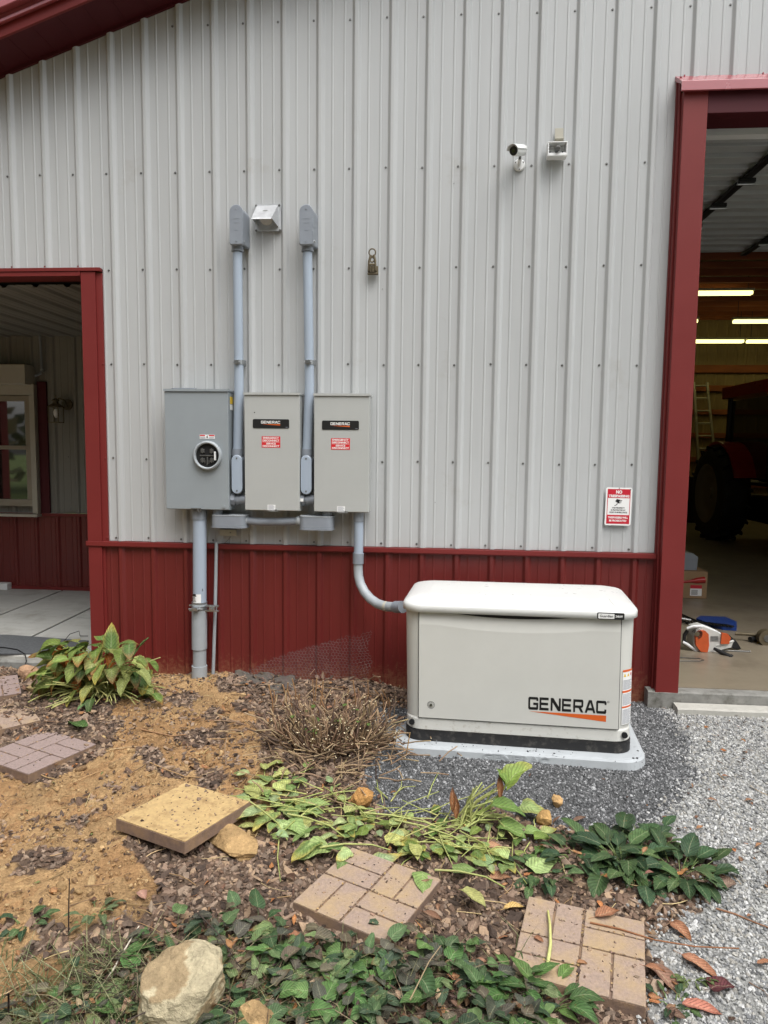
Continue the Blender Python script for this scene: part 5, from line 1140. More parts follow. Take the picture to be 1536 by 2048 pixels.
# a thin spill of pale gravel into the mulch on the right
x, y = sample(9000, x0=2.4, mask=lambda x, y: (zone(x, y) == 0) & (x > 2.95+.25*fbm(x, y, 4, 2, 4)*4) | ((zone(x, y) == 0) & (np.abs(y+1.56) < .10) & (x > 2.6))); n = len(x)
s = rng.lognormal(math.log(.013), .30, n); scatter('gravel', stones, x, y, .006, .8, np.stack([s*1.15, s*.9, s*.7], 1), pick(lightp, n), M['stone'])
darkp = [S(96, 97, 98), S(80, 81, 82), S(112, 113, 114), S(70, 71, 72), S(130, 130, 131), S(102, 103, 104), S(160, 161, 162)]
x, y = sample(75000, x0=1.6, x1=3.9, y0=-1.9, mask=lambda x, y: zone(x+rng.normal(0, .045, len(x)), y+rng.normal(0, .045, len(x))) == 3); n = len(x)
s = rng.lognormal(math.log(.0085), .32, n); scatter('dark_gravel', stones, x, y, .002, .8, np.stack([s*1.15, s*.9, s*.7], 1), pick(darkp, n), M['stone'])

# ------------------------------------------------------------------ leaves and stalks
class Leaves:
    def __init__(s): s.V = []; s.F = []; s.C = []; s.n = 0; s.U = []
    def add(s, p, az, el, L, Wd, bend=.6, fold=.15, roll=0., col=(.1, .2, .05), tip=None, kind='ovate', wav=.04, nt=8, holes=0):
        ss = np.array([-1, -.55, 0, .55, 1]); t = np.linspace(0, 1, nt); ph = random.uniform(0, 6.28)
        if kind == 'ovate': wd = np.sin(np.pi*np.clip(t, 0, 1)**.72)**.75
        elif kind == 'heart': wd = np.clip(np.sin(np.pi*np.clip(t*.93+.07, 0, 1)**.55), 0, 1)**.7
        elif kind == 'lance': wd = np.sin(np.pi*t**.85)**1.1
        else: wd = np.sin(np.pi*t**.9)**.6*(1+.35*np.sin(t*19+ph))
        wd = np.maximum(wd*(1+np.array([random.uniform(-.10, .08) for _ in range(nt)])), .02)
        ang = el-bend*t; dx = np.cos(ang); dz = np.sin(ang); cx = np.concatenate([[0], np.cumsum((dx[1:]+dx[:-1])/2)])/(nt-1)*L; cz = np.concatenate([[0], np.cumsum((dz[1:]+dz[:-1])/2)])/(nt-1)*L
        u = ss[None]*wd[:, None]*Wd/2; up = np.abs(ss)[None]*wd[:, None]*Wd/2*fold*2+np.sin(t[:, None]*9+ss[None]*2+ph)*wav*Wd
        lx = cx[:, None]-np.sin(ang)[:, None]*up; lz = cz[:, None]+np.cos(ang)[:, None]*up; ly = u*np.cos(roll)-0; lz = lz+u*np.sin(roll)
        c_, s_ = math.cos(az), math.sin(az); X_ = p[0]+lx*c_-ly*s_; Y_ = p[1]+lx*s_+ly*c_; Z_ = p[2]+lz
        v = np.stack([X_, Y_, Z_], 2).reshape(-1, 3); c0 = np.array(col); cc = np.repeat(c0[None], nt*5, 0).reshape(nt, 5, 3)
        cc[:, 2] *= 1.28
        if tip is not None:
            k = (np.clip((t-.6)/.4, 0, 1)[:, None, None]+np.where(np.abs(ss) > .9, .35, 0)[None, :, None]).clip(0, 1); cc = cc*(1-k)+np.array(tip)*k
        i = np.arange(nt-1)[:, None]*5+np.arange(4)[None]; i = i.ravel(); F = np.stack([i, i+1, i+6, i+5], 1); s.U.append(np.stack([np.repeat(t, 5), np.tile(ss, nt), np.zeros(nt*5)], 1))
        s.V.append(v); s.F.append(F+s.n); s.C.append(cc.reshape(-1, 3)); s.n += len(v); return Vector(v[0])
    def stalk(s, pts, r0, r1, col, col2=None, k=5, cap=None):
        pts = np.array([tuple(q) for q in pts], float); n = len(pts); tg = np.gradient(pts, axis=0); tg /= np.linalg.norm(tg, axis=1)[:, None]+1e-9
        a = np.cross(tg, np.array([.3, .2, .93])); a /= np.linalg.norm(a, axis=1)[:, None]+1e-9; b = np.cross(tg, a); rr_ = np.linspace(r0, r1, n)
        an = np.arange(k)*2*np.pi/k; v = pts[:, None]+(a[:, None]*np.cos(an)[None, :, None]+b[:, None]*np.sin(an)[None, :, None])*rr_[:, None, None]
        c1 = np.array(col); c2 = np.array(col2 if col2 is not None else col); tt = np.linspace(0, 1, n)[:, None, None]; cc = np.repeat(c1*(1-tt)+c2*tt, k, 1)
        i = (np.arange(n-1)[:, None]*k+np.arange(k)[None]).ravel(); j = (np.arange(n-1)[:, None]*k+(np.arange(k)+1)[None] % k).ravel(); F = np.stack([i, j, j+k, i+k], 1)
        s.V.append(v.reshape(-1, 3)); s.C.append(cc.reshape(-1, 3)); s.F.append(F+s.n); s.n += n*k; s.U.append(np.tile([[.0, .5, 0]], (n*k, 1)))
        e = pts[-1]+tg[-1]*r1*.4; cv = np.concatenate([v[-1], [e]]); cf = np.array([[q, (q+1) % k, k, k] for q in range(k)])
        cf = np.array([[q, (q+1) % k, k, q] for q in range(k)])[:, :3]
        cf = np.concatenate([cf, cf[:, 2:3]], 1)
        tri = np.array([[0, 1, 2, 3]]) if k == 4 else None
        quads = np.array([[0, 1, 2, 3], [0, 3, 4, 4]]) if k == 5 else np.array([[0, 1, 2, 3]])
        ring = v[-1]; ccap = np.array(cap if cap is not None else c2)
        s.V.append(ring); s.C.append(np.repeat(ccap[None], k, 0)); s.F.append((np.array([[0, 1, 2, 3]]) if k != 5 else np.array([[0, 1, 2, 3], [0, 3, 4, 0]]))[:1]+s.n); s.n += k; s.U.append(np.tile([[.0, .5, 0]], (k, 1)))
    def build(s, name, mat, parent=None, org=None, smooth=True):
        V = np.concatenate(s.V); O = np.zeros(3)
        if parent is not None: O = np.array(ORG[parent.name])
        elif org is not None: O = np.array(org)
        o = fast_mesh(name, V-O, np.concatenate(s.F), np.concatenate(s.C), mat, smooth, parent)
        at_ = o.data.attributes.new('LUV', 'FLOAT_VECTOR', 'POINT'); at_.data.foreach_set('vector', np.concatenate(s.U).astype(np.float32).ravel())
        if parent is None and org is not None: o.location = org
        ORG[o.name] = Vector(O); return o
def jc(c, j=.15): k = random.uniform(1-j, 1+j); return tuple(q*k*random.uniform(.95, 1.05) for q in c)
random.seed(11)
# dry litter: small curled fragments and twigs everywhere, thick round the shrub and along the wall
DL = Leaves()
def litter(n, mask, zoff=.01, sz=(.02, .05), cols=None, jit=0):
    x, y = sample(n*3, mask=mask, margin=80); x, y = x[:n], y[:n]; z = gz(x, y)
    for i in range(len(x)):
        L = random.uniform(*sz); DL.add((x[i], y[i], z[i]+zoff+random.uniform(0, .008)), random.uniform(0, 6.28), random.uniform(-.1, .5), L, L*random.uniform(.3, .6), random.uniform(-.6, 1.2), random.uniform(-.2, .4), random.uniform(-.5, .5), jc(random.choice(cols)), kind=random.choice(['ovate', 'lance', 'ragged']), wav=.08, nt=5)
browns = [S(128, 98, 80), S(104, 78, 64), S(146, 112, 88), S(88, 70, 60), S(164, 120, 84)]
litter(700, lambda x, y: (zone(x, y) == 0), cols=browns+[S(176, 120, 76), S(150, 130, 110)])
litter(620, lambda x, y: (zone(x, y) == 2) & (fbm(x, y, 2.2, 3, 55) > -.06), cols=browns+[S(176, 116, 74)], sz=(.015, .04))
litter(900, lambda x, y: ((x-1.5)**2/.36+(y+.62)**2/.20 < 1) & (fbm(x, y, 3, 2, 5) > -.3), cols=browns, sz=(.025, .06), zoff=.015)
litter(1300, lambda x, y: (x > .98) & (x < 2.2) & (y > -.42) & (y < -.03), cols=[S(112, 92, 78), S(92, 74, 64), S(130, 108, 92), S(74, 60, 54)], sz=(.03, .075), zoff=.02)
litter(420, lambda x, y: (np.abs(x-1.88) < .14+.08*np.sin(y*30)) & (y > -1.7) & (y < -.95), cols=browns+[S(150, 140, 104)], sz=(.02, .05))
litter(160, lambda x, y: (x > 3.2) & (x < 3.62) & (y > -.30) & (y < -.02), cols=browns, sz=(.03, .07), zoff=.02)
litter(380, lambda x, y: (x > 2.6) & (x < 3.35) & (y > -1.95) & (y < -1.50), cols=browns+[S(176, 126, 84)], sz=(.02, .055))
litter(420, lambda x, y: zone(x, y) == 1, cols=browns+[S(120, 130, 80)], sz=(.015, .03))
litter(260, lambda x, y: (x > 2.9) & (x < 3.15) & (y < -1.9) & (y > -2.9), cols=browns+[S(180, 118, 72)], sz=(.02, .05))
litter(60, lambda x, y: zone(x, y) == 3, cols=browns, sz=(.01, .025))
tag(DL.build('leaf_litter', M['dry']), kind='stuff')
TW = Leaves()
def twig(p, az, L, r_, col, el=.05, bends=3, cap=None, wob=.35):
    pts = [Vector(p)]; a = az; e = el
    for k in range(bends):
        a += random.uniform(-wob, wob); pts.append(pts[-1]+Vector((math.cos(a)*math.cos(e), math.sin(a)*math.cos(e), math.sin(e)))*L/bends); e *= .3
    for q in pts[1:]: q.z = max(q.z, gz1(q.x, q.y)+r_)
    TW.stalk(pts, r_, r_*.75, col, jc(col), 5, cap)
def twigs(n, mask, cols, Lr, rr_, zo=.012):
    x, y = sample(n*4, mask=mask, margin=60); x, y = x[:n], y[:n]; z = gz(x, y)
    for i in range(len(x)): twig((x[i], y[i], z[i]+zo), random.uniform(0, 6.28), random.uniform(*Lr), random.uniform(*rr_), jc(random.choice(cols)), cap=S(200, 180, 140))
straw = [S(176, 148, 106), S(150, 122, 88), S(120, 96, 74), S(190, 166, 124)]
twigs(130, lambda x, y: (zone(x, y) == 1) & (x > .2), straw, (.05, .18), (.0012, .0030)); twigs(500, lambda x, y: (zone(x, y) == 1), straw+[S(96, 80, 66)], (.02, .07), (.0007, .0013))
twigs(200, lambda x, y: (zone(x, y) == 0), straw, (.04, .15), (.0010, .0026))
twigs(160, lambda x, y: (x > 1.1) & (x < 2.0) & (y > -1.5) & (y < -.85), straw, (.06, .20), (.002, .0035), .02)
twigs(60, lambda x, y: (x > 1.0) & (x < 2.1) & (y > -.42) & (y < -.04), [S(130, 110, 92), S(160, 138, 112)], (.06, .25), (.0015, .003), .05)
twigs(40, lambda x, y: (zone(x, y) == 2), straw, (.03, .12), (.001, .002))
tag(TW.build('twig_litter', M['stalk']), kind='stuff')
def stick(name, label, pxs, r_, col, r1=None, up=.012):
    L = Leaves(); pts = [GG(a, b, up) for a, b in pxs]; L.stalk(pts, r_, r1 or r_*.6, col, None, 6, S(196, 176, 136)); o = L.build(name, M['stalk'], None, org=pts[0]); return tag(o, label, 'stick')
stick('stick', 'long thin brown stem lying across the right paver onto the gravel', [(1180, 1845), (1240, 1858), (1310, 1880), (1390, 1893), (1478, 1897)], .0035, S(140, 96, 66), up=.045)
stick('stick', 'reddish brown twig lying on pale gravel at the right picture edge', [(1432, 1817), (1470, 1828), (1510, 1845), (1545, 1858)], .004, S(136, 98, 72))
stick('stick', 'pale thick stalk lying on the soil right of the green plant', [(281, 1458), (310, 1465), (345, 1472), (372, 1469)], .005, S(150, 116, 84))
stick('stick', 'long curved stalk on the soil above the sand coloured paver', [(300, 1525), (335, 1540), (370, 1553), (405, 1555)], .0035, S(168, 136, 96))
stick('stick', 'straight dry stem on the soil left of the cut shrub', [(415, 1478), (450, 1478), (490, 1472), (530, 1462)], .0035, S(170, 138, 98))
stick('stick', 'white bleached stem standing among weeds left of the big rock', [(217, 1955), (240, 1915), (262, 1878), (278, 1852)], .0035, S(206, 196, 178), up=.04)
stick('stick', 'grey driftwood piece at the left corner of the middle paver', [(535, 1872), (550, 1855), (570, 1838), (592, 1826)], .012, S(140, 118, 100), .006)
for a, lab in (((137, 1870, 1757), 'thin dark stem standing upright in the clay at left'), ((17, 2050, 2010), 'short dark stem upright at the lower left corner')):
    b0 = GG(a[0], a[1]); L = Leaves(); L.stalk([b0, b0+Vector((.004, 0, .10)), P(a[0]+2, a[2], b0.y)], .0028, .002, S(62, 50, 44), None, 5); o = L.build('stem', M['stalk'], None, org=b0); tag(o, lab, 'stem')
for b_, t_, lab, c_ in (((812, 1512), (820, 1465), 'straw coloured stub leaning in front of the pad left corner', S(176, 140, 92)), ((786, 1510), (792, 1478), 'thin grey stub standing at the left end of the pad', S(110, 104, 98)), ((752, 1560), (752, 1520), 'dark upright stub at the shrub edge by dark gravel', S(80, 62, 54))):
    b0 = GG(*b_); L = Leaves(); L.stalk([b0, (b0+P(*t_, b0.y))/2, P(*t_, b0.y)], .0035, .003, c_, None, 5, S(210, 186, 140)); tag(L.build('stub', M['stalk'], None, org=b0), lab, 'stub')

# ------------------------------------------------------------------ fallen leaves, one object each
random.seed(5)
def fallen(px, py, size, az, col, label, kind='ovate', asp=.45, el=.15, bend=.4, up=.014, group='fallen leaves on the ground', tip=None, wav=.05, fold=.2):
    size *= .82; g_ = sum(col)/3; col = tuple(q*.82+g_*.18 for q in col)
    p = GG(px, py, up); L = Leaves(); L.add((p.x-math.cos(az)*size/2, p.y-math.sin(az)*size/2, p.z), az, el, size, size*asp, bend, fold, random.uniform(-.2, .2), col, tip, kind, wav, 9)
    if random.random() < .7: q = Vector((p.x-math.cos(az)*size/2, p.y-math.sin(az)*size/2, p.z)); L.stalk([q, q-Vector((math.cos(az), math.sin(az), .1))*size*.25], .001, .0008, col, None, 4)
    tag(L.build('fallen_leaf', M['dry'], None, org=p), label, 'leaf', group)
O1, O2, BR, RD, TN = S(168, 112, 76), S(178, 126, 82), S(124, 94, 76), S(100, 52, 56), S(150, 122, 100)
FL = [(1362, 1862, .12, -1.1, O1, 'large orange curled leaf on pale gravel right of the paver'), (1400, 1930, .15, -.8, S(176, 118, 84), 'long pale orange leaf pointing down the gravel'),
 (1446, 1975, .10, .2, RD, 'dark maroon round leaf on the gravel'), (1405, 2015, .14, -.2, S(190, 116, 92), 'salmon pink leaf on the gravel below the maroon one'),
 (1440, 1755, .12, -.5, S(170, 116, 84), 'brown orange leaf beside the dark green clump on gravel'), (1455, 1768, .10, .5, S(150, 122, 104), 'pale brown lobed leaf on gravel right of the green clump'),
 (1518, 1690, .05, .6, O2, 'small bright orange leaf on gravel at the right'), (1452, 1552, .05, 0, O1, 'small orange leaf high on the gravel towards the doorway'),
 (1400, 1655, .05, .5, O2, 'small amber leaf at the gravel edge'), (1135, 1820, .07, .1, RD, 'crimson leaf above the top edge of the right paver'),
 (1215, 1830, .12, .3, O1, 'rusty orange leaf over the top edge of the right paver'), (1165, 1925, .045, 0, O2, 'small orange leaf lying on the right paver bricks'),
 (1078, 1880, .05, -.8, O1, 'torn orange leaf on the left bricks of the right paver'), (1030, 1815, .11, .3, S(214, 174, 92), 'yellow leaf at the top left corner of the right paver'),
 (950, 1850, .12, 1.2, TN, 'tan pointed leaf standing on mulch between two pavers'), (285, 1792, .09, -.9, S(190, 140, 118), 'pink tan curled leaf on mulch at left'),
 (990, 1693, .10, .1, S(190, 140, 100), 'tan orange leaf under the cut stalks'), (1000, 1755, .11, .2, S(170, 120, 84), 'broad brown leaf above the mulch right of the middle paver'),
 (1120, 1700, .12, .9, S(140, 108, 90), 'brown lobed leaf beside the pale green leaf'), (1085, 2030, .20, -.3, S(186, 132, 88), 'big tan leaf at the bottom under the right paver'),
 (965, 1925, .06, -.4, S(176, 126, 96), 'small pinkish leaf on mulch below the middle paver'), (590, 1870, .06, .1, O1, 'small orange leaf on mulch left of the middle paver'),
 (440, 1905, .06, -.1, O1, 'orange brown leaf behind the big rock'), (565, 2010, .06, .3, S(170, 120, 90), 'brown leaf right of the small rock at the bottom'),
 (240, 1933, .05, .2, O1, 'small orange leaf beside the bleached stem'), (1330, 1955, .16, -1.0, S(150, 110, 88), 'long brown leaf at the right side of the right paver'),
 (1310, 1940, .08, -.5, O1, 'orange curled leaf over the right edge of the right paver'), (1350, 2030, .08, -.5, BR, 'dull brown leaf at the bottom right of the paver'),
 (1290, 1700, .06, 1.0, O2, 'tan leaf on top of the dark green clump'), (1300, 1745, .05, .4, S(150, 100, 84), 'brown curled leaf in the middle of the dark green clump'),
 (865, 1835, .11, -.7, S(140, 100, 74), 'brown leaf on the right corner of the middle paver'), (850, 1765, .05, .5, S(160, 124, 90), 'small crumpled leaf on the middle paver'),
 (1530, 1925, .07, .2, O1, 'orange leaf cut by the right picture edge'), (1500, 1830, .04, .6, O1, 'tiny orange leaf on gravel near the right edge'),
 (600, 1640, .08, -.3, S(206, 160, 84), 'orange yellow leaf among the pale green cuttings'), (1160, 1640, .09, .5, BR, 'brown leaf on dark gravel between the two small rocks'),
 (1560-60, 1600, .06, .3, S(160, 116, 84), 'brown leaf high on the right gravel'), (205, 1905, .08, .1, S(150, 124, 106), 'grey brown leaf on clay left of the weeds'),
 (1425, 1600, .05, -.4, S(164, 120, 90), 'small brown leaf on gravel below the doorway'), (700, 1905, .07, .2, S(190, 150, 120), 'pale curled leaf under the front corner of the middle paver')]
for i, (px, py, sz, az, c, lab) in enumerate(FL):
    fallen(px, py, sz, az, c, lab, kind='ragged' if 'lobed' in lab else ('heart' if 'round' in lab else 'ovate'), asp=.8 if ('round' in lab or 'lobed' in lab) else random.uniform(.38, .5), el=random.uniform(.05, .35), bend=random.uniform(.1, .8), up=.045 if 'paver' in lab and ('on the' in lab or 'over' in lab or 'lying on' in lab) else (.12 if 'clump' in lab and ('top' in lab or 'middle' in lab) else .016), tip=tuple(q*.6 for q in c))

# ------------------------------------------------------------------ plants
random.seed(21)
hg = [S(112, 132, 62), S(92, 118, 58), S(130, 144, 74), S(80, 104, 54), S(142, 150, 86)]
hb = G(210, 1400, .1); hb = Vector((.03, -.42, gz1(.03, -.42)))
pl = thing('hosta', 'wilting hosta with broad yellow green leaves beside the barn corner post', 'plant', hb)
ST, LF = Leaves(), Leaves()
def hleaf(tip_, L, az, el, bend, col, base=None, wd=.5, brown=None, fold=.12, kind='heart'):
    base = base or (hb+Vector((random.uniform(-.10, .14), random.uniform(-.08, .08), 0))); t_ = Vector(tip_)
    mid = base.lerp(t_, .55)+Vector((0, 0, .10*(t_-base).length/.4)); pts = [base*(1-k)**2+mid*2*k*(1-k)+t_*k*k for k in np.linspace(0, 1, 7)]
    ST.stalk(pts, .0042, .0026, S(150, 160, 100), S(128, 146, 82)); LF.add(t_, az, el, L, L*wd, bend, fold, random.uniform(-.5, .5), col, brown, kind, .05, 9)
brn = S(150, 96, 50)
for (px, py, Y_, L, az, el, bend, wd) in ((222, 1305, -.45, .19, 1.9, 1.35, .3, .48), (262, 1318, -.42, .17, .9, .9, .3, .5), (196, 1292, -.5, .15, 2.9, .1, .9, .5), (232, 1300, -.5, .13, -.4, .2, .6, .5),
    (150, 1300, -.5, .17, 3.3, .2, 1.3, .55), (175, 1290, -.5, .18, 3.9, .2, 1.3, .55), (120, 1330, -.5, .18, 3.6, 0, 1.4, .55), (140, 1345, -.55, .18, 4.1, 0, 1.5, .5), (165, 1325, -.55, .18, 4.5, .1, 1.4, .5),
    (190, 1320, -.55, .16, 4.9, 0, 1.3, .55), (215, 1300, -.5, .14, -.6, .3, 1.0, .6), (275, 1335, -.45, .16, -1.0, 0, 1.2, .55), (290, 1345, -.42, .17, -1.3, -.2, 1.2, .55), (285, 1320, -.38, .15, -.3, .2, 1.4, .5),
    (100, 1345, -.5, .16, 3.2, -.1, 1.2, .5), (110, 1355, -.55, .16, 4.2, -.3, 1.0, .5), (240, 1290, -.4, .13, .3, .4, 1.0, .5), (160, 1310, -.45, .15, 3.0, .3, 1.0, .5), (205, 1330, -.6, .14, 4.7, -.3, 1.0, .5),
    (180, 1370, -.62, .12, 4.6, -.4, .8, .6), (155, 1380, -.62, .12, 4.2, -.5, .8, .6), (300, 1380, -.42, .14, -1.2, -.4, .6, .6), (130, 1310, -.45, .16, 2.9, .4, 1.4, .5), (205, 1280, -.45, .13, 2.2, .4, 1.2, .6), (250, 1355, -.55, .14, -1.4, -.2, 1.0, .5)):
    hleaf(P(px, py, Y_), L, az, el, bend, jc(random.choice(hg), .2), wd=wd+.08, brown=random.choice([None, None, brn, S(190, 170, 80), S(176, 110, 60)]))
for k in range(34):
    a = random.uniform(2.2, 5.6); r_ = random.uniform(.08, .26); t_ = hb+Vector((math.cos(a)*r_*1.1, math.sin(a)*r_*.7, random.uniform(.08, .30)))
    hleaf(t_, random.uniform(.09, .17), a+random.uniform(-.6, .6), random.uniform(-.4, .4), random.uniform(.6, 1.6), jc(random.choice(hg), .2), wd=random.uniform(.45, .65), brown=random.choice([None, brn, brn, S(196, 176, 90)]))
for k in range(30):
    px = random.uniform(80, 315); py = random.uniform(1275, 1400); t_ = P(px, py, random.uniform(-.68, -.40)); hleaf(t_, random.uniform(.09, .16), math.atan2(-.5, (px-200)/90)+random.uniform(-.7, .7), random.uniform(-.3, .3), random.uniform(.8, 1.6), jc(random.choice(hg), .25), wd=random.uniform(.5, .7), brown=random.choice([None, None, brn, S(150, 110, 70)]))
for k in range(14):
    a = random.uniform(2.6, 6.0); t_ = hb+Vector((math.cos(a)*.18, math.sin(a)*.12, random.uniform(.12, .3))); LF.add(t_, a, -.6, .10, .06, 1.2, .5, 0, jc(S(176, 108, 52)), None, 'ragged', .1, 7)
LF.build('foliage', M['leaf'], pl)
for k in range(170):       # cut and splayed leaf stalks
    a = random.uniform(-2.9, .35); r_ = random.uniform(.10, .42); b_ = hb+Vector((random.uniform(-.08, .16), random.uniform(-.08, .04), .0))
    e_ = b_+Vector((math.cos(a)*r_*.9, math.sin(a)*r_*.75, random.uniform(.0, .24) if k % 3 else random.uniform(0, .05))); e_.z = max(e_.z, gz1(e_.x, e_.y)+.006)
    m_ = b_.lerp(e_, .5)+Vector((0, 0, random.uniform(.02, .08))); ST.stalk([b_*(1-q)**2+m_*2*q*(1-q)+e_*q*q for q in np.linspace(0, 1, 6)], .0045, .0032, jc(S(150, 158, 96)), jc(S(170, 168, 108)), 5, S(206, 206, 150))
ST.build('stalks', M['stalk'], pl)
for (px, py, L, az, c) in ((165, 1455, .15, 2.6, S(76, 104, 56)), (180, 1405, .10, 4.4, S(100, 134, 84)), (310, 1392, .12, 3.4, S(104, 130, 72))):
    p = GG(px, py, .03); l_ = Leaves(); l_.add(p, az, .35, L, L*.6, .9, .15, .2, c, None, 'heart', .05, 9); tag(l_.build('fallen_leaf', M['leaf'], None, org=p), {165: 'dark green broad leaf fallen in front of the hosta', 180: 'pale green leaf low at the front of the hosta', 310: 'bright green leaf fallen at the right side of the hosta'}[px], 'leaf')

# cut-back shrub
random.seed(31)
sc_ = Vector((1.63, -.94, gz1(1.63, -.94)))
pl = thing('cut_shrub', 'low cut back shrub of bare brown stubs with pale cut ends left of the generator', 'shrub', sc_)
L = Leaves()
for k in range(460):
    a = random.uniform(0, 6.283); e = random.uniform(.2, 1.4) if k % 3 else random.uniform(.8, 1.5); r_ = math.sqrt(random.random())*.17; b_ = sc_+Vector((math.cos(a)*r_*1.5, math.sin(a)*r_*.9, -.01))
    a += random.gauss(0, .45); ln = random.uniform(.07, .30) if e < 1 else random.uniform(.08, .25); d = Vector((math.cos(a)*math.cos(e)*1.0, math.sin(a)*math.cos(e)*.8, math.sin(e)*.9)); w_ = Vector((random.gauss(0, .022), random.gauss(0, .022), random.uniform(-.01, .035)))
    pts = [b_, b_+d*ln*.35+w_*.7, b_+d*ln*.7+w_, b_+d*ln+Vector((0, 0, .012))]
    for q in pts[1:]: q.z = max(q.z, gz1(q.x, q.y)+.008)
    c = jc(random.choice([S(136, 112, 90), S(116, 94, 76), S(156, 132, 104), S(98, 80, 68), S(170, 146, 114)])); rad = random.uniform(.003, .0055)
    L.stalk(pts, rad, rad*.85, tuple(q*.8 for q in c), c, 5, S(236, 220, 184))
for k in range(26):
    px = random.uniform(545, 790); b0 = GG(px, random.uniform(1400, 1450)); t_ = P(px+random.uniform(-14, 18), random.uniform(1352, 1400), b0.y); rad = random.uniform(.003, .005)
    L.stalk([b0, b0.lerp(t_, .5)+Vector((.01, 0, 0)), t_], rad, rad*.9, S(136, 102, 74), S(160, 124, 86), 5, S(222, 200, 156))
for k in range(240):
    px = random.gauss(670, 80); py = random.gauss(1490, 42); b_ = GG(px, py, random.uniform(.01, .05)); a = random.uniform(0, 6.28); ln = random.uniform(.06, .2); e_ = b_+Vector((math.cos(a)*ln, math.sin(a)*ln, random.uniform(-.02, .08))); e_.z = max(e_.z, gz1(e_.x, e_.y)+.008)
    L.stalk([b_, b_.lerp(e_, .5)+Vector((random.gauss(0, .01), random.gauss(0, .01), .008)), e_], .0038, .003, jc(S(120, 98, 80)), jc(S(166, 142, 110)), 5, S(236, 220, 184))
L.build('stems', M['stalk'], pl)
l_ = Leaves()
for k in range(14): p = sc_+Vector((random.uniform(-.2, .25), random.uniform(-.12, .15), random.uniform(.08, .18))); l_.add(p, random.uniform(0, 6.28), random.uniform(0, .8), .05, .025, .5, .1, 0, jc(S(92, 116, 56)), nt=6)
l_.build('sprouts', M['leaf'], pl)

# pale green cuttings thrown on the mulch
random.seed(41)
CU, CS = Leaves(), Leaves()
pale = [S(150, 168, 104), S(134, 156, 92), S(166, 182, 122), S(120, 144, 84), S(144, 164, 116), S(176, 180, 110)]
def cut(px, py, L, az, col, up=.03, wd=.62, el=.15, bend=.4): p = GG(px, py, up); CU.add(p, az, el, L, L*wd, bend, random.uniform(-.1, .2), random.uniform(-.35, .35), col, random.choice([None, None, S(196, 176, 90)]), 'heart', .05, 9); return p
for (px, py, L, az) in ((548, 1625, .16, 4.4), (575, 1640, .15, -.9), (600, 1608, .15, .2), (520, 1590, .14, 2.2), (545, 1560, .12, 2.8), (525, 1620, .13, 4.0), (555, 1580, .12, 1.2), (500, 1600, .10, 3.2),
    (632, 1680, .17, 4.2), (655, 1690, .15, 3.8), (620, 1665, .12, 2.9), (690, 1625, .11, .2), (845, 1745, .13, -1.3), (905, 1735, .10, .2), (790, 1760, .15, 4.0), (745, 1725, .13, .4), (925, 1780, .12, -.6), (1060, 1735, .15, .3),
    (715, 1655, .09, 3.0), (770, 1680, .10, .3), (830, 1690, .10, 4.9), (865, 1700, .09, .8), (700, 1700, .09, 4.2), (960, 1720, .09, .4), (985, 1710, .10, -.5), (940, 1700, .09, 2.7), (1000, 1640, .12, -.5), (1040, 1610, .14, -.8), (1050, 1660, .09, -.3)):
    cut(px, py, L, az+random.uniform(-.3, .3), jc(random.choice(pale), .1), up=random.uniform(.025, .06))
for k in range(60):
    cut(random.gauss(570, 45), random.gauss(1600, 38), random.uniform(.05, .10), random.uniform(0, 6.28), jc(random.choice(pale), .15), up=random.uniform(.01, .05))
for k in range(110):
    t_ = random.random(); cut(640+430*t_+random.gauss(0, 20), 1650+55*t_+random.gauss(0, 24), random.uniform(.04, .09), random.uniform(0, 6.28), jc(random.choice(pale+hg), .15), up=random.uniform(.01, .05))
for k in range(80):
    t_ = random.random(); px = 520+520*t_+random.gauss(0, 20); py = 1570+120*t_+random.gauss(0, 24) if t_ > .25 else random.gauss(1600, 30); b_ = GG(px, py, random.uniform(.015, .06)); a = random.gauss(.1, 1.1)+(math.pi if random.random() < .5 else 0); ln = random.uniform(.10, .32)
    m_ = b_+Vector((math.cos(a)*ln/2, math.sin(a)*ln/2, random.uniform(-.01, .025))); e_ = b_+Vector((math.cos(a+random.uniform(-.3, .3))*ln, math.sin(a)*ln, random.uniform(-.01, .02)))
    for q in (m_, e_): q.z = max(q.z, gz1(q.x, q.y)+.012)
    CS.stalk([b_, m_, e_], .0032, .0018, jc(S(170, 172, 108)), jc(S(150, 160, 92)), 5, S(214, 210, 160))
for a_, b_ in (((575, 1628), (690, 1675)), ((495, 1600), (575, 1680)), ((720, 1625), (900, 1665)), ((790, 1640), (950, 1700)), ((870, 1740), (1010, 1775)), ((640, 1695), (780, 1700)), ((560, 1600), (650, 1625))):
    p, q = GG(*a_, .05), GG(*b_, .04); CS.stalk([p, p.lerp(q, .35)+Vector((0, 0, .02)), p.lerp(q, .7)+Vector((.01, .01, .015)), q], .0048, .003, S(176, 178, 116), S(150, 160, 92), 5, S(214, 210, 160))
tag(CU.build('leaf_cuttings', M['leaf']), kind='stuff'); tag(CS.build('stalk_cuttings', M['stalk']), kind='stuff')
p = GG(1100, 1830, .05); l_ = Leaves(); l_.stalk([GG(1096, 1822, .05), GG(1100, 1850, .055), GG(1101, 1890, .055), GG(1094, 1935, .05)], .004, .0065, S(190, 186, 116), S(196, 200, 130), 6, S(220, 220, 170)); tag(l_.build('cut_stalk', M['stalk'], None, org=p), 'pale yellow green cut stalk curved on the right paver', 'stalk')
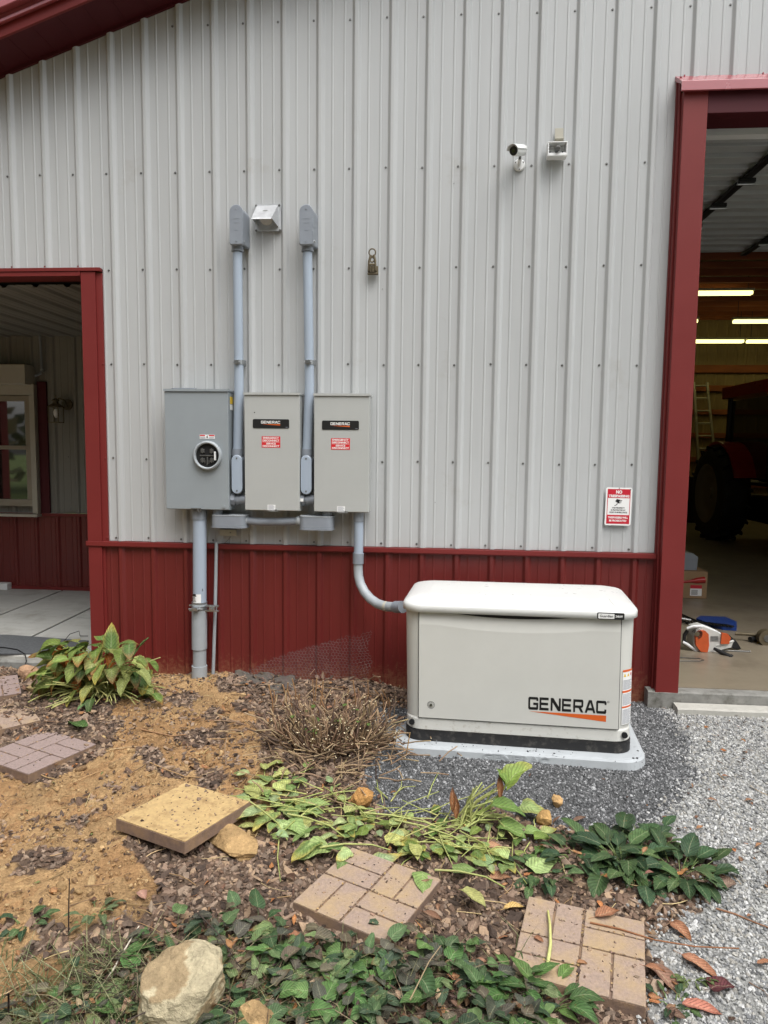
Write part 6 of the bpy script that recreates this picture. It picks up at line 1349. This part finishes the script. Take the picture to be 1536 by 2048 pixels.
# leaning tuft of cut stalks
b0 = GG(925, 1650); pl = thing('hosta_tuft', 'leaning bunch of pale hosta stalks with one raised leaf in front of the dark gravel', 'plant', b0)
ST, LF = Leaves(), Leaves(); random.seed(51)
for k in range(34):
    e_ = P(random.uniform(925, 1020), random.uniform(1560, 1650), b0.y+random.uniform(-.03, .08)); b_ = b0+Vector((random.uniform(-.05, .06), random.uniform(-.04, .04), 0)); m_ = b_.lerp(e_, .5)+Vector((-.01, 0, .02))
    ST.stalk([b_, m_, e_], .0048, .0034, jc(S(160, 166, 100)), jc(S(172, 176, 112)), 5, S(214, 214, 160))
for tp in ((1010, 1575), (1020, 1560), (985, 1580)):
    e_ = P(*tp, b0.y); ST.stalk([b0, b0.lerp(e_, .5)+Vector((.02, 0, -.01)), e_], .005, .0035, S(160, 170, 100), S(140, 158, 84))
LF.add(P(1012, 1572, b0.y), .5, .9, .16, .09, .9, .25, .5, S(128, 152, 72), S(170, 170, 90), 'heart', .06, 10); LF.add(P(1015, 1566, b0.y), 2.4, .9, .08, .06, .6, .2, 0, S(110, 136, 62), None, 'heart', .06, 8)
LF.add(P(985, 1610, b0.y-.05), -.3, .2, .15, .08, .7, .2, .2, S(100, 128, 62), None, 'heart', .05, 9); LF.add(P(1000, 1650, b0.y-.08), -.5, .1, .13, .08, .6, .2, .2, S(112, 138, 72), None, 'heart', .05, 9)
for px, py in ((905, 1625), (912, 1640), (1000, 1600)): LF.add(P(px, py, b0.y-.02), 1.6, 1.2, .11, .03, .3, .8, 0, S(150, 104, 70), S(120, 80, 60), 'lance', .08, 8)
ST.build('stalks', M['stalk'], pl); LF.build('foliage', M['leaf'], pl)

# dark green plantain clumps
dg = [S(58, 82, 50), S(50, 74, 48), S(70, 94, 56), S(64, 88, 60), S(80, 104, 62)]
def rosette(name, label, px, py, n, Lr, cols, el=(.1, 1.0), spread=.08, wd=.5, kind='ovate', group=None, stem=True, cat='plant', bd=(.5, 1.3)):
    c = GG(px, py); pl = thing(name, label, cat, c, group); LF, ST = Leaves(), Leaves()
    for k in range(n):
        a = random.uniform(0, 6.283); r_ = random.uniform(0, spread); b_ = c+Vector((math.cos(a)*r_, math.sin(a)*r_, .0)); b_.z = gz1(b_.x, b_.y)+.004; e = random.uniform(*el); L = random.uniform(*Lr)
        t_ = b_+Vector((math.cos(a)*math.cos(e), math.sin(a)*math.cos(e), math.sin(e)))*L*.5
        ST.stalk([b_, b_.lerp(t_, .5)+Vector((0, 0, .006)), t_], .0022, .0016, jc(S(110, 126, 76)), None, 4)
        LF.add(t_, a+random.uniform(-.35, .35), e*.7, L, L*random.uniform(wd*.85, wd*1.15), random.uniform(*bd), random.uniform(.02, .25), random.uniform(-.35, .35), jc(random.choice(cols), .2), None, kind, .04, 8)
    LF.build('foliage', M['leaf'], pl); ST.build('stems', M['stalk'], pl); return pl
random.seed(61)
rosette('plantain', 'dark green leafy clump, left one of the row below the dark gravel', 1150, 1715, 30, (.06, .11), dg, spread=.10)
rosette('plantain', 'largest dark green leafy clump, middle of the row below the dark gravel', 1245, 1725, 52, (.08, .14), dg, spread=.13, wd=.55)
rosette('plantain', 'dark green leafy clump touching pale gravel, right end of the row', 1360, 1750, 40, (.08, .13), dg, spread=.11, wd=.5)
rosette('plantain', 'small dark green clump behind the middle of the leafy row', 1290, 1690, 24, (.06, .10), dg, spread=.10)
rosette('plantain', 'low olive clump left of the leafy row beside the pale lobed leaf', 1090, 1752, 22, (.05, .08), dg, spread=.10)
rosette('weed', 'small weed on the clay at far left', 55, 1853, 9, (.04, .06), dg, spread=.04); rosette('weed', 'small weed with grey green leaves on clay above the weed patch', 195, 1830, 12, (.03, .06), [S(96, 110, 76)], spread=.05)
rosette('weed', 'small weed sprouting in pale gravel beside the right paver', 1385, 1960, 10, (.03, .05), [S(96, 112, 66)], spread=.04); rosette('weed', 'low green weed at the bottom right beside the paver corner', 1345, 2015, 12, (.03, .05), dg, spread=.05)
rosette('weed', 'green sprig with serrated leaves at the lower left corner of the right paver', 1035, 1975, 16, (.06, .11), [S(74, 104, 56), S(86, 116, 60)], spread=.04, kind='lance', wd=.35, el=(.4, 1.2))
rosette('weed', 'leafy sprig leaning over the bottom edge of the right paver', 1085, 2015, 14, (.07, .12), [S(74, 104, 56), S(96, 124, 64)], spread=.05, kind='lance', wd=.4, el=(.3, 1.0))
# low leafy ground cover along the bottom of the picture
random.seed(71)
GC, GS = Leaves(), Leaves()
def inpx(px, py):
    if py > 2200: return False
    top = np.interp(px, [-200, 60, 150, 260, 400, 520, 640, 800, 900, 1000, 1100], [2150, 2080, 1960, 1880, 1840, 1850, 1905, 1930, 1900, 1960, 2090])
    return py > top+random.gauss(0, 12)
vio = [S(84, 108, 70), S(66, 92, 58), S(100, 124, 78), S(78, 96, 74), S(114, 132, 86), S(80, 82, 70), S(96, 92, 80), S(56, 76, 52), S(110, 100, 82), S(96, 128, 72)]
cnt = 0
while cnt < 560:
    px = random.uniform(-60, 1110); py = random.uniform(1835, 2180)
    if not inpx(px, py): continue
    dens = .35+.65*(.5+float(fbm(np.array([px/200.]), np.array([py/130.]), 1.3, 3, 8)[0])*2.2)
    dens = dens*1.5-.35
    if px < 330: dens *= .45
    if random.random() > dens: continue
    if 285 < px < 465 and 1905 < py < 2060: continue
    cnt += 1; L = random.uniform(.02, .05) if px < 330 else random.uniform(.028, .078)
    b_ = GG(px, py, .004); h_ = random.uniform(.01, .07); a = random.uniform(0, 6.283); t_ = b_+Vector((math.cos(a)*.02, math.sin(a)*.02, h_))
    GS.stalk([b_, t_], .0012, .001, jc(S(90, 104, 66)), None, 4); GC.add(t_, a, random.uniform(-.1, .8), L, L*random.uniform(.6, .85), random.uniform(.2, 1.2), random.uniform(-.05, .3), random.uniform(-.5, .5), jc(random.choice(vio), .2), None, 'heart', .05, 7)
for (px, py) in ((265, 1935), (300, 1890), (700, 1935), (695, 1985), (960, 1990), (850, 1995), (1010, 1990), (560, 1985), (900, 1920), (650, 2000), (740, 2010), (620, 2020), (780, 1960)):
    b_ = GG(px, py, .05); a = random.uniform(0, 6.28); GC.add(b_, a, .4, .085, .062, .8, .1, .1, jc(S(84, 116, 64)), None, 'heart', .04, 9)
tag(GC.build('ground_cover', M['leaf']), kind='stuff'); tag(GS.build('ground_cover_stems', M['stalk']), kind='stuff')
GRS = Leaves(); random.seed(81)
for k in range(1700):
    px = random.gauss(190, 110) if k % 3 else random.uniform(-20, 1090); py = random.uniform(1890, 2150) if k % 3 else random.uniform(1900, 2150)
    if k % 3 and (py < 1900+max(0, 200-px)*.6): continue
    b_ = GG(px, py, .0); a = random.uniform(0, 6.28); L = random.uniform(.05, .17); e = random.uniform(.2, 1.2)
    GRS.add(b_, a, e, L, .0035, random.uniform(.4, 1.6), .3, 0, jc(random.choice([S(110, 124, 78), S(88, 106, 64), S(150, 150, 108), S(128, 132, 92)])), None, 'lance', 0, 6)
for k in range(260):
    px = random.gauss(220, 130); py = random.uniform(1940, 2120); b_ = GG(px, py, .01); GRS.add(b_, random.uniform(0, 6.28), random.uniform(.1, .7), random.uniform(.12, .28), .0028, random.uniform(.2, .9), .3, 0, jc(S(168, 168, 128)), None, 'lance', 0, 7)
tag(GRS.build('grass', M['leaf']), kind='stuff')
TR = Leaves()
for k in range(60):
    px = random.uniform(60, 1090); py = random.uniform(1880, 2080)
    if not inpx(px, py): continue
    p = GG(px, py, .03); a = random.uniform(0, 6.28); pts = [p]
    for q in range(6): a += random.gauss(0, .5); n_ = pts[-1]+Vector((math.cos(a), math.sin(a), 0))*.05; n_.z = gz1(n_.x, n_.y)+random.uniform(.01, .06); pts.append(n_)
    TR.stalk(pts, .0018, .0012, jc(S(104, 88, 66)), jc(S(110, 118, 72)), 5)
    for q in pts[1:]: TR.add(q, random.uniform(0, 6.28), random.uniform(0, .7), random.uniform(.04, .09), random.uniform(.03, .055), random.uniform(.3, 1.1), random.uniform(0, .2), random.uniform(-.4, .4), jc(random.choice(vio), .25), random.choice([None, None, S(120, 96, 60)]), 'heart', .06, 8)
tag(TR.build('ground_cover', M['leaf']), kind='stuff')
DL = Leaves(); 
for k in range(1500):
    px = random.uniform(-40, 1110); py = random.uniform(1850, 2150)
    if not inpx(px, py-15): continue
    p = GG(px, py, random.uniform(.01, .05)); L = random.uniform(.015, .05); DL.add(p, random.uniform(0, 6.28), random.uniform(-.2, .7), L, L*random.uniform(.25, .6), random.uniform(-.6, 1.2), random.uniform(-.2, .4), random.uniform(-.5, .5), jc(random.choice(browns+[S(170, 146, 120), S(112, 92, 84), S(88, 74, 70)])), kind=random.choice(['ovate', 'lance', 'ragged']), wav=.08, nt=5)
for k in range(420):
    px = random.uniform(-20, 1110); py = random.uniform(1880, 2150)
    if not inpx(px, py): continue
    p = GG(px, py, random.uniform(.01, .06)); a = random.uniform(0, 6.28); ln = random.uniform(.05, .2); q = p+Vector((math.cos(a)*ln, math.sin(a)*ln, random.uniform(-.02, .04))); DL.stalk([p, p.lerp(q, .5)+Vector((.004, .004, .008)), q], .0013, .0009, jc(random.choice([S(90, 76, 66), S(160, 144, 116), S(70, 58, 54)])), None, 4)
tag(DL.build('dead_leaf_litter', M['dry']), kind='stuff')
# thin dark weed stems over the bottom planting
for i, (a_, b_, lab) in enumerate((((395, 1825), (480, 1935), 'long dark stem slanting behind the big rock'), ((255, 2040), (440, 1985), 'thin dark stem crossing in front of the big rock'), ((820, 2000), (890, 1880), 'fine pale stem curving over the weeds under the middle paver'))):
    p, q = GG(*a_, .10), GG(*b_, .05); l_ = Leaves(); l_.stalk([p, p.lerp(q, .5)+Vector((0, 0, .02)), q], .0022, .0015, S(70, 60, 54) if i < 2 else S(160, 140, 110), None, 5); tag(l_.build('stem', M['stalk'], None, org=p), lab, 'stem')

# ------------------------------------------------------------------ pavers
M['pav_pink'] = paint('mauve_paver', S(148, 130, 124), .92, var=.20, scale=90, bump=1, bscale=170, dirt=S(170, 140, 104), dlo=.60, dhi=.9, dscale=7)
M['pav_dirty'] = paint('dusty_paver', S(156, 136, 122), .92, var=.22, scale=90, bump=1, bscale=170, dirt=S(178, 152, 108), dlo=.44, dhi=.74, dscale=5)
M['pav_sand'] = paint('sand_covered_paver', S(188, 160, 112), .95, var=.16, scale=30, bump=1, bscale=90, dirt=S(140, 112, 76), dlo=.5, dhi=.7, dscale=14)
M['pav_side'] = paint('paver_side', S(122, 101, 88), .9, var=.2, scale=30, bump=1, bscale=150, dirt=S(158, 128, 90), dlo=.42, dhi=.8, dscale=8)
def paver(label, cx, cy, ztop, yaw, tx_=0., ty_=0., mats=('pav_pink', 'pav_side'), grooves=True, half=.203, flip=False, th_=.048, debris=210):
    t = thing('paver', label, 'paving slab', local=True, group='square brick patterned pavers')
    mb = MB(); mb.prism([(-half, -half), (half, -half), (half, half), (-half, half)], (0, 0, -th_), X, Yv, Z, th_-(.006 if grooves else .0015)); mb.build('slab', M[mats[1]], t, .004)
    mb = MB(); c = half/2; g = .0030
    cells = []
    for bx in (0, 1):
        for by in (0, 1):
            x0, y0 = -half+bx*2*c, -half+by*2*c
            if (bx+by) % 2 == (1 if flip else 0): cells += [(x0, y0, x0+2*c, y0+c), (x0, y0+c, x0+2*c, y0+2*c)]
            else: cells += [(x0, y0, x0+c, y0+2*c), (x0+c, y0, x0+2*c, y0+2*c)]
    if grooves:
        for (x0, y0, x1, y1) in cells:
            dz_ = random.uniform(-.0006, .0006); mb.box((x0+g*(x0 > -half+.01)+.001, y0+g*(y0 > -half+.01)+.001, -.0062), (x1-g*(x1 < half-.01)-.001, y1-g*(y1 < half-.01)-.001, dz_))
        mb.build('brick_pattern', M[mats[0]], t, .003)
    else:
        mb.box((-half+.003, -half+.003, -.0018), (half-.003, half-.003, .004)); mb.build('sand_cover', M[mats[0]], t, .004)
    if debris:
        n_ = debris; vv, ff, cc, of = [], [], [], 0
        for k in range(n_):
            pv, pf_ = random.choice(chips if k % 3 else stones); s_ = random.lognormvariate(math.log(.005), .6) if k % 3 else random.lognormvariate(math.log(.004), .4); e_ = Euler((random.gauss(0, .3), random.gauss(0, .3), random.uniform(0, 6.28))).to_matrix()
            ux, uy = random.uniform(-half, half)*.96, random.uniform(-half, half)*.96
            if grooves and k < n_*.75:      # grit gathers in the joints
                gx = random.choice([-half/2, 0, 0, half/2]); s_ = min(s_, .007)
                if random.random() < .5: ux = gx+random.gauss(0, .003)
                else: uy = gx+random.gauss(0, .003)
            q = (pv*[s_*1.6, s_, s_*.4]) @ np.array(e_).T+[ux, uy, .001 if grooves else .0045]
            vv.append(q); ff.append(pf_+of); of += len(pv); cc.append(np.repeat(np.array([jc(random.choice(mulchp if k % 3 else [S(176, 148, 104), S(150, 124, 88)]))]), len(pv), 0))
        fast_mesh('dirt_crumbs', np.concatenate(vv), np.concatenate(ff), np.concatenate(cc), M['chip'], False, t)['kind'] = 'stuff'
    t.matrix_world = Matrix.Translation((cx, cy, ztop)) @ Matrix.Rotation(yaw, 4, 'Z') @ Matrix.Rotation(tx_, 4, 'X') @ Matrix.Rotation(ty_, 4, 'Y')
random.seed(91)
def zt(x, y, up): return gz1(x, y)+up
paver('mauve brick patterned paver at the left picture edge, nearest of the three on the left', .101, -1.158, .075, R(-22.9), mats=('pav_pink', 'pav_side'), debris=90)
paver('brick patterned paver at the left edge, middle of the three on the left', -.358, -.834, .105, R(-46.8), .02, 0, mats=('pav_dirty', 'pav_side'))
paver('paver at the left edge next to the porch slab, farthest of the three', -.684, -.45, .135, R(-54.7), mats=('pav_pink', 'pav_side'))
paver('paver coated in yellow sandy soil, propped at an angle on the mulch', 1.112, -1.715, .095, R(65.5), -.03, .03, mats=('pav_sand', 'pav_side'), grooves=False)
paver('dusty brick patterned paver in the middle foreground with sand patches', 1.972, -2.118, .045, R(65.0), .015, 0, mats=('pav_dirty', 'pav_side'), flip=True)
paver('brick patterned paver at the lower right beside the pale gravel', 2.712, -2.335, .040, R(75.0), 0, 0, mats=('pav_dirty', 'pav_side'))
# bark bits and leaves lying on the pavers
# ------------------------------------------------------------------ rocks
def rock(label, px, py, sx, sy, sz, col, seed, up=0.0, rot=0., sub=4, patch=None, cuts=22, dr_=(.60, .84)):
    p = GG(px, py); r_ = np.random.default_rng(seed); v, f = ico(sub, 0, seed); v = v*2
    for k in range(cuts):       # chop with planes for flat fractured faces
        nrm = r_.normal(size=3); nrm /= np.linalg.norm(nrm); d = r_.uniform(*dr_); h = v@nrm-d; v = v-np.outer(np.maximum(h, 0)*.98, nrm)
    nz = np.array([mnoise.fractal(Vector(q)*2.3+Vector((seed, 0, 0)), 1, 2, 5) for q in v]); v = v*(1+nz[:, None]*.09)
    c, s_ = math.cos(rot), math.sin(rot); v = v*[sx/2, sy/2, sz/2]; v = np.stack([v[:, 0]*c-v[:, 1]*s_, v[:, 0]*s_+v[:, 1]*c, v[:, 2]], 1)
    n2 = np.array([mnoise.fractal(Vector(q)*9+Vector((seed, 5, 0)), 1, 2, 4) for q in v])[:, None]; col_ = np.array(col)*(1+n2*.35)
    if patch is not None: col_ = np.where(n2 > .12, np.array(patch), col_)
    o = fast_mesh('rock', v, f, col_, M['rock'], False); o.location = (p.x, p.y, p.z+sz*.30+up); tag(o, label, 'rock'); return o
RC = S(176, 158, 122)
rock('large blocky tan rock in the weeds at the bottom of the picture', 374, 2030, .30, .25, .245, S(190, 178, 148), 41, rot=.5, up=.01, patch=S(164, 144, 112), cuts=13, dr_=(.68, .90), sub=5)
rock('small tan rock at the bottom edge right of the large rock', 512, 2068, .15, .12, .11, S(178, 148, 106), 5)
rock('flat tan rock mostly below the picture under the large rock', 310, 2075, .18, .14, .10, S(176, 152, 110), 6)
rock('orange tan rock at the left corner of the dark gravel', 724, 1612, .145, .10, .11, S(184, 138, 84), 7, rot=.4)
rock('higher of two small tan rocks at the lower edge of the dark gravel', 1115, 1615, .062, .06, .075, S(196, 160, 112), 8, up=.006)
rock('lower of two small tan rocks at the lower edge of the dark gravel', 1090, 1650, .095, .08, .085, S(184, 148, 96), 9, rot=.8)
rock('tiny tan rock at the top of the leafy clump', 1258, 1645, .042, .04, .04, S(190, 152, 100), 10)
rock('pinkish tan rock beside the porch edge behind the hosta', 62, 1356, .20, .13, .12, S(186, 150, 120), 12)
rock('tan rock under the pinkish one left of the hosta', 75, 1385, .16, .10, .08, S(166, 146, 108), 13)
rock('pebble in the clay left of the straight dark stem', 108, 1785, .035, .025, .025, S(176, 132, 92), 14, sub=3); rock('pale pebble in the soil below the hosta', 207, 1478, .04, .03, .03, S(186, 160, 116), 15, sub=3); rock('small pebble in clay left of the sandy paver', 205, 1698, .03, .025, .025, S(196, 164, 120), 16, sub=3)
rock('flat sand covered stone half buried right of the sandy paver', 462, 1690, .44, .17, .09, S(172, 142, 100), 18, rot=-.75)
# broken concrete lump by the threshold
rock('rough grey concrete lump at the foot of the garage threshold', 1345, 1400, .16, .08, .12, S(132, 134, 124), 17, up=.01)
# landscape fabric
random.seed(95); nx_, ny_ = 26, 12; V = []; C_ = []
for j in range(ny_):
    for i in range(nx_):
        px = 470+120*i/(nx_-1); py0 = 1340+18*i/(nx_-1); py1 = 1362+40*(i/(nx_-1))**.8; p = GG(px, py0+(py1-py0)*j/(ny_-1), .0)
        V.append((p.x, p.y, p.z+.022+.007*math.sin(i*.6+j*.5)+.006*math.sin(j*.9-i*.4)+random.uniform(-.002, .002)-.03*(j/(ny_-1)))); C_.append(jc(S(92, 86, 80), .2))
i = (np.arange(ny_-1)[:, None]*nx_+np.arange(nx_-1)[None]).ravel(); o = fast_mesh('weed_fabric', np.array(V), np.stack([i, i+1, i+nx_+1, i+nx_], 1), np.array(C_), M['chip'], True); tag(o, 'crumpled strip of grey weed fabric against the wainscot foot', 'fabric')
md = o.modifiers.new('th', 'SOLIDIFY'); md.thickness = .006
# chicken wire
mb = MB(); cell = .021; a60 = math.sqrt(3); w0 = P(500, 1345, -.04); tri = [(P(*q, -.04).x, P(*q, -.04).z) for q in ((485, 1345), (560, 1312), (690, 1272), (739, 1264), (741, 1360), (500, 1360))]
def warp(x, z):
    k = max(0, (x-1.58)/.18); return Vector((x+.012*math.sin(z*30)*k, -.038-.015*math.sin(x*9)-.01*k*math.sin(z*40), z+.010*math.sin(x*22)*k+.004*math.sin(x*40+z*30)))
def wire(x0, z0, x1, z1):
    if inpoly(np.array([(x0+x1)/2]), np.array([(z0+z1)/2]), tri)[0] and random.random() > .03: mb.tube([warp(x0, z0), warp(x1, z1)], .0007, 4, cap=False, smooth=False)
for r_ in range(-4, 30):
    for q_ in range(-4, 60):
        x = .85+q_*cell*a60*.62+(r_ % 2)*cell*a60*.31; z = .10+r_*cell*.93; hx = cell*a60*.31; hz_ = cell*.31
        wire(x, z+hz_*2, x+hx, z+hz_); wire(x, z+hz_*2, x-hx, z+hz_); wire(x+hx, z+hz_, x+hx, z-hz_)
o = mb.build('chicken_wire', M['steel'], None, org=(1.75, -.04, .2)); tag(o, 'torn triangle of fine chicken wire on the red wainscot', 'wire mesh')
